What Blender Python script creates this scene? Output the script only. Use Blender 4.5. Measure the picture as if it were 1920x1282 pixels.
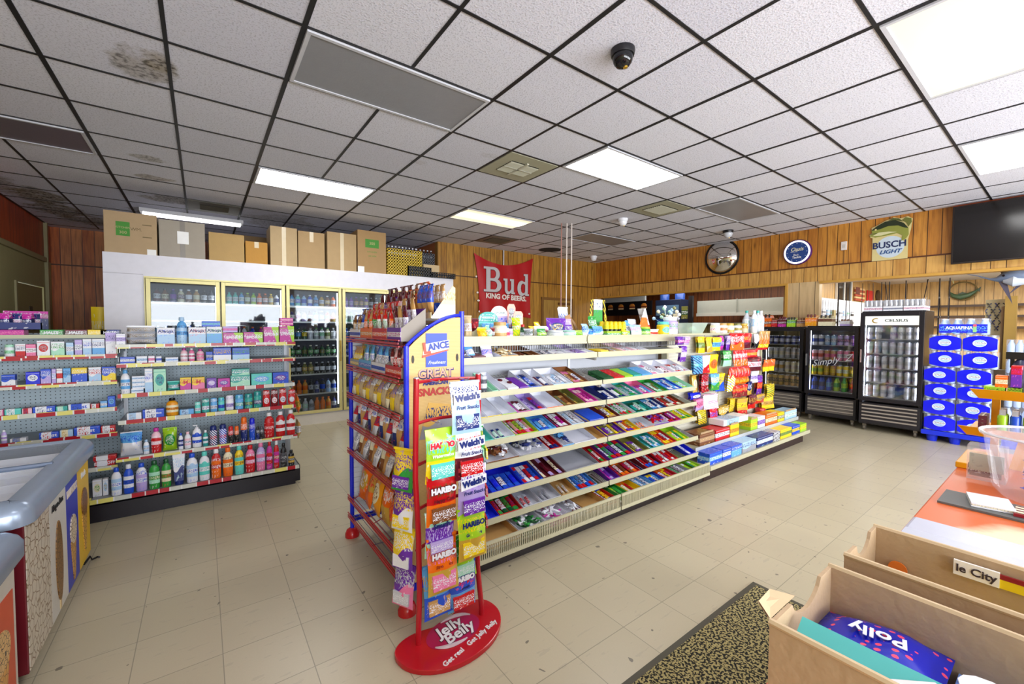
import bpy, bmesh, math, random
from mathutils import Vector, Matrix, Euler
C = bpy.context.scene.collection
for _o in list(bpy.data.objects):
    bpy.data.objects.remove(_o)
sc = bpy.context.scene
PI = math.pi
rnd = random.Random(7)
CZ = 3.022                      # ceiling height
T = 0.6096                      # ceiling grid
GX, GY = 1.08275, 1.91337       # a grid crossing

# ------------------------------------------------------------------ camera, world, light, exposure
cam = bpy.data.objects.new('camera', bpy.data.cameras.new('camera'))
C.objects.link(cam)
cam.data.sensor_width = 36.0
cam.data.lens = 785.42 / 1920 * 36.0
cam.data.clip_start = 0.05
_yaw, _pit, _rol = 0.933628865, -0.0359949524, 0.00431165
_F = Vector((math.cos(_yaw) * math.cos(_pit), math.sin(_yaw) * math.cos(_pit), math.sin(_pit)))
_R = Vector((math.sin(_yaw), -math.cos(_yaw), 0))
_U = _R.cross(_F)
_R2 = _R * math.cos(_rol) + _U * math.sin(_rol)
_U2 = -_R * math.sin(_rol) + _U * math.cos(_rol)
cam.matrix_world = Matrix(((_R2.x, _U2.x, -_F.x, 0), (_R2.y, _U2.y, -_F.y, 0), (_R2.z, _U2.z, -_F.z, 1.41), (0, 0, 0, 1)))
sc.camera = cam
sc.view_settings.view_transform = 'Standard'
sc.view_settings.look = 'None'
sc.view_settings.gamma = 1
sc.view_settings.use_curve_mapping = False
sc.view_settings.exposure = 0.15
sc.cycles.max_bounces = 7
sc.cycles.diffuse_bounces = 4
sc.cycles.glossy_bounces = 3
sc.cycles.transmission_bounces = 4
sc.cycles.transparent_max_bounces = 10
sc.cycles.caustics_reflective = False
sc.cycles.caustics_refractive = False
sc.cycles.use_denoising = True
world = bpy.data.worlds.new('sky'); sc.world = world; world.use_nodes = True
world.node_tree.nodes['Background'].inputs[0].default_value = (0.86, 0.93, 1.0, 1)
world.node_tree.nodes['Background'].inputs[1].default_value = 2.2


def area(name, loc, rot, sx, sy, power, col=(1, 1, 1)):
    l = bpy.data.lights.new(name, 'AREA'); l.shape = 'RECTANGLE'; l.size = sx; l.size_y = sy
    l.energy = power; l.color = col
    o = bpy.data.objects.new(name, l); C.objects.link(o); o.location = loc; o.rotation_euler = rot
    return o


# daylight through the shop front behind the camera (window band z 0.5-2.6 at Y=-3.2 and X<-1.98)
for _x, _w in ((.4, 3.9), (3.9, 2.5), (6.5, 2.5)):
    area('daylight_window', (_x, -3.1, 1.5), (math.radians(108), 0, 0), _w, 1.3, 52 * _w, (0.93, 0.96, 1.0))
area('kitchen_light', (9.3, 5.0, 2.5), (0, 0, 0), 1.6, 3.0, 60, (1, 0.97, 0.9))
area('tackle_room_light', (11.0, 0.3, 2.42), (0, 0, 0), 3.5, 4.0, 230, (1, 0.97, 0.9))

# ------------------------------------------------------------------ colours and materials
def lin(h):
    if isinstance(h, (tuple, list)):
        return tuple(h)[:3]
    h = PAL.get(h, h).lstrip('#')
    out = []
    for i in (0, 2, 4):
        v = int(h[i:i + 2], 16) / 255
        out.append(v / 12.92 if v <= 0.04045 else ((v + 0.055) / 1.055) ** 2.4)
    return tuple(out)


PAL = {'white': 'e9ebf2', 'cream': 'e9e2c0', 'beige': 'c9b48c', 'brown': '7a4a26', 'kraft': 'b0916a', 'grey': '9a9da6', 'silver': 'c9cdd6',
       'dark grey': '4a4c55', 'black': '141418', 'red': 'c8141c', 'dark red': '7d0f1c', 'maroon': '5e1020', 'orange': 'ee6e14', 'amber': 'e89a12',
       'yellow': 'f2d21a', 'lime': 'a4d42a', 'green': '2f9a3c', 'dark green': '14522c', 'teal': '2aa39a', 'turquoise': '5ccfc4', 'pale blue': 'a9cdee',
       'light blue': '5fa9e6', 'blue': '1f52d0', 'navy': '172a72', 'royal blue': '1426d8', 'lilac': 'b9a5e0', 'purple': '6a2ba6', 'magenta': 'c22a9c',
       'pink': 'e87aa8', 'pale pink': 'efc2cf', 'tan': 'c79a5a', 'gold': 'c9a23a', 'mint': 'a9e0c4', 'olive': '7c7a3c'}
MC = {}


def new_mat(name):
    m = bpy.data.materials.new(name); m.use_nodes = True
    nt = m.node_tree
    return m, nt, nt.nodes['Principled BSDF']


def M(c, rough=0.5, metal=0.0, emit=0.0, bump=0.0, spec=None):
    k = ('M', c, rough, metal, emit, bump, spec)
    if k in MC: return MC[k]
    m, nt, b = new_mat('paint_' + str(c).strip('#()').replace(' ', '_')[:24])
    col = lin(c)
    b.inputs['Base Color'].default_value = (*col, 1)
    b.inputs['Roughness'].default_value = rough
    b.inputs['Metallic'].default_value = metal
    if spec is not None: b.inputs['Specular IOR Level'].default_value = spec
    if emit:
        b.inputs['Emission Color'].default_value = (*col, 1)
        b.inputs['Emission Strength'].default_value = emit
    else:
        n = nt.nodes.new('ShaderNodeTexNoise'); n.inputs['Scale'].default_value = 14
        r = nt.nodes.new('ShaderNodeMapRange'); r.inputs['To Min'].default_value = 0.93; r.inputs['To Max'].default_value = 1.05
        h = nt.nodes.new('ShaderNodeMix'); h.data_type = 'RGBA'; h.blend_type = 'MULTIPLY'; h.inputs[0].default_value = 1
        h.inputs[6].default_value = (*col, 1)
        tc = nt.nodes.new('ShaderNodeTexCoord')
        nt.links.new(tc.outputs['Object'], n.inputs['Vector'])
        nt.links.new(n.outputs[0], r.inputs[0]); nt.links.new(r.outputs[0], h.inputs[7]); nt.links.new(h.outputs[2], b.inputs['Base Color'])
    if bump:
        n2 = nt.nodes.new('ShaderNodeTexNoise'); n2.inputs['Scale'].default_value = 90
        tc2 = nt.nodes.new('ShaderNodeTexCoord'); nt.links.new(tc2.outputs['Object'], n2.inputs['Vector'])
        bp = nt.nodes.new('ShaderNodeBump'); bp.inputs['Strength'].default_value = bump; bp.inputs['Distance'].default_value = 0.002
        nt.links.new(n2.outputs[0], bp.inputs['Height']); nt.links.new(bp.outputs[0], b.inputs['Normal'])
    MC[k] = m
    return m


class NG:
    """tiny node helper"""
    def __init__(s, nt): s.nt = nt
    def n(s, t, **kw):
        o = s.nt.nodes.new(t)
        for k, v in kw.items(): setattr(o, k, v)
        return o
    def val(s, sock, v):
        if hasattr(v, 'is_output') or isinstance(v, bpy.types.NodeSocket): s.nt.links.new(v, sock)
        else: sock.default_value = v
    def m(s, op, a, b=0.0, c=None):
        o = s.n('ShaderNodeMath', operation=op); s.val(o.inputs[0], a); s.val(o.inputs[1], b)
        if c is not None: s.val(o.inputs[2], c)
        return o.outputs[0]
    def mix(s, f, a, b, mode='MIX'):
        o = s.n('ShaderNodeMix', data_type='RGBA', blend_type=mode); s.val(o.inputs[0], f)
        s.val(o.inputs[6], a if not isinstance(a, tuple) else (*a, 1)); s.val(o.inputs[7], b if not isinstance(b, tuple) else (*b, 1))
        return o.outputs[2]
    def noise(s, vec, scale, detail=2.0, sc3=None):
        if sc3:
            mp = s.n('ShaderNodeMapping'); s.nt.links.new(vec, mp.inputs[0]); mp.inputs['Scale'].default_value = sc3; vec = mp.outputs[0]
        o = s.n('ShaderNodeTexNoise'); o.inputs['Scale'].default_value = scale; o.inputs['Detail'].default_value = detail
        s.nt.links.new(vec, o.inputs['Vector']); return o.outputs[0]
    def coords(s, which='Object'):
        tc = s.n('ShaderNodeTexCoord'); sp = s.n('ShaderNodeSeparateXYZ'); s.nt.links.new(tc.outputs[which], sp.inputs[0])
        return tc.outputs[which], sp.outputs[0], sp.outputs[1], sp.outputs[2]


def pk(c1, c2='white', c3='navy', style='band', rough=0.38):
    """printed package: body colour c1, panel c2, small print c3; laid out on the package's own bounds"""
    k = ('pk', c1, c2, c3, style, rough)
    if k in MC: return MC[k]
    m, nt, b = new_mat('print_%s_%s' % (c1.replace(' ', '_').strip('#'), c2.replace(' ', '_').strip('#')))
    g = NG(nt); v, x, y, z = g.coords('Generated')
    L1, L2, L3 = lin(c1), lin(c2), lin(c3)
    def rng(s, a, c): return g.m('MULTIPLY', g.m('GREATER_THAN', s, a), g.m('LESS_THAN', s, c))
    if style == 'band': pm = rng(z, 0.32, 0.68); tz = rng(z, 0.38, 0.62)
    elif style == 'top': pm = g.m('GREATER_THAN', z, 0.6); tz = rng(z, 0.65, 0.9)
    elif style == 'low': pm = g.m('LESS_THAN', z, 0.42); tz = rng(z, 0.55, 0.8)
    elif style == 'oval':
        d = g.m('ADD', g.m('POWER', g.m('DIVIDE', g.m('SUBTRACT', x, .5), .36), 2.0), g.m('POWER', g.m('DIVIDE', g.m('SUBTRACT', z, .52), .26), 2.0))
        pm = g.m('LESS_THAN', d, 1.0); tz = g.m('LESS_THAN', d, .55)
    elif style == 'wave':
        w = g.m('ADD', z, g.m('MULTIPLY', g.m('SINE', g.m('MULTIPLY', x, 6.0)), .12))
        pm = g.m('LESS_THAN', w, .45); tz = rng(z, 0.5, 0.85)
    elif style == 'stripe':
        pm = g.m('GREATER_THAN', g.m('SINE', g.m('MULTIPLY', g.m('ADD', z, g.m('MULTIPLY', x, .5)), 40.0)), 0.2); tz = rng(z, 0.4, 0.6)
    elif style == 'wrap': pm = rng(y, .24, .76); tz = rng(y, .30, .70)
    elif style == 'corner': pm = g.m('GREATER_THAN', g.m('ADD', x, g.m('MULTIPLY', z, .35)), .86); tz = rng(z, .45, .8)
    elif style == 'long':
        pm = rng(x, 0.12, 0.62); tz = rng(x, 0.18, 0.56)
    else: pm = g.m('LESS_THAN', z, -1.0); tz = rng(z, 0.2, 0.8)
    col = g.mix(pm, L1, L2)
    sc3 = {'long': (20, 20, 5), 'wrap': (7, 24, 3)}.get(style, (26, 26, 9))
    t = g.m('MULTIPLY', g.m('GREATER_THAN', g.noise(v, 1.0, 1.0, sc3), 0.54), tz)
    col = g.mix(t, col, L3)
    blot = g.m('GREATER_THAN', g.noise(v, 5.0, 3.0), 0.63)
    col = g.mix(g.m('MULTIPLY', blot, 0.45), col, tuple(min(1, q * 1.7 + .08) for q in L3))
    nt.links.new(col, b.inputs['Base Color'])
    b.inputs['Roughness'].default_value = rough
    MC[k] = m
    return m


def glass(tint=(1, 1, 1), refl=0.1, name='clear_glass', trans=0.94):
    k = ('glass', tint, refl, trans)
    if k in MC: return MC[k]
    m = bpy.data.materials.new(name); m.use_nodes = True; nt = m.node_tree; nt.nodes.clear()
    g = NG(nt); out = g.n('ShaderNodeOutputMaterial'); t = g.n('ShaderNodeBsdfTransparent'); gl = g.n('ShaderNodeBsdfGlossy'); mx = g.n('ShaderNodeMixShader')
    t.inputs[0].default_value = (*[q * trans for q in tint], 1); gl.inputs['Roughness'].default_value = 0.03
    fr = g.n('ShaderNodeFresnel'); fr.inputs[0].default_value = 1.5
    f = g.m('MINIMUM', g.m('ADD', fr.outputs[0], refl), 1.0)
    nt.links.new(f, mx.inputs[0]); nt.links.new(t.outputs[0], mx.inputs[1]); nt.links.new(gl.outputs[0], mx.inputs[2]); nt.links.new(mx.outputs[0], out.inputs[0])
    MC[k] = m
    return m


def film(c='white', alpha=0.35, rough=0.2):
    k = ('film', c, alpha, rough)
    if k in MC: return MC[k]
    m = bpy.data.materials.new('plastic_film'); m.use_nodes = True; nt = m.node_tree; b = nt.nodes['Principled BSDF']
    b.inputs['Base Color'].default_value = (*lin(c), 1); b.inputs['Roughness'].default_value = rough; b.inputs['Alpha'].default_value = alpha
    MC[k] = m
    return m


def wood(axis, c1, c2, c3, knots=True, scale=7.0):
    """vertical plank panelling with grooves; axis is the horizontal direction of the wall"""
    m, nt, b = new_mat('wood_panelling'); g = NG(nt); v, x, y, z = g.coords('Object')
    a = x if axis == 'x' else y
    vo = g.n('ShaderNodeTexVoronoi', voronoi_dimensions='1D', feature='DISTANCE_TO_EDGE'); vo.inputs['Scale'].default_value = scale; vo.inputs['Randomness'].default_value = 0.65
    nt.links.new(a, vo.inputs['W'])
    vc = g.n('ShaderNodeTexVoronoi', voronoi_dimensions='1D', feature='F1'); vc.inputs['Scale'].default_value = scale; vc.inputs['Randomness'].default_value = 0.65
    nt.links.new(a, vc.inputs['W'])
    sp = g.n('ShaderNodeSeparateColor'); nt.links.new(vc.outputs['Color'], sp.inputs[0])
    cv = g.n('ShaderNodeCombineXYZ'); nt.links.new(a, cv.inputs[0]); nt.links.new(g.m('MULTIPLY', sp.outputs[0], 7.0), cv.inputs[1]); nt.links.new(z, cv.inputs[2])
    gr = g.noise(cv.outputs[0], 1.0, 4.0, (38, 1, 2.6)); big = g.noise(cv.outputs[0], 1.0, 3.0, (9, 1, 2.2))
    col = g.mix(sp.outputs[1], lin(c1), lin(c2))
    col = g.mix(g.m('MULTIPLY', g.m('SMOOTH_MIN', g.m('MAXIMUM', g.m('SUBTRACT', gr, .45), 0.0), 1.0, .1), 2.2), col, lin(c3))
    col = g.mix(g.m('MULTIPLY', g.m('MAXIMUM', g.m('SUBTRACT', big, .52), 0.0), 2.6), col, lin(c3))
    if knots:
        kn = g.n('ShaderNodeTexVoronoi', voronoi_dimensions='3D'); kn.inputs['Scale'].default_value = 1.0
        mp = g.n('ShaderNodeMapping'); nt.links.new(cv.outputs[0], mp.inputs[0]); mp.inputs['Scale'].default_value = (5, 1, 1.7); nt.links.new(mp.outputs[0], kn.inputs['Vector'])
        kd = g.m('SUBTRACT', 1.0, g.m('MINIMUM', g.m('DIVIDE', kn.outputs['Distance'], 0.14), 1.0))
        col = g.mix(g.m('MULTIPLY', kd, .75), col, tuple(q * .35 for q in lin(c3)))
    gro = g.m('LESS_THAN', vo.outputs['Distance'], 0.0042 * scale)
    col = g.mix(gro, col, tuple(q * .22 for q in lin(c3)))
    nt.links.new(col, b.inputs['Base Color']); b.inputs['Roughness'].default_value = 0.42
    return m


# ------------------------------------------------------------------ mesh builder
class MB:
    def __init__(s): s.v = []; s.f = []; s.sm = False
    def add(s, vs, fs, xf=None):
        n = len(s.v)
        if xf is not None: vs = [tuple(xf @ Vector(p)) for p in vs]
        s.v += vs; s.f += [tuple(i + n for i in f) for f in fs]; return s
    def box(s, x0, x1, y0, y1, z0, z1, xf=None):
        return s.add([(x0, y0, z0), (x1, y0, z0), (x1, y1, z0), (x0, y1, z0), (x0, y0, z1), (x1, y0, z1), (x1, y1, z1), (x0, y1, z1)],
                     [(0, 3, 2, 1), (4, 5, 6, 7), (0, 1, 5, 4), (1, 2, 6, 5), (2, 3, 7, 6), (3, 0, 4, 7)], xf)
    def cbox(s, cx, cy, z0, sx, sy, sz, xf=None): return s.box(cx - sx / 2, cx + sx / 2, cy - sy / 2, cy + sy / 2, z0, z0 + sz, xf)
    def lathe(s, prof, n=12, xf=None, sx=1.0, sy=1.0):
        vs = []; fs = []; k = len(prof)
        for r, z in prof:
            for i in range(n):
                a = 2 * PI * i / n; vs.append((r * math.cos(a) * sx, r * math.sin(a) * sy, z))
        for j in range(k - 1):
            for i in range(n):
                i2 = (i + 1) % n; fs.append((j * n + i, j * n + i2, (j + 1) * n + i2, (j + 1) * n + i))
        fs.append(tuple(range(n - 1, -1, -1))); fs.append(tuple((k - 1) * n + i for i in range(n)))
        s.sm = True
        return s.add(vs, fs, xf)
    def tube(s, pts, r, n=8, closed=False):
        pts = [Vector(p) for p in pts]; vs = []; fs = []; up0 = None
        K = len(pts)
        for j, p in enumerate(pts):
            if closed: d = pts[(j + 1) % K] - pts[j - 1]
            else: d = pts[min(j + 1, K - 1)] - pts[max(j - 1, 0)]
            d.normalize()
            if up0 is None:
                up0 = Vector((0, 0, 1)) if abs(d.z) < .9 else Vector((1, 0, 0))
            sd = d.cross(up0)
            if sd.length < 1e-5: sd = d.cross(Vector((0, 1, 0)))
            sd.normalize(); up = sd.cross(d); up0 = up
            rr = r[j] if isinstance(r, (list, tuple)) else r
            for i in range(n):
                a = 2 * PI * i / n; q = p + sd * (rr * math.cos(a)) + up * (rr * math.sin(a)); vs.append(tuple(q))
        for j in range(K if closed else K - 1):
            for i in range(n):
                i2 = (i + 1) % n; j2 = (j + 1) % K
                fs.append((j * n + i, j2 * n + i, j2 * n + i2, j * n + i2))
        if not closed:
            fs.append(tuple(range(n))); fs.append(tuple((K - 1) * n + i for i in range(n - 1, -1, -1)))
        if n > 4: s.sm = True
        return s.add(vs, fs)
    def rod(s, a, b, r, n=6): return s.tube([a, b], r, n)
    def prism(s, poly, d0, d1, plane='xz', xf=None):
        """extrude a 2D outline between two depths. plane xz -> depth is y; xy -> depth is z; yz -> depth is x"""
        def mk(p, d):
            return {'xz': (p[0], d, p[1]), 'xy': (p[0], p[1], d), 'yz': (d, p[0], p[1])}[plane]
        n = len(poly); vs = [mk(p, d0) for p in poly] + [mk(p, d1) for p in poly]
        fs = [tuple(range(n)), tuple(range(2 * n - 1, n - 1, -1))] + [(i, i + n, (i + 1) % n + n, (i + 1) % n) for i in range(n)]
        return s.add(vs, fs, xf)
    def mesh(s, name, m, bevel=0.0, smooth=None):
        me = bpy.data.meshes.new(name); me.from_pydata(s.v, [], s.f); me.update()
        bm = bmesh.new(); bm.from_mesh(me)
        bmesh.ops.recalc_face_normals(bm, faces=bm.faces)
        if bevel: bmesh.ops.bevel(bm, geom=list(bm.edges), offset=bevel, segments=2, affect='EDGES', profile=.6)
        bm.to_mesh(me); bm.free()
        if smooth if smooth is not None else s.sm:
            me.polygons.foreach_set('use_smooth', [True] * len(me.polygons))
            try: me.set_sharp_from_angle(angle=math.radians(38))
            except Exception: pass
        if m: me.materials.append(m)
        return me


def link(name, me, parent=None, loc=(0, 0, 0), rot=(0, 0, 0)):
    o = bpy.data.objects.new(name, me); C.objects.link(o); o.location = loc; o.rotation_euler = rot
    if parent: o.parent = parent
    return o


def struct(name, mb, m, label, cat, **kw):
    o = link(name, mb.mesh(name, m, **kw)); o['kind'] = 'structure'; o['label'] = label; o['category'] = cat
    return o


def tag(o, label, cat, group=None, kind=None):
    o['label'] = label; o['category'] = cat
    if group: o['group'] = group
    if kind: o['kind'] = kind
    return o


def empty(name, loc=(0, 0, 0), rot=(0, 0, 0)):
    return link(name, None, None, loc, rot)


def part(name, mb, m, parent, bevel=0.0, smooth=None, loc=(0, 0, 0), rot=(0, 0, 0), label=None):
    o = link(name, mb.mesh(name, m, bevel, smooth), parent, loc, rot)
    if label: o['label'] = label
    return o


def copy_tree(o, parent=None):
    c = o.copy(); C.objects.link(c)
    if parent: c.parent = parent
    for ch in KIDS.get(o.name) or [q for q in C.objects if q.parent == o]:
        copy_tree(ch, c)
    return c


KIDS = {}
TXT = {}


def text_mesh(s, size, m, ext=0.0012, bold=0.0, shear=0.0, xs=1.0, align='CENTER', space=1.0):
    """lettering in the XZ plane facing -Y, centred on the origin"""
    k = (s, size, m.name, ext, bold, shear, xs, align, space)
    if k in TXT: return TXT[k]
    cu = bpy.data.curves.new('lettering', 'FONT'); cu.body = s; cu.size = size; cu.align_x = align; cu.align_y = 'CENTER'
    cu.extrude = ext; cu.offset = bold; cu.shear = shear; cu.resolution_u = 3; cu.space_character = space; cu.space_line = .8
    ob = bpy.data.objects.new('lettering', cu)
    me = bpy.data.meshes.new_from_object(ob)
    me.transform(Matrix.Scale(xs, 4, (1, 0, 0))); me.transform(Matrix.Rotation(PI / 2, 4, 'X'))
    me.materials.clear(); me.materials.append(m)
    bpy.data.objects.remove(ob)
    TXT[k] = me
    return me


def text(parent, s, size, m, loc=(0, 0, 0), rot=(0, 0, 0), name='lettering', **kw):
    return link(name, text_mesh(s, size, m, **kw), parent, loc, rot)


def lerp(a, b, t): return a + (b - a) * t
# ================================================================== THE ROOM
XL, XR, YB, YBB = -1.98, 8.0, 7.27, 10.1
# floor: foot-square vinyl tiles
def floor_mat():
    m, nt, b = new_mat('vinyl_floor_tiles'); g = NG(nt); v, x, y, z = g.coords('Object')
    fx = g.m('DIVIDE', g.m('SUBTRACT', x, 1.267 - 0.3048 * 40), .3048); fy = g.m('DIVIDE', g.m('SUBTRACT', y, 1.23 - .3048 * 40), .3048)
    ex = g.m('PINGPONG', fx, .5); ey = g.m('PINGPONG', fy, .5)
    joint = g.m('LESS_THAN', g.m('MINIMUM', ex, ey), .006)
    cb = g.n('ShaderNodeCombineXYZ'); nt.links.new(g.m('FLOOR', fx), cb.inputs[0]); nt.links.new(g.m('FLOOR', fy), cb.inputs[1])
    wn = g.n('ShaderNodeTexWhiteNoise', noise_dimensions='2D'); nt.links.new(cb.outputs[0], wn.inputs['Vector'])
    col = g.mix(wn.outputs['Value'], lin('bbb092'), lin('c3b89a'))
    n1 = g.noise(v, 1.1, 4.0); n2 = g.noise(v, 1.0, 4.0, (9, 40, 9)); n3 = g.noise(v, 160.0, 2.0)
    col = g.mix(g.m('MULTIPLY', g.m('MAXIMUM', g.m('SUBTRACT', n1, .5), 0.0), 1.7), col, lin('a69c84'))
    col = g.mix(g.m('MULTIPLY', g.m('GREATER_THAN', n2, .64), .35), col, lin('a39a86'))
    col = g.mix(g.m('MULTIPLY', n3, .28), col, lin('a9a08a'))
    sp = g.m('GREATER_THAN', g.noise(v, 17.0, 1.0), .755)
    col = g.mix(g.m('MULTIPLY', sp, .8), col, lin('5a5348'))
    col = g.mix(g.m('MULTIPLY', joint, .62), col, lin('6e6858'))
    nt.links.new(col, b.inputs['Base Color']); b.inputs['Roughness'].default_value = 0.34
    return m


struct('floor', MB().box(XL, XR, -3.2, YBB, -0.1, 0), floor_mat(), 'worn beige vinyl tile floor of the shop with thin dark joints', 'floor')

# ceiling: mineral fibre tiles, black tee grid, mould stains
def ceiling_mat():
    m, nt, b = new_mat('ceiling_tiles'); g = NG(nt); v, x, y, z = g.coords('Object')
    cb = g.n('ShaderNodeCombineXYZ')
    nt.links.new(g.m('FLOOR', g.m('DIVIDE', g.m('SUBTRACT', x, GX - T * 20), T)), cb.inputs[0]); nt.links.new(g.m('FLOOR', g.m('DIVIDE', g.m('SUBTRACT', y, GY - T * 20), T)), cb.inputs[1])
    wn = g.n('ShaderNodeTexWhiteNoise', noise_dimensions='2D'); nt.links.new(cb.outputs[0], wn.inputs['Vector'])
    col = g.mix(wn.outputs['Value'], lin('e0e1ee'), lin('d6d7e6'))
    fine = g.noise(v, 95.0, 2.0)
    col = g.mix(g.m('MULTIPLY', g.m('GREATER_THAN', fine, .58), .38), col, lin('8e8e9a'))
    rag = g.noise(v, 6.0, 6.0); rag2 = g.noise(v, 34.0, 4.0)
    for cx, cy, rx, ry, k in ((-.277, 3.54, .17, .26, .62), (-.2, 3.44, .1, .17, .7), (-.38, 5.41, .15, .10, .5), (-.41, 6.07, .2, .10, .6), (-.28, 7.0, .30, .22, .75), (-.34, 7.9, .5, .3, .95),
                              (-1.62, 7.85, .26, .5, 1.0), (-1.6, 8.6, .32, .5, .9), (-1.85, 7.3, .2, .6, .6), (-1.3, 9.2, .5, .4, .7), (1.75, 3.9, .1, .07, .18), (2.2, 3.35, .1, .06, .12), (1.55, 2.6, .2, .08, .1),
                              (0.55, 6.8, .35, .08, .25), (3.0, 6.6, .4, .3, .2), (1.0, 7.5, .6, .6, .4), (2.2, 8.0, .9, .5, .4)):
        d = g.m('ADD', g.m('POWER', g.m('DIVIDE', g.m('SUBTRACT', x, cx), rx), 2.0), g.m('POWER', g.m('DIVIDE', g.m('SUBTRACT', y, cy), ry), 2.0))
        d = g.m('ADD', d, g.m('MULTIPLY', g.m('SUBTRACT', rag, .5), 2.6))
        inside = g.m('MINIMUM', g.m('MAXIMUM', g.m('MULTIPLY', g.m('SUBTRACT', 1.0, d), 1.6), 0.0), 1.0)
        col = g.mix(g.m('MULTIPLY', inside, k * .7), col, lin('8a7a52'))
        dk = g.m('MULTIPLY', inside, g.m('MINIMUM', g.m('MAXIMUM', g.m('MULTIPLY', g.m('SUBTRACT', rag2, .47), 6.0), 0.0), 1.0))
        col = g.mix(g.m('MULTIPLY', dk, k), col, lin('1c150c'))
    nt.links.new(col, b.inputs['Base Color']); b.inputs['Roughness'].default_value = 0.9
    bp = g.n('ShaderNodeBump'); bp.inputs['Strength'].default_value = .5; bp.inputs['Distance'].default_value = .004; nt.links.new(fine, bp.inputs['Height']); nt.links.new(bp.outputs[0], b.inputs['Normal'])
    return m


struct('ceiling', MB().box(XL, XR + .12, -3.2, YBB, CZ, CZ + .1), ceiling_mat(), 'suspended ceiling of speckled grey tiles with brown mould stains', 'ceiling')
holes = []                                        # (v0,v1,u0,u1) units that fill the grid: no tee across them
FIX = {'lit_a': (3, 5, 1, 2), 'lit_b': (-1, 1, 5, 6), 'lit_c': (3, 5, 5, 6), 'lit_d': (3, 5, -3, -2), 'lit_e': (7, 9, -3, -2), 'off_a': (-1, 1, 1, 2),
       'off_b': (7, 9, 1, 2), 'off_c': (7, 9, 5, 6), 'off_d': (-5, -3, 5, 6), 'lit_f': (-1, 1, -3, -2), 'off_e': (-1, 1, -7, -6), 'off_f': (3, 5, -7, -6)}
gm = MB()
v0, v1 = -5, 11; u0, u1 = -8, 13
for v in range(v0, v1 + 1):
    segs = []; u = u0
    while u < u1:
        inside = any(a < v < b_ and c <= u < d for a, b_, c, d in FIX.values())
        if not inside:
            X = GX + v * T; y0 = max(-3.2, GY + u * T); y1 = min(YBB, GY + (u + 1) * T)
            w = .0135 if v % 2 else .0105
            if XL < X < XR and y1 > y0: gm.box(X - w, X + w, y0, y1, CZ - .004, CZ + .02)
        u += 1
for u in range(u0, u1 + 1):
    Y = GY + u * T
    if -3.2 < Y < YBB: gm.box(XL, XR, Y - .0095, Y + .0095, CZ - .0042, CZ + .02)
struct('trim_1', gm, M('black', .5), 'black metal tee grid carrying the ceiling tiles', 'ceiling grid')

# walls
WD = wood('y', 'bc7a2c', 'd0923c', '7c4214'); WBK = wood('x', 'ac7828', 'c08e3a', '6c4012'); WRED = wood('x', 'c0601e', 'd08a52', '6a240c'); WREDY_SHADE = wood('y', 'a83c18', 'b44c20', '521208')  # redder, darker wood puts the shade of the back-left walls into the colour
HEAD = wood('y', 'cc9a4c', 'd8aa60', '9a6428', scale=5.5)
struct('wall_back', MB().box(3.62, XR + .12, YB, YB + .12, 0, CZ), WBK, 'back wall of vertical wood plank panelling behind the red beer banner', 'wall')
struct('wall_side', MB().box(3.62, 3.74, YB + .12, YBB, 0, CZ), WRED, 'panelled side wall of the recess above the walk-in cooler', 'wall')
struct('wall_rear', MB().box(XL - .1, 3.62, YBB, YBB + .12, 0, CZ), WRED, 'wood wall with shade painted in dark red at the far left corner beside the walk-in cooler', 'wall')
struct('trim_2', MB().box(3.62, XR, YB - .008, YB, 2.396, 2.414).box(XL, -.9, YBB - .008, YBB, 2.40, 2.42), M('4a260e', .5), 'thin dark moulding line across the back panelling', 'moulding')
wl = MB().box(XL - .1, XL, -3.2, YBB, 2.43, CZ)
struct('wall_left', wl, WREDY_SHADE, 'panelled strip with shade painted in dark red at the top of the left wall', 'wall')
struct('wall_left_lower', MB().box(XL - .1, XL, -3.2, 8.40, 0, 2.43).box(XL - .1, XL, 9.66, YBB, 0, 2.43).box(XL - .1, XL, 8.40, 9.66, 2.0, 2.43), M('aaa272', .6, bump=.2), 'olive beige painted boards of the lower left wall', 'wall')
struct('trim_3', MB().box(XL, XL + .03, 4, 9.76, 2.40, 2.47).box(XL, XL + .02, 8.62 - .25, 8.62 - .2, 0, 2.0).box(XL, XL + .04, 9.74, 9.8, 0, CZ), M('9c936a', .5), 'beige cornice board along the left wall', 'moulding')
# right wall: header, pillar, two wide openings, low walls
struct('wall_right', MB().box(XR, XR + .12, -3.2, 7.27, 2.405, CZ), WD, 'upper band of orange wood plank panelling on the right wall', 'wall')
struct('wall_right_header', MB().box(XR, XR + .12, -3.2, 7.27, 2.165, 2.4049), HEAD, 'lower paler band of wood panelling above the two wide openings', 'wall')
struct('wall_right_pillar', MB().box(XR, XR + .12, 2.50, 2.95, 0, 2.165).box(XR, XR + .12, 7.2, 7.27, 0, 2.165), wood('y', 'cdb080', 'd4b88c', 'b0926a', knots=False, scale=5), 'pale plank pillar between the kitchen opening and the tackle room opening', 'wall')
struct('wall_right_lower', MB().box(XR, XR + .12, 2.95, 7.2, 0, 1.05).box(XR, XR + .12, -3.2, 2.50, 0, .9), M('5c4a34', .6), 'low wall below the openings, behind the drink coolers', 'wall')
struct('trim_4', MB().box(XR - .012, XR, -3.2, 7.27, 2.396, 2.414), M('5a2c10', .5), 'thin dark seam moulding running along the right wall', 'moulding')
struct('trim_5', MB().box(XR - .02, XR + .14, -3.2, 2.50, 2.13, 2.165).box(XR - .02, XR + .14, 2.95, 7.2, 2.13, 2.165).box(XR - .02, XR + .14, 2.95, 2.985, 1.05, 2.13), M('c9983f', .5), 'yellowish wood casing around the two openings', 'moulding')
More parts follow.
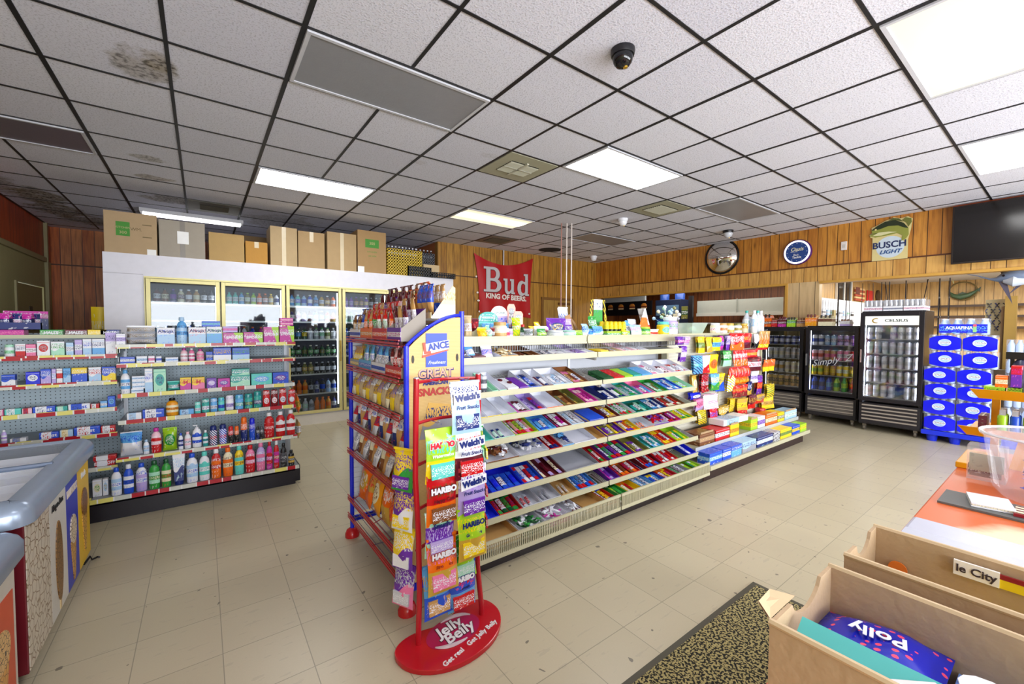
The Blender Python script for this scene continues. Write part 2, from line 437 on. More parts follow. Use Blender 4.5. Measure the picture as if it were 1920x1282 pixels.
# front wall behind the camera: piers and header with open shop windows
struct('wall_front', MB().box(XL, XR, -3.32, -3.2, 0, .55).box(XL, XR, -3.32, -3.2, 2.65, CZ).box(XL, XL + .4, -3.32, -3.2, .55, 2.65).box(2.4, 2.6, -3.32, -3.2, .55, 2.65).box(5.2, 5.4, -3.32, -3.2, .55, 2.65).box(XR - .3, XR, -3.32, -3.2, .55, 2.65),
       M('a58a5c', .6), 'shop front wall with wide windows behind the camera', 'wall')
# door in the left wall
d = link('door_1', MB().box(XL - .06, XL - .01, 8.48, 9.62, 0.01, 1.985).mesh('door', M('958a58', .5)))
d['kind'] = 'structure'; d['label'] = 'olive brown flush door with round knob and deadbolt in the left wall'; d['category'] = 'door'
part('door_handle', MB().lathe([(.03, 0), (.03, .01), (.014, .02), (.014, .05), (.034, .06), (.036, .085), (.02, .1)], 12, Matrix.Translation((XL - .01, 9.36, 1.42)) @ Matrix.Rotation(PI / 2, 4, 'Y'))
     .lathe([(.03, 0), (.03, .02), (.02, .03)], 12, Matrix.Translation((XL - .01, 9.36, 1.56)) @ Matrix.Rotation(PI / 2, 4, 'Y')), M('silver', .2, 1), d)
part('door_plate', MB().box(XL - .01, XL - .005, 8.98, 9.12, 1.60, 1.68), M('4a4228', .5), d)
struct('door_frame_left', MB().box(XL - .05, XL + .005, 8.40, 8.475, 0, 2.0), M('d8dade', .5), 'white painted jamb strip beside the olive door', 'door frame')
# door in the back wall
d = link('door_2', MB().box(6.26, 7.12, YB - .012, YB, 0.01, 2.03).mesh('door', wood('x', 'a8813a', 'b08a42', '80582a', False, 3)))
d['kind'] = 'structure'; d['label'] = 'plain brown door set flush in the back wall right of the beer banner'; d['category'] = 'door'
part('door_frame', MB().box(6.19, 6.25, YB - .022, YB, 0, 2.09).box(7.13, 7.19, YB - .022, YB, 0, 2.09).box(6.19, 7.19, YB - .024, YB, 2.035, 2.09), M('7c531f', .5), d)
part('closer_arm', MB().box(6.7, 7.1, YB - .05, YB - .014, 1.93, 1.98), M('6a4420', .5), d)
# red banner ball / sign on the left wall
tag(link('round_sign', MB().lathe([(.02, 0), (.17, .02), (.21, .06), (.21, .1), (.1, .16)], 24, Matrix.Translation((XL + .002, 6.70, 2.72)) @ Matrix.Rotation(PI / 2, 4, 'Y')).mesh('round_sign', M('red', .3))),
    'round glossy red sign high on the left wall at the picture edge', 'sign')
tag(link('wall_vent', MB().box(XL + .002, XL + .02, 6.72, 6.86, 2.46, 2.56).mesh('wall_vent', M('cream', .5))), 'small cream slotted plate under the round red sign', 'vent')

# ------------------------------------------------------------------ ceiling fixtures
def troffer(key, label, kind):
    a, b_, c, d_ = FIX[key]
    x0, x1, y0, y1 = GX + a * T + .016, GX + b_ * T - .016, GY + c * T + .014, GY + d_ * T - .014
    cx, cy = (x0 + x1) / 2, (y0 + y1) / 2; hx, hy = (x1 - x0) / 2, (y1 - y0) / 2
    r = tag(empty('ceiling_light', (cx, cy, CZ)), label, 'ceiling light', 'two by four foot ceiling lights in the tile grid')
    f = MB(); w = .022
    f.box(-hx, hx, -hy, -hy + w, -.014, 0).box(-hx, hx, hy - w, hy, -.014, 0).box(-hx, -hx + w, -hy + w, hy - w, -.014, 0).box(hx - w, hx, -hy + w, hy - w, -.014, 0)
    part('light_frame', f, M('cbccd4', .4), r)
    D = MB().box(-hx + w, hx - w, -hy + w, hy - w, -.008, -.001)
    if kind == 'off': part('diffuser', D, M('8f9096' if key != 'off_d' else '6d6470', .35, bump=.3), r)
    elif kind == 'warm':
        m, nt, b = new_mat('lit_diffuser_one_lamp'); g = NG(nt); v, x, y, z = g.coords('Object')
        dd = g.m('ADD', g.m('POWER', g.m('DIVIDE', g.m('SUBTRACT', x, .12), .62), 2.0), g.m('POWER', g.m('DIVIDE', y, .32), 2.0))
        s = g.m('ADD', .62, g.m('MULTIPLY', .5, g.m('POWER', 2.7, g.m('MULTIPLY', dd, -1.6))))
        b.inputs['Base Color'].default_value = (.5, .5, .4, 1); b.inputs['Emission Color'].default_value = (*lin('f3efcf'), 1); nt.links.new(s, b.inputs['Emission Strength'])
        part('diffuser', D, m, r)
    elif kind == 'tubes':
        m, nt, b = new_mat('lit_diffuser_two_tubes'); g = NG(nt); v, x, y, z = g.coords('Object')
        s = g.m('ADD', .8, g.m('MULTIPLY', 14.0, g.m('POWER', 2.7, g.m('MULTIPLY', g.m('POWER', g.m('DIVIDE', y, .07), 2.0), -1.0))))
        b.inputs['Base Color'].default_value = (.5, .5, .3, 1); b.inputs['Emission Color'].default_value = (*lin('fff6d8'), 1); nt.links.new(s, b.inputs['Emission Strength'])
        part('diffuser', D, m, r)
    else: part('diffuser', D, M('ffffff', .4, emit=(13.0 if key in ('lit_b', 'lit_a') else 8.0)), r)
    return r


troffer('lit_a', 'bright white lit ceiling panel over the middle of the candy shelving', 'on')
troffer('lit_b', 'bright white lit ceiling panel in front of the walk-in cooler boxes', 'on')
troffer('lit_c', 'yellowish lit ceiling panel with glowing tubes nearest the beer banner', 'tubes')
troffer('lit_d', 'large cream glowing ceiling panel in the top right corner of the photo', 'warm')
troffer('lit_e', 'bright lit ceiling panel nearest the television on the right wall', 'on')
troffer('off_a', 'large unlit grey ceiling panel at the top left of centre', 'off')
troffer('off_b', 'unlit grey ceiling panel above the round clock', 'off')
troffer('off_c', 'unlit grey ceiling panel just right of the three white poles', 'off')
troffer('off_d', 'unlit purplish ceiling panel at the left edge of the photo', 'off')
troffer('lit_f', 'lit ceiling panel above and behind the photographer', 'on')


_o = tag(empty('strip_light', (-.06, 7.76, CZ - .002)), 'long white strip housing with added glowing tubes hanging close to the ceiling behind the cartons', 'ceiling light')
part('light_housing', MB().box(-.6, .6, -.11, .11, -.05, 0), M('c9c9cc', .4), _o, bevel=.004); part('light_tube', MB().rod((-.57, -.05, -.065), (.57, -.05, -.065), .014, 8), M('ffffff', .4, emit=5), _o); part('light_tube', MB().rod((-.57, .05, -.065), (.57, .05, -.065), .014, 8), M('ffffff', .4, emit=5), _o)  # dim housing; the glow of its tubes is added to lift the dark corner


def vent(v, u, w, label, dark=False, split=False, tw=1.0):
    x0, y0 = GX + v * T, GY + u * T
    r = tag(empty('air_vent', (x0 + T * tw / 2, y0 + T / 2, CZ)), label, 'air vent', 'ceiling air vents')
    hx = T * tw / 2 - .016; hy = T / 2 - .016
    part('vent_plate', MB().box(-hx, hx, -hy, hy, -.008, -.001), M('a5a48e' if not dark else '6e6a5c', .5), r)
    part('vent_opening', MB().box(-w, w, -w * .8, w * .8, -.0105, -.006), M('1c1a12', .8), r)
    s = MB()
    n = 9
    for i in range(n):
        t = -w * .76 + (i + .5) * 2 * w * .76 / n
        s.add([(-w, t - .012, -.012), (w, t - .012, -.012), (w, t + .006, -.020), (-w, t + .006, -.020)], [(0, 1, 2, 3)]); s.box(-w, w, t - .003, t + .003, -.014, -.0095)
    if split: s.box(-.012, .012, -w, w, -.022, -.009).box(-w, w, -.01, .01, -.022, -.009)
    part('louvre', s, M('b9b8a6' if not dark else '554f40', .5), r)
    return r


vent(2, 2, .17, 'square four way ceiling vent left of the middle lit panel', split=True)
vent(6, 2, .19, 'cream louvred ceiling vent right of the middle lit panel')
vent(5, 7, .2, 'olive louvred ceiling vent above the red beer banner', dark=True)
r = vent(-2, 8, .16, 'blackened ceiling vent with a mouldy grille above the stacked cartons', dark=True)
tag(link('ceiling_opening', MB().lathe([(.01, -.004), (.24, -.004), (.24, 0)], 24).mesh('ceiling_opening', M('black', .9)), None, (5.83, 6.6, CZ)), 'round black opening in the ceiling left of the white poles', 'vent')
C.objects[-1].location = (GX + 7.85 * T, GY + 7.7 * T, CZ - .001)


def dome(x, y, s, label, base, ball):
    r = tag(empty('dome_camera', (x, y, CZ)), label, 'security camera', 'ceiling dome cameras')
    part('camera_base', MB().lathe([(.062 * s, -.035 * s), (.066 * s, -.02 * s), (.066 * s, -.001)], 20), M(base, .35), r)
    part('camera_dome', MB().lathe([(.012 * s, -.098 * s), (.034 * s, -.09 * s), (.05 * s, -.07 * s), (.056 * s, -.05 * s), (.056 * s, -.033 * s)], 20), M(ball, .06), r)
    part('camera_lens', MB().lathe([(.012 * s, -.1 * s), (.014 * s, -.092 * s)], 10, Matrix.Translation((.008, -.012, 0))), M('gold', .2, .6), r)


dome(GX + 1.50 * T, GY - .47 * T, 1.05, 'black dome camera on the ceiling left of the cream glowing panel', 'black', 'black')
dome(GX + 6.52 * T, GY + 3.55 * T, 1.1, 'white dome camera on the ceiling right of the white poles', 'white', 'white')
dome(GX + 9.77 * T, GY + 2.61 * T, 1.25, 'small black dome camera on the ceiling above the round mirror', 'black', 'silver')
dome(GX + 9.98 * T, GY + 7.67 * T, 1.2, 'white dome camera in the far ceiling corner', 'white', 'white')

# three thin poles from floor to ceiling behind the candy shelving
for i, (x, y) in enumerate(((4.511, 4.816), (4.577, 4.766), (4.636, 4.721))):
    tag(link('utility_pole', MB().lathe([(.02, 0), (.02, .01), (.009, .012), (.009, CZ - .004)], 8).mesh('utility_pole', M('e8ddd6' if i else 'a8786e', .4)), None, (x, y, 0)),
        ['left reddish one of three thin poles rising to the ceiling', 'middle white one of three thin poles rising to the ceiling', 'right white one of three thin poles rising to the ceiling'][i], 'pole', 'thin poles behind the candy shelving')
# conduit behind the banner
tag(link('conduit', MB().rod((5.14, YB - .015, 2.6), (5.14, YB - .015, CZ), .014, 8).mesh('conduit', M('silver', .4, .5))), 'short grey conduit from the ceiling to the beer banner', 'pipe')
# ================================================================== GOODS DATA (metres on each shelf)
ROWS = {
 'LR1': [
  ('box', 'pad_box', 'box', -0.221, 0.107, 0.125, 'pale blue,white,blue,top', 'pale blue and white sanitary pad box'),
  ('bottle', 'wash_bottle', 'bottle', -0.126, 0.070, 0.207, 'light blue,pale blue,navy,low', 'tall clear blue bottle'),
  ('box', 'pad_box', 'box', -0.031, 0.110, 0.130, 'pale blue,white,red,top', 'pale blue pad box with coral stripe'),
  ('box', 'pad_box', 'box', 0.080, 0.103, 0.133, 'light blue,white,green,top', 'blue pad box with green stripe'),
  ('box', 'sport_box', 'box', 0.206, 0.141, 0.085, 'magenta,lime,white,corner', 'low magenta and lime sport box'),
  ('box', 'sport_box', 'box', 0.347, 0.140, 0.087, 'magenta,lime,white,corner', 'low magenta sport box'),
  ('box', 'sport_box', 'box', 0.479, 0.115, 0.132, 'magenta,lime,white,corner', 'tall magenta sport box'),
  ('box', 'sport_box', 'box', 0.599, 0.117, 0.141, 'magenta,lime,white,corner', 'tall magenta sport box under flat packs'),
 ],
 'LR2': [
  ('box', 'tablet_box', 'box', -0.443, 0.083, 0.049, 'blue,white,navy,band', 'flat blue medicine box'),
  ('box', 'soap_box', 'box', -0.364, 0.061, 0.052, 'white,pale blue,navy,band', 'small white soap box'),
  ('box', 'soap_box', 'box', -0.309, 0.036, 0.052, 'white,pink,navy,band', 'narrow white box'),
  ('box', 'soap_box', 'box', -0.267, 0.034, 0.050, 'white,blue,navy,band', 'narrow white and blue box'),
  ('box', 'tablet_box', 'box', -0.190, 0.078, 0.035, 'white,pale blue,blue,band', 'low white and blue box'),
  ('bottle', 'lotion_bottle', 'bottle', -0.116, 0.049, 0.103, 'pale pink,white,maroon,band', 'pale pink bottle with white cap'),
  ('bottle', 'lotion_bottle', 'bottle', -0.069, 0.043, 0.104, 'pink,white,maroon,band', 'pink lotion bottle'),
  ('bottle', 'lotion_bottle', 'bottle', -0.014, 0.055, 0.098, 'pale pink,pink,maroon,band', 'wide pale pink bottle'),
  ('box', 'liner_box', 'box', 0.044, 0.044, 0.073, 'blue,navy,white,band', 'narrow dark blue box'),
  ('box', 'liner_box', 'box', 0.130, 0.123, 0.104, 'blue,white,gold,low', 'wide blue and white liner box'),
  ('box', 'liner_box', 'box', 0.258, 0.126, 0.100, 'blue,pale blue,green,low', 'wide blue and pale blue liner box'),
 ],
 'LR3': [
  ('bottle', 'powder_bottle', 'bottle', -0.461, 0.056, 0.176, 'white,light blue,navy,band', 'tall white and blue bottle'),
  ('box', 'stack_box', 'box', -0.394, 0.072, 0.036, 'white,pale blue,navy,band', 'white cream carton'),
  ('box', 'swab_box', 'box', -0.329, 0.047, 0.180, 'white,pale blue,blue,low', 'tall white and pale blue box'),
  ('box', 'wipe_box', 'box', -0.265, 0.073, 0.173, 'mint,teal,navy,oval', 'mint green box with oval'),
  ('bag', 'wipe_pack', 'pack', -0.186, 0.077, 0.064, 'turquoise,white,teal,band', 'low turquoise soft pack'),
  ('box', 'gum_box', 'box', -0.110, 0.072, 0.097, 'yellow,magenta,red,wave', 'pink and yellow box with big letter'),
  ('box', 'gum_box', 'box', -0.030, 0.081, 0.093, 'yellow,pink,red,wave', 'yellow and pink box with big letter'),
  ('box', 'pad_box', 'box', 0.055, 0.065, 0.082, 'purple,lilac,white,oval', 'small purple box'),
  ('box', 'pad_box', 'box', 0.137, 0.083, 0.074, 'magenta,purple,white,oval', 'small magenta box'),
  ('box', 'wipe_box', 'box', 0.251, 0.140, 0.092, 'teal,mint,white,wave', 'teal and green wipes pack'),
  ('box', 'wipe_box', 'box', 0.405, 0.157, 0.095, 'turquoise,light blue,white,oval', 'wide turquoise wipes pack'),
  ('box', 'wipe_box', 'box', 0.549, 0.126, 0.094, 'blue,purple,white,oval', 'blue and purple wipes pack'),
 ],
 'LR4': [
  ('box', 'cream_box', 'box', -0.415, 0.084, 0.049, 'white,pale blue,grey,long', 'low white cream box'),
  ('box', 'cream_box', 'box', -0.306, 0.130, 0.066, 'blue,white,navy,long', 'blue and white ointment box'),
  ('bottle', 'mouthwash_bottle', 'bottle', -0.196, 0.082, 0.134, 'amber,cream,maroon,band', 'amber mouthwash bottle with black cap'),
  ('box', 'comb_pack', 'pack', -0.107, 0.090, 0.038, 'light blue,pale blue,navy,long', 'flat light blue pack'),
  ('deo', 'deodorant_stick', 'deodorant', -0.038, 0.041, 0.092, 'turquoise,white,navy,band', 'short turquoise deodorant stick'),
  ('deo', 'deodorant_stick', 'deodorant', 0.013, 0.053, 0.113, 'teal,white,navy,band', 'teal deodorant stick'),
  ('deo', 'deodorant_stick', 'deodorant', 0.067, 0.050, 0.114, 'light blue,white,navy,band', 'light blue deodorant stick'),
  ('deo', 'deodorant_stick', 'deodorant', 0.117, 0.047, 0.111, 'turquoise,blue,navy,band', 'turquoise and blue deodorant stick'),
  ('deo', 'deodorant_stick', 'deodorant', 0.174, 0.058, 0.123, 'white,lilac,navy,band', 'white deodorant stick'),
  ('deo', 'deodorant_stick', 'deodorant', 0.241, 0.063, 0.125, 'light blue,teal,white,band', 'blue deodorant stick'),
  ('deo', 'deodorant_stick', 'deodorant', 0.307, 0.061, 0.123, 'teal,navy,lime,band', 'dark teal deodorant stick with lime mark'),
  ('deo', 'deodorant_stick', 'deodorant', 0.373, 0.063, 0.141, 'teal,navy,white,band', 'dark teal deodorant stick with white mark'),
  ('deo', 'deodorant_stick', 'deodorant', 0.437, 0.056, 0.143, 'red,white,red,oval', 'red deodorant stick with white badge'),
  ('deo', 'deodorant_stick', 'deodorant', 0.498, 0.059, 0.146, 'dark red,white,red,oval', 'dark red deodorant stick'),
  ('deo', 'deodorant_stick', 'deodorant', 0.563, 0.064, 0.149, 'red,white,navy,oval', 'tall red deodorant stick'),
  ('deo', 'deodorant_stick', 'deodorant', 0.633, 0.061, 0.133, 'red,silver,white,oval', 'red and silver deodorant stick'),
 ],
 'LR5': [
  ('bag', 'wipe_bag', 'bag', -0.436, 0.129, 0.169, 'white,light blue,blue,top', 'large white and blue soft bag'),
  ('bottle', 'lotion_bottle', 'bottle', -0.351, 0.038, 0.109, 'white,pale blue,navy,band', 'small white lotion bottle'),
  ('bottle', 'lotion_bottle', 'bottle', -0.294, 0.065, 0.188, 'pale pink,red,white,low', 'pink bottle with magenta cap'),
  ('bag', 'wipe_bag', 'bag', -0.214, 0.090, 0.169, 'lime,green,white,oval', 'lime green cotton pad bag'),
  ('bottle', 'lotion_bottle', 'bottle', -0.148, 0.034, 0.126, 'white,navy,blue,band', 'white bottle with navy band'),
  ('bottle', 'lotion_bottle', 'bottle', -0.105, 0.046, 0.133, 'white,pale pink,navy,band', 'plain white bottle'),
  ('pump', 'pump_bottle', 'bottle', -0.047, 0.066, 0.175, 'white,blue,white,oval', 'white pump lotion bottle with blue label'),
  ('bottle', 'lotion_bottle', 'bottle', 0.008, 0.036, 0.130, 'teal,white,navy,band', 'slim green bottle'),
  ('can', 'shaving_can', 'can', 0.059, 0.060, 0.156, 'navy,white,red,stripe', 'shaving foam can with red white blue stripes'),
  ('can', 'shaving_can', 'can', 0.123, 0.057, 0.160, 'blue,white,red,stripe', 'blue striped shaving foam can'),
  ('can', 'spray_can', 'can', 0.176, 0.040, 0.134, 'black,red,white,top', 'black and red spray can'),
  ('can', 'spray_can', 'can', 0.217, 0.038, 0.133, 'black,orange,white,top', 'black and orange spray can'),
  ('can', 'spray_can', 'can', 0.269, 0.055, 0.198, 'navy,orange,white,top', 'tall navy spray can with orange top'),
  ('can', 'spray_can', 'can', 0.327, 0.048, 0.183, 'blue,royal blue,white,top', 'tall bright blue spray can'),
  ('can', 'spray_can', 'can', 0.367, 0.027, 0.108, 'navy,black,white,top', 'short dark blue spray can'),
  ('can', 'spray_can', 'can', 0.396, 0.026, 0.108, 'black,dark grey,white,top', 'short black spray can'),
  ('bottle', 'wash_bottle', 'bottle', 0.454, 0.084, 0.217, 'red,red,white,oval', 'red body wash bottle with lettering'),
  ('bottle', 'wash_bottle', 'bottle', 0.540, 0.080, 0.217, 'red,white,dark red,oval', 'red body wash bottle with white badge'),
  ('bottle', 'wash_bottle', 'bottle', 0.621, 0.075, 0.220, 'red,white,dark red,oval', 'end red body wash bottle'),
 ],
 'LR6': [
  ('bottle', 'shampoo_bottle', 'bottle', -0.516, 0.061, 0.201, 'white,pale blue,blue,band', 'white shampoo bottle with blue cap'),
  ('bottle', 'shampoo_bottle', 'bottle', -0.451, 0.063, 0.213, 'blue,white,navy,band', 'solid blue shampoo bottle'),
  ('bottle', 'shampoo_bottle', 'bottle', -0.380, 0.072, 0.210, 'white,lilac,blue,wave', 'white and lilac shampoo bottle with blue cap'),
  ('bottle', 'shampoo_bottle', 'bottle', -0.307, 0.069, 0.213, 'green,mint,cream,band', 'dark green shampoo bottle'),
  ('bottle', 'shampoo_bottle', 'bottle', -0.238, 0.063, 0.213, 'green,cream,red,band', 'green shampoo bottle with fruit label'),
  ('tube', 'shampoo_tube', 'tube', -0.162, 0.078, 0.238, 'white,navy,pale blue,wave', 'white tube with navy swirl'),
  ('bottle', 'shampoo_bottle', 'bottle', -0.081, 0.077, 0.229, 'white,pale blue,blue,oval', 'white bottle with blue shield'),
  ('bottle', 'shampoo_bottle', 'bottle', -0.003, 0.075, 0.229, 'white,turquoise,teal,oval', 'white bottle with turquoise drop'),
  ('bottle', 'shampoo_bottle', 'bottle', 0.073, 0.070, 0.235, 'red,orange,white,low', 'red and orange body wash'),
  ('bottle', 'shampoo_bottle', 'bottle', 0.152, 0.076, 0.232, 'cream,orange,maroon,low', 'cream and orange body wash'),
  ('bottle', 'shampoo_bottle', 'bottle', 0.229, 0.069, 0.235, 'yellow,turquoise,maroon,low', 'yellow and turquoise body wash'),
  ('bottle', 'shampoo_bottle', 'bottle', 0.307, 0.076, 0.228, 'pink,red,white,low', 'pink and red body wash'),
  ('bottle', 'shampoo_bottle', 'bottle', 0.383, 0.071, 0.238, 'lilac,pink,white,low', 'lilac and pink body wash'),
  ('bottle', 'shampoo_bottle', 'bottle', 0.447, 0.050, 0.237, 'magenta,red,white,band', 'slim crimson bottle'),
  ('bottle', 'shampoo_bottle', 'bottle', 0.499, 0.047, 0.235, 'red,magenta,white,band', 'slim red bottle'),
  ('bottle', 'shampoo_bottle', 'bottle', 0.554, 0.054, 0.204, 'black,dark grey,silver,band', 'tall black bottle'),
  ('bottle', 'shampoo_bottle', 'bottle', 0.614, 0.052, 0.136, 'black,gold,silver,band', 'short black bottle'),
 ],
 'LL1': [
  ('jar', 'vitamin_jar', 'jar', -1.027, 0.051, 0.082, 'white,mint,green,band', 'white jar with green label'),
  ('box', 'pill_box', 'box', -0.976, 0.044, 0.083, 'white,red,navy,low', 'white box with red chevron'),
  ('box', 'pill_box', 'box', -0.929, 0.046, 0.078, 'pink,white,maroon,band', 'pink medicine box'),
  ('box', 'pill_box', 'box', -0.871, 0.064, 0.105, 'white,red,grey,oval', 'white box with red cross'),
  ('box', 'pill_box', 'box', -0.804, 0.066, 0.097, 'white,mint,green,wave', 'white and green box'),
  ('box', 'pill_box', 'box', -0.746, 0.039, 0.087, 'pale blue,white,navy,band', 'narrow pale blue box'),
  ('box', 'pill_box', 'box', -0.703, 0.039, 0.108, 'lilac,white,navy,band', 'lilac and white box'),
  ('box', 'pill_box', 'box', -0.659, 0.045, 0.112, 'white,pale blue,blue,low', 'white and pale blue box'),
  ('box', 'pill_box', 'box', -0.601, 0.066, 0.111, 'white,light blue,navy,low', 'wide white and light blue box'),
  ('box', 'pill_box', 'box', -0.536, 0.056, 0.157, 'white,lilac,navy,top', 'tall white and lilac box'),
 ],
 'LL2': [
  ('box', 'pill_box', 'box', -1.034, 0.061, 0.071, 'blue,white,navy,wave', 'blue and white box'),
  ('box', 'pill_box', 'box', -0.925, 0.066, 0.084, 'royal blue,white,navy,oval', 'deep blue box with white pills'),
  ('box', 'pill_box', 'box', -0.865, 0.050, 0.100, 'blue,lilac,white,wave', 'blue and lilac box'),
  ('box', 'pill_box', 'box', -0.827, 0.020, 0.100, 'lilac,white,blue,band', 'thin lilac box'),
  ('box', 'pill_box', 'box', -0.800, 0.029, 0.102, 'white,red,red,band', 'white box with red lettering'),
  ('box', 'pill_box', 'box', -0.764, 0.039, 0.100, 'light blue,pale blue,navy,wave', 'light blue wave box'),
  ('box', 'pill_box', 'box', -0.703, 0.079, 0.101, 'blue,yellow,white,top', 'blue box with yellow top'),
  ('box', 'pill_box', 'box', -0.624, 0.068, 0.100, 'white,pale blue,red,wave', 'white and pale blue box with red letters'),
  ('box', 'pill_box', 'box', -0.551, 0.074, 0.101, 'blue,yellow,white,wave', 'blue box with yellow and white swirl'),
 ],
 'LL3': [
  ('box', 'toothpaste_box', 'box', -1.069, 0.017, 0.040, 'pink,white,red,long', 'pink toothpaste box end'),
  ('box', 'toothpaste_box', 'box', -1.020, 0.076, 0.038, 'turquoise,white,teal,long', 'turquoise toothpaste box'),
  ('box', 'toothpaste_box', 'box', -0.957, 0.047, 0.035, 'pale pink,red,navy,long', 'pale pink and red box'),
  ('box', 'toothpaste_box', 'box', -0.879, 0.106, 0.039, 'blue,white,navy,long', 'blue toothpaste box'),
  ('box', 'toothpaste_box', 'box', -0.795, 0.059, 0.034, 'teal,mint,white,long', 'teal toothpaste box'),
  ('box', 'toothpaste_box', 'box', -0.709, 0.110, 0.038, 'white,blue,navy,long', 'white and blue toothpaste box'),
  ('box', 'toothpaste_box', 'box', -0.629, 0.047, 0.033, 'red,white,maroon,long', 'short red toothpaste box'),
  ('box', 'floss_box', 'box', -0.583, 0.037, 0.050, 'light blue,white,navy,band', 'small light blue box'),
  ('box', 'floss_box', 'box', -0.542, 0.041, 0.080, 'blue,light blue,navy,oval', 'blue mint packet'),
 ],
 'LL4': [
  ('bottle', 'rinse_bottle', 'bottle', -1.064, 0.030, 0.090, 'lilac,white,purple,band', 'white and purple rinse bottle'),
  ('box', 'toothpaste_box', 'box', -1.001, 0.074, 0.025, 'white,grey,blue,long', 'low white toothbrush pack'),
  ('box', 'toothpaste_box', 'box', -0.860, 0.094, 0.044, 'blue,white,red,long', 'blue toothpaste box with white oval'),
  ('box', 'toothpaste_box', 'box', -0.776, 0.067, 0.046, 'pale blue,cream,gold,long', 'pale yellow and blue box'),
  ('box', 'toothpaste_box', 'box', -0.673, 0.135, 0.057, 'blue,white,red,long', 'long blue toothpaste box with white oval'),
  ('box', 'toothbrush_pack', 'box', -0.564, 0.078, 0.049, 'red,white,dark red,long', 'red toothbrush pack'),
 ],
 'LL5': [
  ('box', 'toothpaste_box', 'box', -0.587, 0.113, 0.039, 'red,white,white,long', 'lower red toothpaste box'),
 ],
 'LL6': [
  ('box', 'soap_box', 'box', -0.623, 0.050, 0.121, 'white,cream,green,oval', 'white soap box with green leaf'),
  ('box', 'soap_box', 'box', -0.580, 0.030, 0.120, 'white,pale blue,gold,oval', 'narrow white soap box'),
 ],
}
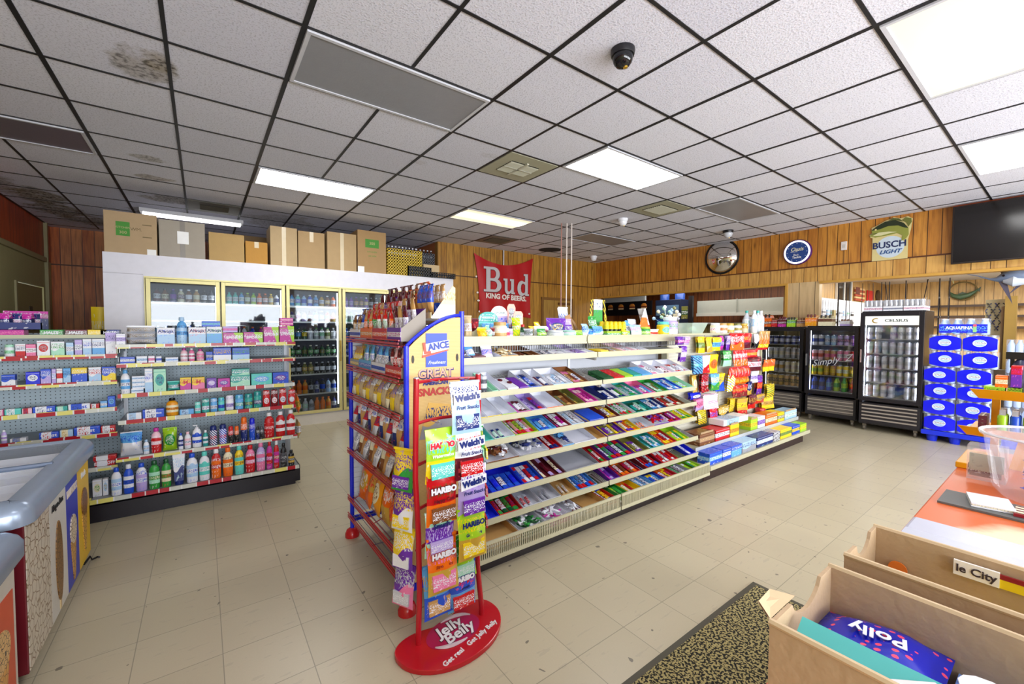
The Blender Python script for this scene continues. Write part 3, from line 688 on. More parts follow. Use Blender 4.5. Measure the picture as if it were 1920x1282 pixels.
TRAYS = {
 'C2': [
  ('pile', 1.226, 1.318, 'maroon,white,navy', 'loose wrapped candy'),
  ('bag', 1.318, 1.385, 'light blue,white,blue', 'light blue candy bag'),
  ('flat', 1.328, 1.425, 'maroon,white,white', 'flat maroon candy box'),
  ('bagw', 1.435, 1.526, 'white,lilac,blue', 'white candy bag'),
  ('pile', 1.536, 1.676, 'beige,cream,tan', 'loose tan wrapped candy'),
  ('tray', 1.681, 1.871, 'brown,brown,cream', 'low brown carton'),
  ('tray', 1.877, 2.065, 'white,grey,maroon', 'white carton of bars'),
  ('tray', 2.071, 2.177, 'white,white,lilac', 'white and lilac carton'),
  ('tray', 2.180, 2.316, 'lilac,white,purple', 'lilac carton'),
  ('tray', 2.321, 2.471, 'white,cream,lilac', 'white and cream carton'),
  ('flat', 2.479, 2.572, 'yellow,gold,brown', 'yellow carton'),
  ('tray', 2.576, 2.742, 'beige,white,tan', 'beige and white carton'),
  ('tray', 2.747, 2.923, 'pale pink,white,pink', 'pale pink carton'),
  ('tray', 2.928, 3.087, 'white,white,red', 'white carton with red print'),
 ],
 'C3': [
  ('bag', 1.371, 1.429, 'dark grey,silver,cream', 'clear jar of brown candy'),
  ('etray', 1.431, 1.479, 'mint,white,lime', 'small mint tray'),
  ('etray', 1.483, 1.546, 'white,mint,green', 'white tray'),
  ('flat', 1.551, 1.641, 'white,red,maroon', 'white box with two round tins'),
  ('flat', 1.644, 1.721, 'purple,white,magenta', 'white and purple tin box'),
  ('tray', 1.724, 1.833, 'white,blue,navy', 'blue and white bar carton'),
  ('tray', 1.837, 1.936, 'white,maroon,navy', 'white carton with maroon bars'),
  ('tray', 1.939, 2.127, 'white,pale blue,silver', 'wide white bar carton'),
  ('tray', 2.131, 2.285, 'brown,tan,pink', 'opened brown carton'),
  ('flat', 2.453, 2.568, 'dark green,black,green', 'dark green carton'),
  ('flat', 2.572, 2.696, 'red,dark red,white', 'red carton'),
  ('flat', 2.701, 2.805, 'lime,green,yellow', 'lime carton'),
  ('flat', 2.810, 2.918, 'teal,turquoise,dark green', 'teal carton'),
  ('flat', 2.923, 3.064, 'light blue,blue,white', 'light blue carton'),
  ('tray', 3.070, 3.227, 'white,white,pink', 'white carton with pink bars'),
  ('tray', 3.233, 3.409, 'white,pale pink,maroon', 'pale carton with maroon bars'),
  ('tray', 3.416, 3.648, 'white,silver,red', 'white carton with red print'),
 ],
 'C4': [
  ('etray', 1.271, 1.368, 'white,yellow,lilac', 'empty white tray with yellow front'),
  ('etray', 1.370, 1.478, 'white,yellow,lilac', 'empty white tray beside another'),
  ('etray', 1.481, 1.591, 'white,lime,white', 'empty white tray with lime front'),
  ('tray', 1.595, 1.711, 'white,magenta,maroon', 'tray of maroon bars'),
  ('tray', 1.714, 1.843, 'lilac,purple,red', 'tray of purple and red bars'),
  ('etray', 1.846, 2.001, 'white,orange,white', 'half empty white tray'),
  ('tray', 2.005, 2.117, 'brown,olive,tan', 'brown and olive bar carton'),
  ('tray', 2.121, 2.211, 'olive,gold,brown', 'olive gum carton'),
  ('tray', 2.215, 2.352, 'magenta,pink,pale pink', 'magenta carton of pink packs'),
  ('tray', 2.359, 2.578, 'navy,blue,white', 'navy carton of blue and white packs'),
  ('tray', 2.583, 2.715, 'white,green,navy', 'white carton with green packs'),
  ('tray', 2.721, 2.877, 'teal,grey,green', 'teal gum carton'),
  ('tray', 2.883, 3.059, 'pink,light blue,magenta', 'pink and blue gum carton'),
  ('tray', 3.064, 3.241, 'green,olive,mint', 'green and olive gum carton'),
  ('tray', 3.248, 3.457, 'blue,light blue,white', 'blue gum carton'),
  ('tray', 3.464, 3.643, 'mint,green,lime', 'mint and green gum carton'),
 ],
 'C5': [
  ('etray', 1.274, 1.410, 'turquoise,mint,lilac', 'turquoise and white tray'),
  ('etray', 1.413, 1.572, 'white,mint,navy', 'deep white tray with navy back'),
  ('tray', 1.575, 1.763, 'lime,pink,red', 'tray of pink striped bars'),
  ('tray', 1.766, 1.922, 'light blue,light blue,blue', 'light blue carton of blue bars'),
  ('tray', 1.926, 2.060, 'dark red,magenta,white', 'dark red carton of pink bars'),
  ('tray', 2.064, 2.193, 'white,pale blue,silver', 'pale carton of silver bars'),
  ('flat', 2.248, 2.405, 'blue,yellow,royal blue', 'blue and yellow carton'),
  ('tray', 2.413, 2.589, 'maroon,yellow,tan', 'carton of yellow candy'),
  ('tray', 2.594, 2.786, 'white,green,red', 'white carton of green and red packs'),
  ('tray', 2.791, 2.998, 'teal,mint,dark green', 'teal carton of mint packs'),
  ('tray', 3.003, 3.196, 'navy,white,light blue', 'navy and white carton'),
  ('tray', 3.202, 3.483, 'brown,red,cream', 'carton of red and brown bars'),
 ],
 'C6': [
  ('pile', 1.357, 1.602, 'white,maroon,brown', 'brown and white bars'),
  ('pile', 1.605, 1.854, 'white,navy,grey', 'grey and white bars'),
  ('tray', 1.857, 1.974, 'red,white,navy', 'red carton'),
  ('pile', 1.977, 2.087, 'navy,white,light blue', 'blue and white bars'),
  ('etray', 2.091, 2.319, 'white,white,navy', 'empty white tray'),
  ('etray', 2.323, 2.421, 'kraft,beige,beige', 'empty cardboard tray'),
  ('tray', 2.435, 2.655, 'purple,yellow,olive', 'purple carton of yellow packs'),
  ('tray', 2.659, 2.835, 'yellow,orange,purple', 'yellow carton with purple edge'),
  ('etray', 2.840, 3.019, 'white,orange,grey', 'clear tray with orange print'),
  ('pile', 3.024, 3.235, 'white,red,purple', 'purple and red wrapped bars'),
  ('tray', 3.240, 3.426, 'magenta,maroon,red', 'magenta carton of bars'),
  ('tray', 3.432, 3.630, 'yellow,lime,green', 'yellow and lime packs'),
 ],
 'C7': [
  ('tray', 1.382, 1.625, 'royal blue,blue,blue', 'wide blue taffy carton'),
  ('tray', 1.628, 1.787, 'blue,red,white', 'blue and red taffy carton'),
  ('tray', 1.790, 1.990, 'maroon,cream,lilac', 'carton of pink and white rolls'),
  ('etray', 1.996, 2.330, 'purple,yellow,grey', 'purple candy tray nearly empty'),
  ('tray', 2.337, 2.448, 'red,dark red,green', 'red carton'),
  ('tray', 2.452, 2.746, 'purple,green,red', 'purple carton of green packs'),
  ('tray', 2.750, 2.933, 'olive,yellow,purple', 'yellow and olive packs'),
  ('tray', 2.938, 3.142, 'teal,white,light blue', 'teal carton of white packs'),
  ('tray', 3.147, 3.328, 'red,orange,yellow', 'red and orange packs'),
  ('tray', 3.334, 3.526, 'lime,green,yellow', 'lime packs'),
 ],
 'C8': [
  ('tray', 1.336, 1.436, 'royal blue,blue,white', 'deep blue bar carton'),
  ('tray', 1.438, 1.614, 'red,green,dark green', 'red carton of green bars'),
  ('etray', 1.617, 1.770, 'silver,red,silver', 'clear plastic tray with red edge'),
  ('etray', 1.773, 1.948, 'silver,grey,grey', 'clear grey plastic tray'),
  ('etray', 1.952, 2.110, 'tan,silver,beige', 'tan plastic tray'),
  ('tray', 2.114, 2.309, 'light blue,blue,red', 'light blue carton of blue bars'),
  ('tray', 2.364, 2.563, 'purple,magenta,lilac', 'purple and magenta bar carton'),
  ('tray', 2.567, 2.818, 'red,brown,orange', 'brown carton with orange print'),
  ('tray', 2.900, 3.115, 'dark red,red,blue', 'dark red bar carton'),
  ('tray', 3.120, 3.348, 'red,red,white', 'bright red bar carton'),
  ('tray', 3.517, 3.782, 'royal blue,blue,white', 'royal blue wafer carton'),
 ],
 'C9': [
  ('etray', 1.239, 1.518, 'kraft,tan,brown', 'large empty cardboard tray'),
  ('pile', 1.527, 1.742, 'white,green,dark green', 'green wrapped chews'),
  ('pile', 1.745, 1.934, 'white,white,magenta', 'white and pink wrapped chews'),
  ('pile', 1.937, 2.069, 'white,maroon,silver', 'small silver wrapped chews'),
  ('etray', 2.073, 2.291, 'dark red,tan,brown', 'dark red empty carton'),
  ('tray', 2.295, 2.406, 'red,yellow,blue', 'red and yellow carton'),
  ('tray', 2.413, 2.548, 'green,lime,green', 'bright green carton'),
  ('tray', 2.553, 2.715, 'yellow,red,orange', 'yellow and red carton'),
  ('tray', 2.720, 2.875, 'light blue,white,grey', 'light blue and white packs'),
  ('tray', 2.880, 3.029, 'blue,light blue,yellow', 'blue packs'),
  ('tray', 3.034, 3.208, 'red,yellow,orange', 'red and orange packs'),
  ('tray', 3.214, 3.390, 'grey,green,olive', 'grey and green packs'),
  ('tray', 3.396, 3.583, 'lime,green,white', 'lime green packs'),
 ],
}
TOP = [
  ('bag', 1.429, 2.42, 1.356, 0.050, 0.110, 'beige,white,tan,band', 'leftmost pale tan candy bag'),
  ('bag', 1.522, 2.5, 1.354, 0.073, 0.099, 'maroon,cream,red,wave', 'maroon and cream candy bag'),
  ('bag', 1.498, 2.36, 1.354, 0.069, 0.050, 'yellow,gold,orange,none', 'small yellow candy bag'),
  ('bag', 1.549, 2.36, 1.356, 0.032, 0.063, 'mint,white,teal,band', 'small mint candy bag'),
  ('bag', 1.582, 2.36, 1.353, 0.033, 0.051, 'dark red,white,brown,band', 'small red candy bag'),
  ('jar', 1.657, 2.38, 1.352, 0.093, 0.082, 'cream,tan,white,low', 'round tub of cream candies'),
  ('bag', 1.704, 2.36, 1.352, 0.025, 0.047, 'white,pink,red,band', 'thin white and pink bag'),
  ('jar', 1.730, 2.36, 1.352, 0.041, 0.047, 'lilac,white,maroon,low', 'small lilac topped tub'),
  ('bag', 1.831, 2.42, 1.353, 0.066, 0.103, 'lime,yellow,white,stripe', 'lime striped bag'),
  ('bag', 2.041, 2.5, 1.383, 0.050, 0.060, 'yellow,gold,white,none', 'upright yellow bag'),
  ('bag', 2.112, 2.52, 1.405, 0.058, 0.084, 'yellow,white,pink,oval', 'yellow and pink bag'),
  ('bag', 1.890, 2.36, 1.351, 0.067, 0.044, 'grey,white,dark green,wave', 'grey and white bag lying in front'),
  ('bag', 2.109, 2.46, 1.383, 0.139, 0.060, 'white,pink,green,oval', 'white bag with pink flowers'),
  ('bag', 2.022, 2.37, 1.349, 0.084, 0.043, 'green,lime,white,band', 'light green bag lying in front'),
  ('bag', 2.241, 2.44, 1.388, 0.156, 0.107, 'purple,navy,gold,oval', 'large purple candy bag'),
  ('bag', 2.400, 2.48, 1.382, 0.085, 0.105, 'lilac,purple,white,band', 'lilac candy bag'),
  ('bag', 2.471, 2.58, 1.490, 0.109, 0.144, 'white,yellow,blue,low', 'tall white and yellow bag'),
  ('jar', 2.154, 2.36, 1.349, 0.126, 0.040, 'silver,white,grey,band', 'clear tub of dark candies'),
  ('jar', 2.303, 2.38, 1.347, 0.129, 0.042, 'silver,mint,grey,band', 'clear tub of pale candies'),
  ('bag', 2.396, 2.36, 1.346, 0.081, 0.037, 'lime,white,green,none', 'lime green bag lying in front'),
  ('bag', 2.497, 2.38, 1.345, 0.072, 0.073, 'pale blue,white,blue,wave', 'pale blue bag'),
  ('bag', 2.574, 2.38, 1.344, 0.073, 0.045, 'light blue,white,blue,wave', 'light blue bag beside the pale one'),
  ('bag', 2.688, 2.46, 1.341, 0.083, 0.125, 'green,lime,white,wave', 'green candy bag'),
  ('bag', 2.627, 2.36, 1.344, 0.119, 0.060, 'light blue,white,blue,wave', 'wide light blue bag lying in front'),
  ('bag', 3.123, 2.44, 1.382, 0.069, 0.100, 'light blue,white,navy,band', 'blue and white bag'),
  ('bag', 3.263, 2.5, 1.416, 0.091, 0.114, 'white,lilac,light blue,band', 'tall white bag'),
  ('bag', 3.160, 2.38, 1.345, 0.141, 0.071, 'pale blue,white,pink,wave', 'pale blue bag with white wave'),
  ('jar', 3.268, 2.37, 1.355, 0.101, 0.061, 'green,lime,white,band', 'small green tub'),
  ('jar', 3.628, 2.42, 1.364, 0.112, 0.101, 'yellow,turquoise,olive,oval', 'yellow and turquoise jar'),
  ('jar', 3.718, 2.4, 1.358, 0.131, 0.137, 'lilac,white,green,low', 'tall lilac and white jar'),
  ('bag', 3.422, 2.38, 1.354, 0.162, 0.040, 'white,red,orange,band', 'low white and red bag'),
  ('bag', 2.955, 2.36, 1.346, 0.066, 0.048, 'yellow,lime,white,band', 'small yellow and lime bag'),
]
PEGS = [
  (4.171, 2.3, 1.148, 0.107, 0.154, 'yellow,olive,green,band', 'yellow and green bag'),
  (4.278, 2.3, 1.152, 0.102, 0.148, 'yellow,gold,olive,low', 'yellow and olive bag'),
  (4.431, 2.3, 1.163, 0.193, 0.130, 'yellow,light blue,blue,band', 'yellow bag with blue print'),
  (4.581, 2.3, 1.162, 0.091, 0.147, 'magenta,purple,white,band', 'magenta bag'),
  (4.681, 2.3, 1.163, 0.103, 0.145, 'lilac,purple,navy,low', 'lilac bag'),
  (4.877, 2.3, 1.158, 0.272, 0.178, 'red,orange,white,wave', 'red and orange bag'),
  (5.148, 2.3, 1.169, 0.254, 0.165, 'red,maroon,gold,low', 'red bag with gold foot'),
  (5.348, 2.3, 1.171, 0.128, 0.152, 'white,black,silver,wave', 'white and black bag'),
  (5.566, 2.3, 1.213, 0.307, 0.154, 'tan,orange,brown,wave', 'tall tan pretzel bag'),
  (5.585, 2.3, 1.138, 0.322, 0.070, 'yellow,red,olive,low', 'yellow and red bag'),
  (4.062, 2.3, 0.940, 0.156, 0.171, 'light blue,navy,turquoise,stripe', 'light blue bag'),
  (4.225, 2.3, 0.937, 0.156, 0.171, 'pale pink,red,white,wave', 'pale pink and red bag'),
  (4.425, 2.3, 0.919, 0.215, 0.190, 'yellow,orange,brown,oval', 'yellow bag with orange oval'),
  (4.659, 2.3, 0.986, 0.233, 0.157, 'green,mint,white,low', 'green bag'),
  (4.959, 2.3, 0.973, 0.350, 0.178, 'red,orange,white,low', 'bundle of red snack bags'),
  (5.381, 2.3, 0.887, 0.298, 0.161, 'maroon,silver,red,band', 'maroon and silver bag'),
  (5.708, 2.3, 0.868, 0.337, 0.139, 'orange,yellow,red,low', 'orange and yellow bag'),
  (5.274, 2.3, 1.061, 0.291, 0.079, 'red,gold,orange,band', 'small red and gold bag'),
  (4.063, 2.3, 0.747, 0.102, 0.161, 'gold,cream,brown,oval', 'gold bag'),
  (4.221, 2.3, 0.736, 0.202, 0.180, 'dark red,red,silver,stripe', 'dark red bag'),
  (4.409, 2.3, 0.742, 0.153, 0.160, 'light blue,green,yellow,wave', 'light blue and green bag'),
  (4.585, 2.3, 0.712, 0.185, 0.180, 'yellow,blue,navy,wave', 'yellow and blue bag'),
  (4.780, 2.3, 0.695, 0.193, 0.176, 'yellow,white,blue,stripe', 'yellow and white striped bag'),
  (4.966, 2.3, 0.844, 0.539, 0.117, 'red,red,orange,wave', 'very wide red bag'),
  (5.037, 2.3, 0.750, 0.427, 0.084, 'orange,amber,gold,band', 'wide orange bag'),
  (4.973, 2.3, 0.613, 0.361, 0.132, 'red,dark red,gold,low', 'red round bottomed bag'),
  (5.347, 2.3, 0.751, 0.178, 0.126, 'white,lilac,navy,band', 'white and lilac bag'),
  (5.539, 2.3, 0.588, 0.148, 0.221, 'purple,red,gold,band', 'purple and red bag'),
  (5.777, 2.3, 0.534, 0.289, 0.151, 'yellow,olive,green,stripe', 'striped yellow and olive bag'),
  (5.228, 2.3, 0.617, 0.154, 0.143, 'navy,gold,white,wave', 'navy and gold bag'),
  (5.785, 2.3, 0.383, 0.289, 0.147, 'yellow,gold,brown,band', 'yellow bag near the floor end'),
  (5.288, 2.3, 0.443, 0.180, 0.153, 'maroon,red,gold,wave', 'maroon bag'),
  (5.498, 2.3, 0.486, 0.236, 0.101, 'gold,red,navy,wave', 'gold and red bag'),
  (4.077, 2.3, 0.674, 0.236, 0.059, 'royal blue,white,navy,oval', 'deep blue bag'),
  (4.106, 2.3, 0.556, 0.202, 0.108, 'pink,lilac,maroon,wave', 'pink and lilac bag'),
  (4.338, 2.3, 0.548, 0.258, 0.143, 'pale pink,white,pink,stripe', 'pale pink and white bag'),
  (4.220, 2.3, 0.398, 0.161, 0.135, 'yellow,olive,black,stripe', 'yellow and black bag'),
  (4.389, 2.3, 0.373, 0.171, 0.164, 'red,white,blue,low', 'red bag with white and blue foot'),
  (4.628, 2.3, 0.418, 0.282, 0.115, 'gold,black,cream,wave', 'gold and black bag'),
  (4.857, 2.3, 0.449, 0.168, 0.145, 'yellow,gold,olive,stripe', 'upper yellow bag'),
  (5.055, 2.3, 0.446, 0.214, 0.130, 'gold,yellow,brown,band', 'upper gold bag'),
  (5.048, 2.3, 0.359, 0.206, 0.083, 'red,dark red,gold,oval', 'low red bag'),
  (3.617, 2.16, 1.091, 0.103, 0.135, 'purple,lilac,white,band', 'purple bag at the left edge'),
  (3.506, 2.16, 1.252, 0.109, 0.065, 'purple,magenta,white,band', 'purple pack near the trough end'),
  (3.627, 2.16, 1.250, 0.119, 0.066, 'lilac,magenta,white,band', 'lilac pack near the trough end'),
]
DECK = [
  ('U', 3.936, 0.288, 0.110, 'brown,kraft,tan,band', 'brown opened carton'),
  ('U', 4.233, 0.296, 0.110, 'red,white,maroon,band', 'red and white carton'),
  ('U', 4.484, 0.194, 0.120, 'yellow,amber,brown,band', 'yellow carton'),
  ('U', 4.555, 0.558, 0.060, 'white,pale blue,grey,long', 'wide white flat carton'),
  ('U', 4.927, 0.170, 0.120, 'lime,yellow,olive,band', 'lime yellow carton'),
  ('U', 5.110, 0.184, 0.130, 'white,purple,lilac,band', 'white carton with purple panel'),
  ('U', 5.374, 0.321, 0.120, 'orange,cream,brown,band', 'orange and cream carton'),
  ('U', 5.640, 0.195, 0.110, 'yellow,olive,white,band', 'yellow and olive carton'),
  ('U', 5.933, 0.376, 0.100, 'pale blue,white,green,band', 'pale blue carton'),
  ('L', 3.368, 0.142, 0.060, 'lime,green,yellow,long', 'flat lime carton'),
  ('L', 3.572, 0.253, 0.090, 'light blue,green,blue,wave', 'blue and green carton'),
  ('L', 3.823, 0.238, 0.150, 'blue,light blue,white,band', 'tall blue carton'),
  ('L', 4.027, 0.161, 0.130, 'blue,white,navy,band', 'blue and white carton'),
  ('L', 4.219, 0.213, 0.130, 'light blue,blue,white,top', 'bright blue carton'),
  ('L', 4.489, 0.314, 0.110, 'pale blue,grey,navy,wave', 'pale blue and grey carton'),
  ('L', 4.854, 0.396, 0.110, 'navy,white,light blue,band', 'navy and white carton'),
  ('L', 5.145, 0.170, 0.120, 'black,white,silver,stripe', 'black and white carton'),
  ('L', 5.398, 0.322, 0.100, 'yellow,olive,green,band', 'yellow carton'),
  ('L', 5.682, 0.227, 0.100, 'blue,yellow,navy,band', 'blue and yellow carton'),
  ('L', 5.906, 0.204, 0.090, 'lime,yellow,green,band', 'lime and yellow carton'),
]
# ================================================================== GOODS LIBRARY (origin at bottom centre, front towards -Y)
PR = {}


def q5(v): return max(.006, round(v / .004) * .004)


def smooth_bag(w, d, h, nx=9, nz=11, crimp=.06, flop=0.0, seed=0):
    rr = random.Random(seed); mb = MB(); vs = []; fs = []
    ph = [rr.uniform(0, 6) for _ in range(4)]
    for side in (-1, 1):
        for j in range(nz):
            t = j / (nz - 1)
            for i in range(nx):
                s = i / (nx - 1)
                e = max(0, math.sin(PI * s)) ** .55
                tt = min(1, max(0, (t - crimp) / (1 - 2 * crimp))); v = max(0, math.sin(PI * tt)) ** .5
                th = .5 * d * e * v * (1 + .16 * math.sin(s * 9 + ph[0] + t * 5) * side + .1 * math.sin(t * 13 + ph[1]))
                x = (s - .5) * w * (1 - .06 * math.sin(PI * t)); z = t * h
                vs.append((x, side * (th + .0006) + .008 * math.sin(t * 3 + ph[2]), z))
    n = nx * nz
    for side in (0, 1):
        for j in range(nz - 1):
            for i in range(nx - 1):
                a = side * n + j * nx + i; f = (a, a + 1, a + nx + 1, a + nx); fs.append(f if side == 0 else f[::-1])
    for j in range(nz - 1):
        for i in (0, nx - 1):
            a = j * nx + i; f = (a, a + nx, a + nx + n, a + n); fs.append(f if i == 0 else f[::-1])
    for i in range(nx - 1):
        for j in (0, nz - 1):
            a = j * nx + i; f = (a, a + n, a + n + 1, a + 1); fs.append(f if j == 0 else f[::-1])
    mb.add(vs, fs); mb.sm = True
    return mb


def cols(s):
    p = s.split(',')
    return p[0], p[1], p[2], (p[3] if len(p) > 3 else 'band')


def proto(kind, w, d, h, cs):
    """returns [(part name, mesh)...]; the first is the thing's own mesh, the rest its children"""
    w, d, h = q5(w), q5(d), q5(h)
    k = (kind, w, d, h, cs)
    if k in PR: return PR[k]
    c1, c2, c3, st = cols(cs)
    m = pk(c1, c2, c3, st)
    o = []
    if kind == 'box':
        o.append(('body', MB().cbox(0, 0, 0, w, d, h).mesh('box', m, bevel=min(.0015, h / 8))))
        o.append(('end_flap', MB().cbox(0, -d / 2 - .0003, h * .86, w * .94, .0012, h * .02).mesh('end_flap', M(c2, .5))))
    elif kind in ('bottle', 'pump'):
        r = w / 2 * .94; y = min(d, w * .62) / w
        nk = .34 * r if h > w * 1.4 else .5 * r; ch = h * .13
        prof = [(r * .88, 0), (r, h * .03), (r * .97, h * .3), (r, h * .55), (r * .9, h * .72), (r * .6, h * .81), (nk, h * .84), (nk, h * .86)]
        o.append(('body', MB().lathe(prof, 14, None, 1, max(.5, y)).mesh('bottle', m)))
        capc = {'red': 'white', 'dark red': 'white', 'amber': 'black', 'green': 'dark green', 'pale pink': 'magenta', 'black': 'black'}.get(c1, 'blue' if c3 in ('blue',) else c2)
        if kind == 'pump':
            cm = MB().lathe([(nk * 1.2, h * .85), (nk * 1.2, h * .9), (nk * .3, h * .91), (nk * .3, h * .97)], 8).box(-nk * 2.4, nk * .5, -nk * .4, nk * .4, h * .965, h)
            o.append(('pump_head', cm.mesh('pump_head', M('white', .3))))
        else: o.append(('cap', MB().lathe([(nk * 1.5, h * .855), (nk * 1.6, h * .87), (nk * 1.45, h * .985), (nk * 1.2, h)], 12, None, 1, .8).mesh('cap', M(capc, .3))))
        o.append(('label', MB().lathe([(r * 1.012, h * .2), (r * 1.012, h * .6)], 14, None, 1, max(.5, y) * 1.02).mesh('label', pk(c2, c1, c3, 'band'))))
    elif kind == 'deo':
        r = w / 2 * .95
        o.append(('body', MB().lathe([(r * .8, 0), (r, h * .03), (r, h * .66), (r * .9, h * .68)], 14, None, 1, .55).mesh('stick', m)))
        o.append(('cap', MB().lathe([(r * .97, h * .67), (r * .98, h * .9), (r * .8, h * .98), (r * .3, h)], 14, None, 1, .55).mesh('cap', pk(c1, c1, c2, 'none', .25))))
    elif kind == 'can':
        r = w / 2 * .93
        o.append(('body', MB().lathe([(r * .9, 0), (r, h * .02), (r, h * .74), (r * .75, h * .8)], 14).mesh('can', m)))
        cc = {'top': c2}.get(st, 'navy')
        o.append(('cap', MB().lathe([(r * .86, h * .78), (r * .86, h * .94), (r * .6, h)], 12).mesh('cap', M(cc, .3))))
    elif kind == 'drinkcan':
        r = w / 2
        o.append(('body', MB().lathe([(r * .75, 0), (r, h * .06), (r, h * .88), (r * .8, h * .95)], 12).mesh('drink_can', m)))
        o.append(('can_lid', MB().lathe([(r * .82, h * .945), (r * .82, h), (r * .74, h), (r * .74, h * .97)], 12).mesh('can_lid', M('silver', .25, .9))))
    elif kind == 'drink':
        r = w / 2
        o.append(('body', MB().lathe([(r * .85, 0), (r, h * .03), (r * .93, h * .3), (r, h * .6), (r * .8, h * .74), (r * .36, h * .86), (r * .36, h * .9)], 12).mesh('drink_bottle', pk(c1, c2, c3, 'band', .15))))
        o.append(('cap', MB().lathe([(r * .46, h * .9), (r * .46, h), (r * .38, h)], 10).mesh('cap', M(c3, .35))))
    elif kind == 'jar':
        r = w / 2 * .95
        o.append(('body', MB().lathe([(r * .9, 0), (r, h * .04), (r, h * .72), (r * .8, h * .8)], 14).mesh('jar', m)))
        o.append(('lid', MB().lathe([(r * .88, h * .8), (r * .9, h * .97), (r * .85, h)], 14).mesh('lid', M(c2, .35))))
    elif kind == 'tube':
        o.append(('body', MB().add([(-w / 2, -.003, h), (w / 2, -.003, h), (w / 2, .003, h), (-w / 2, .003, h), (-w * .36, -d * .3, h * .12), (w * .36, -d * .3, h * .12), (w * .36, d * .3, h * .12), (-w * .36, d * .3, h * .12)],
                                   [(0, 1, 2, 3), (7, 6, 5, 4), (0, 4, 5, 1), (1, 5, 6, 2), (2, 6, 7, 3), (3, 7, 4, 0)]).mesh('tube', m)))
        o.append(('cap', MB().lathe([(w * .34, 0), (w * .34, h * .12)], 12, None, 1, .7).mesh('cap', M(c2, .3))))
    elif kind in ('bag', 'bagw'):
        o.append(('body', smooth_bag(w, d, h, seed=len(PR)).mesh('bag', pk(c1, c2, c3, st, .22))))
        o.append(('crimped_edge', MB().cbox(0, 0, h - .001, w * .97, .003, .008).mesh('crimped_edge', M(c1, .3))))
    elif kind == 'bar':                      # lies along Y
        o.append(('body', smooth_bag(w, h, d, 5, 9, .08, seed=3).mesh('wrapper', pk(c1, c2, c3, 'wrap', .25))))
        me = o[0][1]; me.transform(Matrix.Rotation(PI / 2, 4, 'X')); me.transform(Matrix.Translation((0, -min(q.co.y for q in me.vertices), -min(q.co.z for q in me.vertices))))
    PR[k] = o
    return o


def place(protos, name, label, cat, loc, rot=(0, 0, 0), group=None, parts=True):
    r = link(name, protos[0][1], None, loc, rot); tag(r, label, cat, group)
    if parts:
        for n, me in protos[1:]: link(n, me, r)
    return r


USED = {}
ORD = ['first', 'second', 'third', 'fourth', 'fifth', 'sixth', 'seventh', 'eighth', 'ninth', 'tenth', 'eleventh', 'twelfth']


def lab(desc, where):
    return desc + ' ' + where


# ================================================================== LEFT TOILETRY GONDOLA
def price_rail_mat(axis='x'):
    m, nt, b = new_mat('price_rail_tickets'); g = NG(nt); v, x, y, z = g.coords('Object')
    wn = g.n('ShaderNodeTexVoronoi', voronoi_dimensions='1D'); wn.inputs['Scale'].default_value = 13; wn.inputs['Randomness'].default_value = .8
    sh = g.m('ADD', x if axis == 'x' else y, g.m('MULTIPLY', g.m('FLOOR', g.m('MULTIPLY', z, 16.0)), 1.37)); nt.links.new(sh, wn.inputs['W'])
    sp = g.n('ShaderNodeSeparateColor'); nt.links.new(wn.outputs['Color'], sp.inputs[0])
    col = g.mix(g.m('GREATER_THAN', sp.outputs[0], .48), lin('cfd2c8'), lin('b01828'))
    col = g.mix(g.m('GREATER_THAN', sp.outputs[1], .68), col, lin('e4dc78'))
    ed = g.n('ShaderNodeTexVoronoi', voronoi_dimensions='1D', feature='DISTANCE_TO_EDGE'); ed.inputs['Scale'].default_value = 13; ed.inputs['Randomness'].default_value = .8; nt.links.new(sh, ed.inputs['W'])
    col = g.mix(g.m('LESS_THAN', ed.outputs['Distance'], .05), col, lin('e8e8e8'))
    nt.links.new(col, b.inputs['Base Color']); b.inputs['Roughness'].default_value = .3
    return m


def pegboard_mat():
    m, nt, b = new_mat('pegboard'); g = NG(nt); v, x, y, z = g.coords('Object')
    dx = g.m('PINGPONG', x, .0127); dz = g.m('PINGPONG', z, .0127)
    hole = g.m('LESS_THAN', g.m('ADD', g.m('POWER', dx, 2.0), g.m('POWER', dz, 2.0)), .0033 ** 2)
    nt.links.new(g.mix(hole, lin('b8cad6'), lin('17202c')), b.inputs['Base Color']); b.inputs['Roughness'].default_value = .5
    return m


PEG = pegboard_mat(); RAILM = price_rail_mat()
gl = tag(empty('toiletry_rack', (0, 4.55, 0)), 'double grey pegboard shelving rack of toiletries and medicines in front of the walk-in cooler', 'store shelf')
SH = M('8d9096', .4, .3)


def gpart(name, mb, m, **kw):
    o = part(name, mb, m, gl, **kw); o.location = (0, -4.55, 0); return o


gpart('kick_plate', MB().box(-1.72, .65, 4.13, 4.97, 0, .12).box(.65, .70, 4.2, 4.9, 0, .14), M('1a1620', .35))
gpart('pegboard_panel', MB().box(-.5, .64, 4.535, 4.565, .16, 1.26), PEG)
gpart('pegboard_panel', MB().box(-1.72, -.5, 4.535, 4.565, .16, 1.35), PEG)
for x in (-1.72, -.5, .64):
    gpart('upright', MB().box(x - .013, x + .013, 4.52, 4.58, .1, 1.29), M('a9adb4', .3, .5))
rowz = {'LR1': (1.267, -.5, .66, 4.105), 'LR2': (1.128, -.5, .66, 4.12), 'LR3': (.905, -.5, .655, 4.13), 'LR4': (.712, -.5, .66, 4.12), 'LR5': (.445, -.515, .665, 4.10), 'LR6': (.182, -.65, .67, 4.06),
        'LL1': (1.198, -1.72, -.5, 4.17), 'LL2': (1.007, -1.72, -.505, 4.17), 'LL3': (.811, -1.72, -.51, 4.17), 'LL4': (.627, -1.72, -.512, 4.17), 'LL5': (.384, -1.72, -.515, 4.17), 'LL6': (.182, -1.72, -.65, 4.12)}
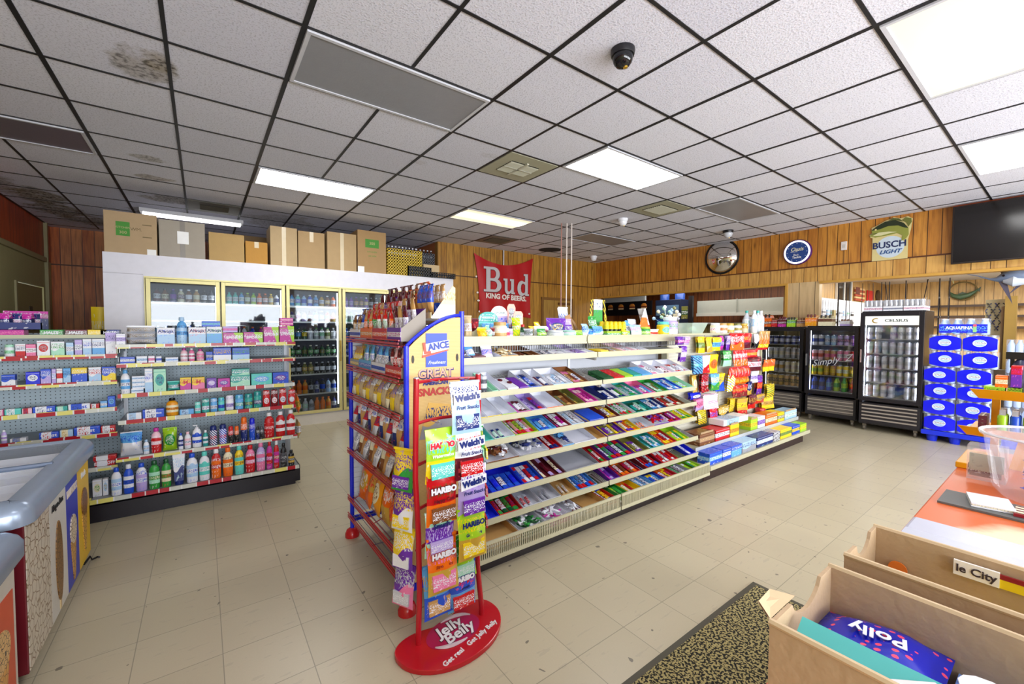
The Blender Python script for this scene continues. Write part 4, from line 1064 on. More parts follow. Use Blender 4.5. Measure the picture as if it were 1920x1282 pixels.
for k, (z, xa, xb, y) in rowz.items():
    s = gpart('shelf', MB().box(xa + .004, xb - .004, y + .004, 4.535, z - .022, z), SH)
    part('price_rail', MB().box(xa, xb, y - .006, y + .004, z - .026, z + .004), RAILM, s)
    for q in (xa + .006, xb - .009): part('shelf_bracket', MB().box(q, q + .003, y + .1, 4.53, z - .06, z - .022), M('a9adb4', .3, .5), s)
for k in ((.30, 4.7), (.30, 4.9)): pass
gpart('end_panel', MB().box(.655, .675, 4.545, 4.97, .14, 1.24), M('a9adb4', .4))
gpart('rear_shelf', MB().box(-1.72, .65, 4.565, 4.95, .5, .52).box(-1.72, .65, 4.565, 4.95, .9, .92).box(-1.72, .65, 4.565, 4.97, .12, .18), SH)
rs = gpart('riser_shelf', MB().box(-1.72, -.5, 4.20, 4.45, 1.322, 1.336).box(-1.72, -1.71, 4.2, 4.45, 1.2, 1.336).box(-.51, -.5, 4.2, 4.45, 1.2, 1.336).box(-1.72, -.5, 4.196, 4.2, 1.318, 1.342), M('b9bda0', .4))
RN = {'LR1': 'on top of the right toiletry bay', 'LR2': 'on the second shelf, right toiletry bay', 'LR3': 'on the third shelf, right toiletry bay', 'LR4': 'on the fourth shelf, right toiletry bay',
      'LR5': 'on the fifth shelf, right toiletry bay', 'LR6': 'on the bottom shelf, right toiletry bay', 'LL1': 'on the top shelf, left medicine bay', 'LL2': 'on the second shelf, left medicine bay',
      'LL3': 'on the third shelf, left medicine bay', 'LL4': 'on the fourth shelf, left medicine bay', 'LL5': 'on the fifth shelf, left medicine bay', 'LL6': 'on the bottom shelf, left bay'}
WT = {'sanitary pad box': 'Always', 'sport box': 'SPORT', 'blue toothpaste': 'Crest'}
for k, items in ROWS.items():
    z, xa, xb, y = rowz[k]
    for kind, name, cat, x, w, h, cs, desc in items:
        x = max(x, -1.70 + w / 2)
        d = {'box': min(.13, max(.04, w * .6)), 'bag': .09}.get(kind, w * .62)
        if cs.endswith('long'): d = .045
        w2 = w * .965
        yy = y + .022 + d / 2
        o = place(proto(kind, w2, d, h, cs), name, lab(desc, RN[k]), cat, (x, yy, z + .0005))
        # second facing behind, the way stock stands
        tx = None
        if name == 'sport_box': tx = ('SPORT', .034, 'white', .5)
        elif name == 'pad_box' and k == 'LR1': tx = ('Always', .032, 'navy', .78)
        elif name == 'toothpaste_box' and ('white oval' in desc or 'white and blue' in desc or 'blue toothpaste' in desc): tx = ('Crest', .034, 'white' if cs.startswith('blue') else 'blue', .5)
        elif desc.startswith('lower red toothpaste'): tx = ('EASY-OFF', .026, 'white', .5)
        elif name == 'toothbrush_pack': tx = ('Firm', .034, 'white', .5)
        elif name == 'gum_box': tx = ('M', .04, 'red', .6)
        elif 'ointment' in desc: tx = ('Preparation', .02, 'white', .5)
        if tx: text(o, tx[0], tx[1], M(tx[2], .4), (0, -q5(d) / 2 - .001, h * tx[3]), bold=.0006)
# extra pieces of the toiletry rack
for i in range(3):
    place(proto('bag', .17, .20, .045, 'white,cream,beige,none'), 'cotton_pack', ['lowest', 'middle', 'topmost'][i] + ' of three soft white cotton packs on the right toiletry bay', 'cotton pack', (-.372, 4.245, 1.268 + i * .044))
    C.objects[-2].location.y = 4.24
place(proto('box', .05, .06, .08, 'white,lilac,navy,band'), 'soap_box', 'small white and lilac box at the left end above the right toiletry bay', 'box', (-.475, 4.16, 1.268))
place(proto('box', .12, .10, .045, 'blue,light blue,green,band'), 'pad_box', 'flat blue box lying on top of the blue pad box', 'box', (.06, 4.19, 1.268 + .134))
place(proto('box', .10, .1, .046, 'lilac,magenta,pink,band'), 'sport_box', 'small lilac box lying on the low sport box', 'box', (.186, 4.17, 1.268 + .088))
for i in range(2):
    place(proto('box', .10, .09, .032, 'magenta,pink,white,band'), 'sport_box', ['lower', 'upper'][i] + ' flat pink pack stacked on the tall sport box at the rack end', 'box', (.598, 4.165, 1.268 + .145 + i * .034))
for i in range(3):
    place(proto('box', .085, .05, .03, 'white,pale blue,navy,band'), 'soap_box', ORD[i + 1] + ' white cream carton from the bottom of its stack of four', 'box', (-.382, 4.185, .906 + .031 * (i + 1)))
place(proto('box', .125, .07, .07, 'teal,mint,white,wave'), 'wipe_box', 'upper teal and mint wipes pack stacked on its twin', 'box', (.255, 4.195, .906 + .072))
place(proto('box', .125, .045, .034, 'red,white,white,long'), 'toothpaste_box', 'upper red toothpaste box on the fifth shelf beside the freezer', 'box', (-.585, 4.215, .385 + .042))
# cough drop cartons on the riser
for x, w, c, n, t in ((-1.02, .115, 'magenta,navy,pink', 'magenta', ''), (-.835, .108, 'green,mint,white', 'green', 'HALLS'), (-.715, .108, 'maroon,pink,white', 'maroon', 'HALLS'), (-.607, .1, 'yellow,gold,cream', 'yellow', ''),
                      (-1.14, .11, 'blue,navy,white', 'blue', ''), (-1.27, .11, 'red,white,white', 'scarlet', 'HALLS')):
    o = place(proto('box', w, .10, .038, c + ',none'), 'cough_drop_carton', n + ' cough drop carton on the riser above the medicine bay', 'box', (x, 4.26, 1.3365))
    if t: text(o, t, .024, M('white', .4), (0, -.052, .019), bold=.001)
for x, w, c, n in ((-.522, .10, 'navy,blue,white', 'navy'), (-.415, .10, 'red,maroon,white', 'red')):
    o = place(proto('box', w, .10, .038, c + ',none'), 'cough_drop_carton', n + ' cough drop carton at the right end of the riser', 'box', (x - .02 if n == 'navy' else x - .005, 4.43 if n == 'red' else 4.26, 1.3365 if n == 'navy' else 1.268))
    text(o, 'HALLS', .024, M('white', .4), (0, -.052, .019), bold=.001)
o = tag(empty('counter_display', (-1.0, 4.3, 1.3755)), 'open dark display carton of cough drop bags standing at the left end of the riser', 'display box')
part('display_tray', MB().box(-.09, .12, -.08, -.074, 0, .05).box(-.09, .12, .07, .076, 0, .13).box(-.09, -.084, -.08, .07, 0, .11).box(.114, .12, -.08, .07, 0, .11).box(-.09, .12, -.08, .076, 0, .004), pk('navy', 'magenta', 'white', 'top'), o)
for i in range(4): place(proto('bag', .045, .02, .1, ('magenta,navy,white,band', 'navy,white,magenta,band')[i % 2]), 'cough_drop_bag', ('magenta' if i % 2 == 0 else 'dark blue') + ' cough drop bag in the dark display carton', 'bag', (-1.06 + i * .05, 4.28 + .02 * (i % 2), 1.38), group='cough drop bags in the display carton')
# bags and boxes hanging at the end of the toiletry rack
for i, (z, c) in enumerate(((.60, 'orange,gold,brown'), (.36, 'tan,white,brown'))):
    place(proto('bag', .10, .05, .17, c + ',band'), 'snack_bag', ['orange hanging bag on the right end of the toiletry rack', 'tan hanging bag low on the right end of the toiletry rack'][i], 'bag', (.705, 4.35, z), (0, 0, PI / 2))
# ================================================================== CENTRE CANDY GONDOLA (X 1.12-3.66), open side facing -Y
cg = tag(empty('candy_rack', (2.4, 2.45, 0)), 'long cream candy gondola with eight sloping wire shelves of cartons in the middle aisle', 'store shelf')
CR = M('beba9c', .35); CRW = M('b4b5b0', .4)


def cpart(name, mb, m, parent=None, **kw):
    o = part(name, mb, m, parent or cg, **kw)
    if not parent: o.location = (-2.4, -2.45, 0)
    return o


cpart('kick_plate', MB().box(1.165, 3.66, 2.0, 2.86, 0, .085), M('1d1418', .3))
cpart('back_panel', MB().box(1.14, 2.425, 2.50, 2.53, .1, 1.27).box(2.435, 3.66, 2.50, 2.53, .1, 1.27), M('b9bdc6', .4))
for x in (1.152, 2.43, 3.65):
    cpart('upright', MB().box(x - .012, x + .012, 2.49, 2.54, .08, 1.30), M('c9ccd0', .3, .4))
cpart('rear_shelf', MB().box(1.14, 3.66, 2.53, 2.86, .08, .14).box(1.14, 3.66, 2.53, 2.84, .55, .57).box(1.14, 3.66, 2.53, 2.84, .9, .92), CRW)
SLOPE = math.radians(14)
LIP = {'C2': (2.19, 1.205, .10), 'C3': (2.137, 1.0, .30), 'C4': (2.098, .855, .30), 'C5': (2.085, .716, .30), 'C6': (2.081, .578, .30), 'C7': (2.065, .402, .30), 'C8': (2.062, .249, .32), 'C9': (1.95, .15, .4)}
DP = {'C2': .27, 'C3': .32, 'C4': .31, 'C5': .31, 'C6': .31, 'C7': .32, 'C8': .32, 'C9': .42}


def slope(k): return math.radians({'C2': 6, 'C9': 5}.get(k, 15))


SECT = ((1.145, 2.425), (2.437, 3.665))
for k, (y, z, _) in LIP.items():
    for xa, xb in SECT:
        s = MB(); dp = DP[k]; a = slope(k)
        xf = Matrix.Translation((0, y, z)) @ Matrix.Rotation(a, 4, 'X')
        if k == 'C9':
            s.box(xa + .004, xb - .004, .0, dp, -.02, -.012, xf)
        else:
            n = 44
            for i in range(n):
                X = lerp(xa + .012, xb - .012, i / (n - 1)); s.box(X - .0016, X + .0016, 0, dp, -.016, -.012, xf)
            for t in (.05, .5, .97): s.box(xa + .005, xb - .005, dp * t - .003, dp * t + .003, -.021, -.016, xf)
            s.box(xa, xa + .004, 0.005, dp, -.05, -.008, xf).box(xb - .004, xb, 0.005, dp, -.05, -.008, xf)
        o = cpart('shelf', s, CRW)
        if k == 'C9':
            r = MB().box(xa, xb, y - .012, y - .002, z - .07, z - .045).box(xa, xb, y - .012, y - .002, z + .03, z + .048)
            n = 90
            for i in range(n):
                X = lerp(xa + .006, xb - .006, i / (n - 1)); r.box(X - .003, X + .003, y - .010, y - .004, z - .05, z + .03)
            part('basket_front', r, CR, o)
        else:
            h0 = .013 if k != 'C2' else .016
            part('price_rail', MB().box(xa, xb, y - .008, y - .001, z - h0 - .006, z + h0).box(xa, xb, y - .012, y - .007, z - h0 - .008, z - h0 - .003), CR, o)
# top trough
for xa, xb in SECT:
    s = MB().box(xa, xb, 2.30, 2.72, 1.318, 1.326)
    s.box(xa, xb, 2.292, 2.30, 1.29, 1.345).box(xa, xb, 2.286, 2.292, 1.284, 1.298).box(xa, xb, 2.286, 2.292, 1.338, 1.348).box(xa, xb, 2.72, 2.726, 1.29, 1.345)
    o = cpart('top_shelf', s, CR)
    w = MB(); n = 60
    for i in range(n):
        X = lerp(xa + .008, xb - .008, i / (n - 1)); w.box(X - .0022, X + .0022, 2.303, 2.307, 1.245, 1.288)
    w.box(xa, xb, 2.302, 2.306, 1.241, 1.247)
    part('wire_rim', w, M('6a6c70', .4, .3), o)

CN = {'C2': 'on the first sloping shelf', 'C3': 'on the second sloping shelf', 'C4': 'on the third sloping shelf', 'C5': 'on the fourth sloping shelf', 'C6': 'on the fifth sloping shelf',
      'C7': 'on the sixth sloping shelf', 'C8': 'on the seventh sloping shelf', 'C9': 'in the bottom candy basket'}


def tray_mesh(w, d, hf, hb, c1, c2):
    key = ('tray', q5(w), d, hf, hb, c1, c2)
    if key in PR: return PR[key]
    w = q5(w); t = .0025
    mb = MB().box(-w / 2, w / 2, 0, d, 0, t).box(-w / 2, w / 2, 0, t, t, hf).box(-w / 2, w / 2, d - t, d, t, hb)
    for sx in (-1, 1):
        x0, x1 = (-w / 2, -w / 2 + t) if sx < 0 else (w / 2 - t, w / 2)
        mb.add([(x0, t, t), (x1, t, t), (x1, d - t, t), (x0, d - t, t), (x0, t, hf), (x1, t, hf), (x1, d - t, hb), (x0, d - t, hb)], [(0, 3, 2, 1), (4, 5, 6, 7), (0, 1, 5, 4), (1, 2, 6, 5), (2, 3, 7, 6), (3, 0, 4, 7)])
    me = mb.mesh('tray', M(c1 if c1 != 'white' else 'e2e4ee', .5))
    fr = MB().box(-w / 2, w / 2, -.0012, 0, .001, hf).mesh('printed_front', pk(c2 if c1 == 'white' else c1, 'white' if c1 != 'white' else c1, c2, 'band'))
    PR[key] = [('body', me), ('printed_front', fr)]
    return PR[key]


def scatter_pile(w, d, h, c1, c2, c3, n, seed, long=.07):
    """heap of small wrapped pieces, one uncountable object"""
    rr = random.Random(seed); mbs = [MB(), MB(), MB()]
    for i in range(n):
        L = long * rr.uniform(.7, 1.1); r = L * .14
        x = rr.uniform(-.5, .5) * max(.01, w - L * 1.1); y = rr.uniform(L * .55, d - L * .55); z = rr.uniform(0.0, h) + .016 + L * .12
        xf = Matrix.Translation((x, y, z)) @ Euler((rr.uniform(-.35, .35), rr.uniform(-.3, .3), rr.uniform(0, PI))).to_matrix().to_4x4()
        mbs[i % 3].box(-L * .32, L * .32, -r, r, -r * .6, r * .6, xf).box(-L / 2, -L * .32, -r * .5, r * .5, -.001, .001, xf).box(L * .32, L / 2, -r * .5, r * .5, -.001, .001, xf)
    me = bpy.data.meshes.new('pile'); v = []; f = []; mi = []
    for k, mb in enumerate(mbs):
        b = len(v); v += mb.v; f += [tuple(a + b for a in q) for q in mb.f]; mi += [k] * len(mb.f)
    me.from_pydata(v, [], f); me.update()
    for c in (c1, c2, c3): me.materials.append(M(c, .35))
    me.polygons.foreach_set('material_index', mi)
    return me


BARN = 0
for k, items in TRAYS.items():
    y, z, _ = LIP[k]; a = slope(k); R0 = (a, 0, 0); rmt = Matrix.Rotation(a, 4, 'X')
    dp = .25 if k != 'C9' else .36
    for idx, (kind, xa, xb, cs, desc) in enumerate(items):
        w = (xb - xa) - .005; x = (xa + xb) / 2
        if xa < 2.425 < xb:                       # do not straddle the two bays
            if x < 2.43: xb = 2.416
            else: xa = 2.447
            x = (xa + xb) / 2; w = xb - xa - .004
        if xa < 1.165: xa = 1.165; x = (xa + xb) / 2; w = xb - xa - .004
        if w < .03: continue
        if xb > 3.65: xb = 3.65; x = (xa + xb) / 2; w = xb - xa - .004
        c1, c2, c3 = cs.split(',')
        base = Vector((x, y + .004, z)); lift = -.0095
        def P(lx, ly, lz): return tuple(base + rmt @ Vector((lx, ly, lz + lift)))
        if kind == 'flat':
            d_ = .17; pr_ = proto('box', w, d_, .032, f'{c1},{c2},{c3},band')
            o = place(pr_, 'candy_carton', lab(desc, CN[k]), 'carton', P(0, d_ / 2, .0005), R0)
            if 'round tins' in desc:
                for sx in (-.25, .25): part('round_tin', MB().lathe([(w * .2, .033), (w * .2, .038), (w * .16, .038), (w * .16, .036)], 16, Matrix.Translation((w * sx, .02 - sx * .1, 0))), M('maroon', .3), o)
        elif kind in ('tray', 'etray'):
            hf, hb = (.026, .05) if k != 'C9' else (.035, .05)
            o = place(tray_mesh(w, dp, hf, hb, {'purple': 'grey', 'kraft': 'tan', 'dark red': 'tan'}.get(c1, c1) if kind == 'etray' else c1, c2), 'candy_carton', lab(desc, CN[k]), 'carton', P(0, 0, .0005), R0)
            if kind == 'tray':
                n = max(1, min(5, int(w / .036))); bw = (w - .008) / n
                L = (.14, .17, .2)[idx % 3]; nd = 1
                for i in range(n):
                    for j in range(nd):
                        if rnd.random() < .1: continue
                        pr_ = proto('bar', bw * .88, L, .018, f'{c3 if (i + j) % 3 else c2},{(c2, c1, "white")[(i + idx) % 3]},{("navy", c1, "maroon")[i % 3]}')
                        place(pr_, 'candy_bar', lab('wrapped bar in the ' + desc, CN[k]), 'candy bar',
                              P(-w / 2 + .004 + bw * (i + .5), .006, .004 + rnd.uniform(0, .006)), (a, 0, 0), group='bars in the ' + desc, parts=False)
            elif 'empty' not in desc and w > .06 and 'jar' not in desc:
                for i in range(2):
                    place(proto('bar', .026, .1, .018, f'{c3},{c2},{c1}'), 'candy_bar', lab('wrapped bar left in the ' + desc, CN[k]), 'candy bar', P(-w * .2 + i * .04, .01, .0035), R0, group='bars left in the ' + desc, parts=False)
        elif kind == 'pile':
            tw = w; o = place(tray_mesh(tw, dp, .03, .05, 'white', c3), 'candy_carton', lab('carton of ' + desc, CN[k]), 'carton', P(0, 0, .0005), R0)
            me = scatter_pile(tw - .012, dp - .01, .03, c1, c2, c3, int(tw * 520 if k != 'C6' else tw * 260), idx + 3, .05 if k != 'C6' else .10)
            tag(link('wrapped_candy', me, None, P(0, .003, .004), R0), lab('heap of ' + desc, CN[k]), 'candy', kind='stuff')
        elif kind in ('bag', 'bagw'):
            if 'jar' in desc:
                place(proto('jar', w, w, .1, f'{c1},{c2},{c3},band'), 'candy_jar', lab(desc, CN[k]), 'jar', P(0, .05, .001))
            else:
                place(proto('bag', w, .05, .1, f'{c1},{c2},{c3},band'), 'candy_bag', lab(desc, CN[k]), 'bag', P(0, .05, .001), (-.5, 0, 0))
# ================================================================== WALK-IN COOLER (front face Y=6.513)
FY = 6.513
WHT = M('dddce6', .35)
wc = tag(empty('walk_in_cooler', (1.3, 6.6, 0)), 'large white walk-in drinks cooler with five cream framed glass doors along the back', 'walk-in cooler')


def wpart(name, mb, m, parent=None, **kw):
    o = part(name, mb, m, parent or wc, **kw)
    if not parent: o.location = (-1.3, -6.6, 0)
    return o


wpart('front_panel', MB().box(-.88, 3.54, FY, FY + .06, 1.985, 2.235).box(-.88, -.535, FY, FY + .06, .14, 1.985).box(3.14, 3.54, FY, FY + .06, .14, 1.985).box(-.535, 3.14, FY, FY + .05, .14, .155), WHT)
wpart('panel_seam', MB().box(-.88, -.54, FY - .002, FY, 2.0, 2.008), M('b8b6c0', .4))
wpart('side_panel', MB().box(-.88, -.82, FY + .06, 9.9, 0, 2.235), WHT)
wpart('side_panel', MB().box(3.48, 3.54, FY + .06, 7.2, 0, 2.235), WHT)
wpart('roof_panel', MB().box(-.82, 3.48, FY + .06, 9.9, 2.18, 2.235), WHT)
wpart('floor_panel', MB().box(-.82, 3.48, FY + .06, 7.5, .08, .14), M('8a8c92', .5))
wpart('base_curb', MB().box(-.88, 3.54, FY - .012, FY + .05, 0, .14), M('d5cfc4', .4))
wpart('inner_wall', MB().box(-.82, 3.48, 7.45, 7.5, .14, 2.18), M('23283a', .6))
CREAM = M('d3c888', .32, .15)
DX = [(-.52, .19), (.205, .925), (.94, 1.665), (1.68, 2.385), (2.40, 3.11)]
SZ = [.17, .43, .715, .965, 1.215, 1.47, 1.69]
GL = glass((.93, .97, 1), .0, 'cooler_door_glass')
for i, (a, b) in enumerate(DX):
    f = .042
    dr = wpart('cooler_door', MB().box(a, a + f, FY - .03, FY, .16, 1.96).box(b - f, b, FY - .03, FY, .16, 1.96).box(a + f, b - f, FY - .03, FY, 1.96 - f, 1.96).box(a + f, b - f, FY - .03, FY, .16, .16 + f), CREAM, bevel=.003)
    part('glass_pane', MB().box(a + f, b - f, FY - .016, FY - .010, .16 + f, 1.96 - f), GL, dr)
    part('door_gasket', MB().box(a - .006, a - .001, FY - .01, FY, .16, 1.97), M('2a2018', .6), dr)
    part('door_handle', MB().box(b - .03, b - .018, FY - .055, FY - .03, .9, .91).box(b - .03, b - .018, FY - .055, FY - .03, 1.19, 1.2).box(b - .03, b - .018, FY - .062, FY - .05, .9, 1.2), M('gold', .3, .7), dr)
wpart('door_surround', MB().box(-.535, 3.14, FY - .008, FY, 1.965, 1.985).box(-.535, -.522, FY - .008, FY, .15, 1.965), CREAM)
for i, z in enumerate(SZ):
    for a, b in DX:
        s = MB()
        for q in range(8): Y = 6.60 + q * .06; s.box(a + .01, b - .01, Y - .002, Y + .002, z - .006, z - .002)
        s.box(a + .01, b - .01, 6.585, 6.59, z - .016, z + .006)
        wpart('wire_shelf', s, M('d2d2cc', .35, .2))
for a, b in DX[:4]:
    wpart('door_post', MB().box(b + .001, b + .013, 6.56, 6.60, .14, 2.0), M('c9c6b8', .4))
for i, (a, b) in enumerate(DX):
    lt = wpart('light_tube', MB().box(b - .045, b - .03, 6.572, 6.582, .25, 1.9), M('f4f8ff', .3, emit=6))
# drinks: one row in view on each shelf behind every door
DR = {  # (door, shelf) -> list of colour sets
    (0, 6): ('drink', [('maroon,white,black', 'dark red capped'), ('brown,cream,black', 'brown'), ('navy,purple,purple', 'purple capped'), ('cream,maroon,white', 'cream'), ('brown,white,white', 'brown white capped'), ('tan,cream,cream', 'tan'), ('black,white,black', 'black'), ('dark grey,white,black', 'dark grey')], .17),
    (0, 4): ('drink', [('pale blue,white,white', 'pale blue'), ('white,light blue,blue', 'white'), ('silver,navy,white', 'silver')], .19),
    (0, 3): ('drink', [('light blue,white,blue', 'light blue'), ('white,navy,blue', 'white and navy')], .19),
    (1, 6): ('drink', [('turquoise,white,teal', 'turquoise'), ('light blue,white,teal', 'blue'), ('olive,white,lime', 'olive'), ('lime,white,green', 'lime'), ('orange,white,orange', 'orange'), ('brown,white,orange', 'brown'), ('gold,white,yellow', 'gold'), ('white,navy,black', 'white')], .16),
    (1, 4): ('drink', [('white,red,orange', 'white orange capped'), ('blue,white,orange', 'blue orange capped'), ('magenta,lilac,orange', 'magenta orange capped'), ('light blue,yellow,orange', 'light blue orange capped'), ('orange,white,orange', 'orange')], .18),
    (2, 6): ('drink', [('light blue,white,navy', 'light blue'), ('turquoise,blue,white', 'turquoise'), ('pale blue,blue,navy', 'pale blue'), ('blue,white,white', 'blue'), ('light blue,navy,white', 'blue and navy'), ('gold,white,navy', 'gold'), ('brown,gold,white', 'brown'), ('orange,white,navy', 'orange')], .17),
    (2, 5): ('drink', [('navy,white,black', 'navy'), ('white,magenta,black', 'white and magenta'), ('lilac,white,black', 'lilac'), ('maroon,white,black', 'maroon'), ('pale blue,white,grey', 'pale blue'), ('black,white,white', 'black'), ('orange,gold,black', 'orange'), ('gold,orange,black', 'gold')], .16),
    (2, 4): ('drink', [('dark green,light blue,navy', 'dark green'), ('dark green,yellow,black', 'green and yellow'), ('silver,white,grey', 'silver'), ('grey,white,green', 'grey'), ('silver,mint,green', 'silver green capped'), ('cream,olive,green', 'cream'), ('grey,white,silver', 'pale grey')], .17),
    (2, 3): ('drink', [('dark green,green,cream', 'dark green cream capped'), ('black,green,white', 'black white capped'), ('dark green,olive,black', 'very dark green')], .17),
    (2, 2): ('drink', [('black,silver,white', 'black white capped'), ('olive,gold,cream', 'olive'), ('black,white,silver', 'black silver capped'), ('black,silver,grey', 'black grey capped')], .17),
    (2, 1): ('drink', [('orange,orange,orange', 'orange juice'), ('amber,orange,orange', 'amber juice'), ('black,silver,black', 'black'), ('navy,silver,black', 'navy'), ('black,blue,navy', 'black and blue'), ('pale blue,silver,navy', 'pale blue'), ('silver,blue,black', 'silver')], .2),
    (2, 0): ('drink', [('dark green,silver,cream', 'green cream capped'), ('silver,mint,white', 'silver'), ('silver,grey,black', 'grey'), ('orange,orange,orange', 'orange juice'), ('amber,orange,orange', 'amber juice'), ('navy,silver,black', 'navy')], .19),
    (3, 6): ('drink', [('purple,lilac,navy', 'purple'), ('maroon,gold,purple', 'maroon'), ('purple,gold,white', 'purple and gold'), ('dark grey,silver,grey', 'dark grey'), ('olive,gold,gold', 'olive')], .17),
    (3, 5): ('drink', [('mint,white,green', 'mint'), ('silver,purple,white', 'silver'), ('pale blue,white,blue', 'pale blue'), ('white,navy,blue', 'white')], .15),
    (3, 4): ('drink', [('blue,navy,light blue', 'blue'), ('light blue,blue,white', 'light blue')], .17),
    (4, 6): ('drink', [('light blue,white,navy', 'light blue'), ('blue,white,white', 'blue')], .16),
    (4, 5): ('drink', [('white,blue,blue', 'white'), ('grey,white,navy', 'grey')], .16),
    (3, 3): ('drink', [('navy,blue,silver', 'navy')], .17),
}
DN = ['first', 'second', 'third', 'fourth', 'fifth']
SN = ['bottom', 'sixth', 'fifth', 'fourth', 'third', 'second', 'top']
for (di, si), (kind, cl, h) in DR.items():
    a, b = DX[di]; a += .055; b -= .05; z = SZ[si]
    n = {0: 8, 1: 9, 2: 8, 3: 8, 4: 8}[di]
    if di == 1 and si == 4: n = 5; a += .16
    for i in range(n):
        cs, nm = cl[int(i * len(cl) / n)] if len(cl) > 3 else cl[i % len(cl)]
        x = lerp(a + .035, b - .035, i / (n - 1)); w = min(.072, (b - a) / n * .93) if n > 5 else .066
        nd = 'drink'
        o = place(proto(nd, w, w, h, cs), 'drink_bottle', lab(nm + ' drink bottle behind the ' + DN[di] + ' cooler door,', SN[si] + ' shelf'), 'bottle', (x, 6.64, z), group=nm + ' bottles, door ' + str(di + 1) + ' ' + SN[si] + ' shelf')
        if di in (1, 2) and (i % 2 == 0) and si > 1: pass
# ------------------------------------------------------------------ cartons on top of the walk-in cooler
ZT = 2.2355


def carton(x0, x1, y, d, h, c, label, tape=True, marks=None, z=ZT, cat='carton', tint=None):
    w = x1 - x0 - .008
    o = link('cardboard_carton', MB().cbox(0, 0, 0, w, d, h).mesh('carton', M(c, .75, bump=.4), bevel=.003), None, ((x0 + x1) / 2, y + d / 2, z)); tag(o, label, cat)
    if tape:
        part('packing_tape', MB().box(-.025, .025, -d / 2 - .0015, -d / 2 + .001, h * (.72 if tape == 'short' else .0), h), M('d8c8a8' if tape != 'grey' else '8e8880', .25), o)
    if marks: marks(o, w, d, h)
    return o


GRN = M('3f8a2a', .6); INK = M('6b5a38', .7)


def egg_marks(o, w, d, h):
    y = -d / 2 - .001
    part('printed_panel', MB().box(-w * .28, -w * .02, y - .001, y, h * .42, h * .76), GRN, o)
    text(o, 'KITCHEN', .03, M('b7a878', .6), (-w * .15, y - .001, h * .62), ext=.0005)
    text(o, '300', .045, M('b7a878', .6), (-w * .15, y - .001, h * .5), ext=.0005)
    text(o, 'WM.', .05, INK, (w * .1, y, h * .6), ext=.0005)
    for k in (0, 1): part('printed_frame', MB().box(w * .22, w * .40, y - .001, y, h * (.42 + .3 * k), h * (.44 + .3 * k)), INK, o)
    part('bar_code_label', MB().box(w * .30, w * .48, y - .0015, y, .0, h * .14), M('f0f0ee', .5), o)


def label_marks(o, w, d, h):
    part('shipping_label', MB().box(-.05, .06, -d / 2 - .003, -d / 2 - .0005, h * .38, h * .72), M('f4f4f2', .5), o)


def green_top(o, w, d, h):
    y = -d / 2 - .001
    part('printed_panel', MB().box(-w * .24, w * .24, y - .001, y, h * .6, h * .8), GRN, o)
    text(o, '300', .06, M('b7a878', .6), (0, y - .001, h * .7), ext=.0005)
    text(o, 'KITCHEN', .035, GRN, (0, y, h * .5), ext=.0005); text(o, '100 WM', .035, GRN, (0, y, h * .4), ext=.0005)
    part('bar_code_label', MB().box(-w * .5, -w * .28, y - .002, y, 0, h * .14), M('f0f0ee', .5), o)


carton(-.87, -.405, FY + .02, .40, .47, 'b29874', 'brown carton with green printed panel at the left end above the cooler', None, egg_marks)
carton(-.395, .055, FY + .02, .36, .44, 'a39a8c', 'greyish film wrapped carton with white label above the cooler', 'grey', label_marks)
carton(.085, .47, FY + .03, .34, .355, 'b2925c', 'plain tan carton beside the film wrapped one above the cooler', None)
carton(.475, .735, FY + .03, .30, .29, 'b88638', 'small orange brown carton between two taller cartons above the cooler', 'short')
carton(.76, 1.095, FY + .02, .40, .53, 'b39a72', 'tall taped carton in the middle above the cooler', True)
carton(1.10, 1.455, FY + .02, .38, .51, 'a98c62', 'second tall taped carton right of the middle one above the cooler', 'short')
carton(1.48, 1.90, FY + .01, .38, .55, 'b0946a', 'wide taped carton directly left of the green marked carton', True)
carton(1.915, 2.36, FY + .02, .38, .64, 'a8875a', 'tallest carton with a green printed square above the cooler', None, green_top)
carton(.30, .9, 7.1, .4, .46, '6e5636', 'dark carton standing in the second row above the cooler', None)


def crate(name, x0, x1, y0, y1, z, h, m, label, hole=True):
    o = tag(empty(name, ((x0 + x1) / 2, (y0 + y1) / 2, z)), label, 'crate'); hx, hy = (x1 - x0) / 2, (y1 - y0) / 2; t = .006
    for sgn, ax in ((-1, 'x'), (1, 'x'), (-1, 'y'), (1, 'y')):
        mb = MB(); L = hx if ax == 'x' else hy; n = max(6, int(L * 2 / .042)); rows = max(2, int(h / .045))
        def bar(a0, a1, z0, z1):
            if ax == 'x': mb.box(a0, a1, sgn * hy - t / 2, sgn * hy + t / 2, z0, z1)
            else: mb.box(sgn * hx - t / 2, sgn * hx + t / 2, a0, a1, z0, z1)
        for i in range(n + 1): a = -L + i * 2 * L / n; bar(max(-L, a - .009), min(L, a + .009), 0, h)
        for j in range(rows + 1): zz = j * h / rows; bar(-L, L, max(0, zz - .010), min(h, zz + .010))
        part('crate_side', mb, m, o)
    part('crate_floor', MB().box(-hx, hx, -hy, hy, 0, .008), m, o)
    return o


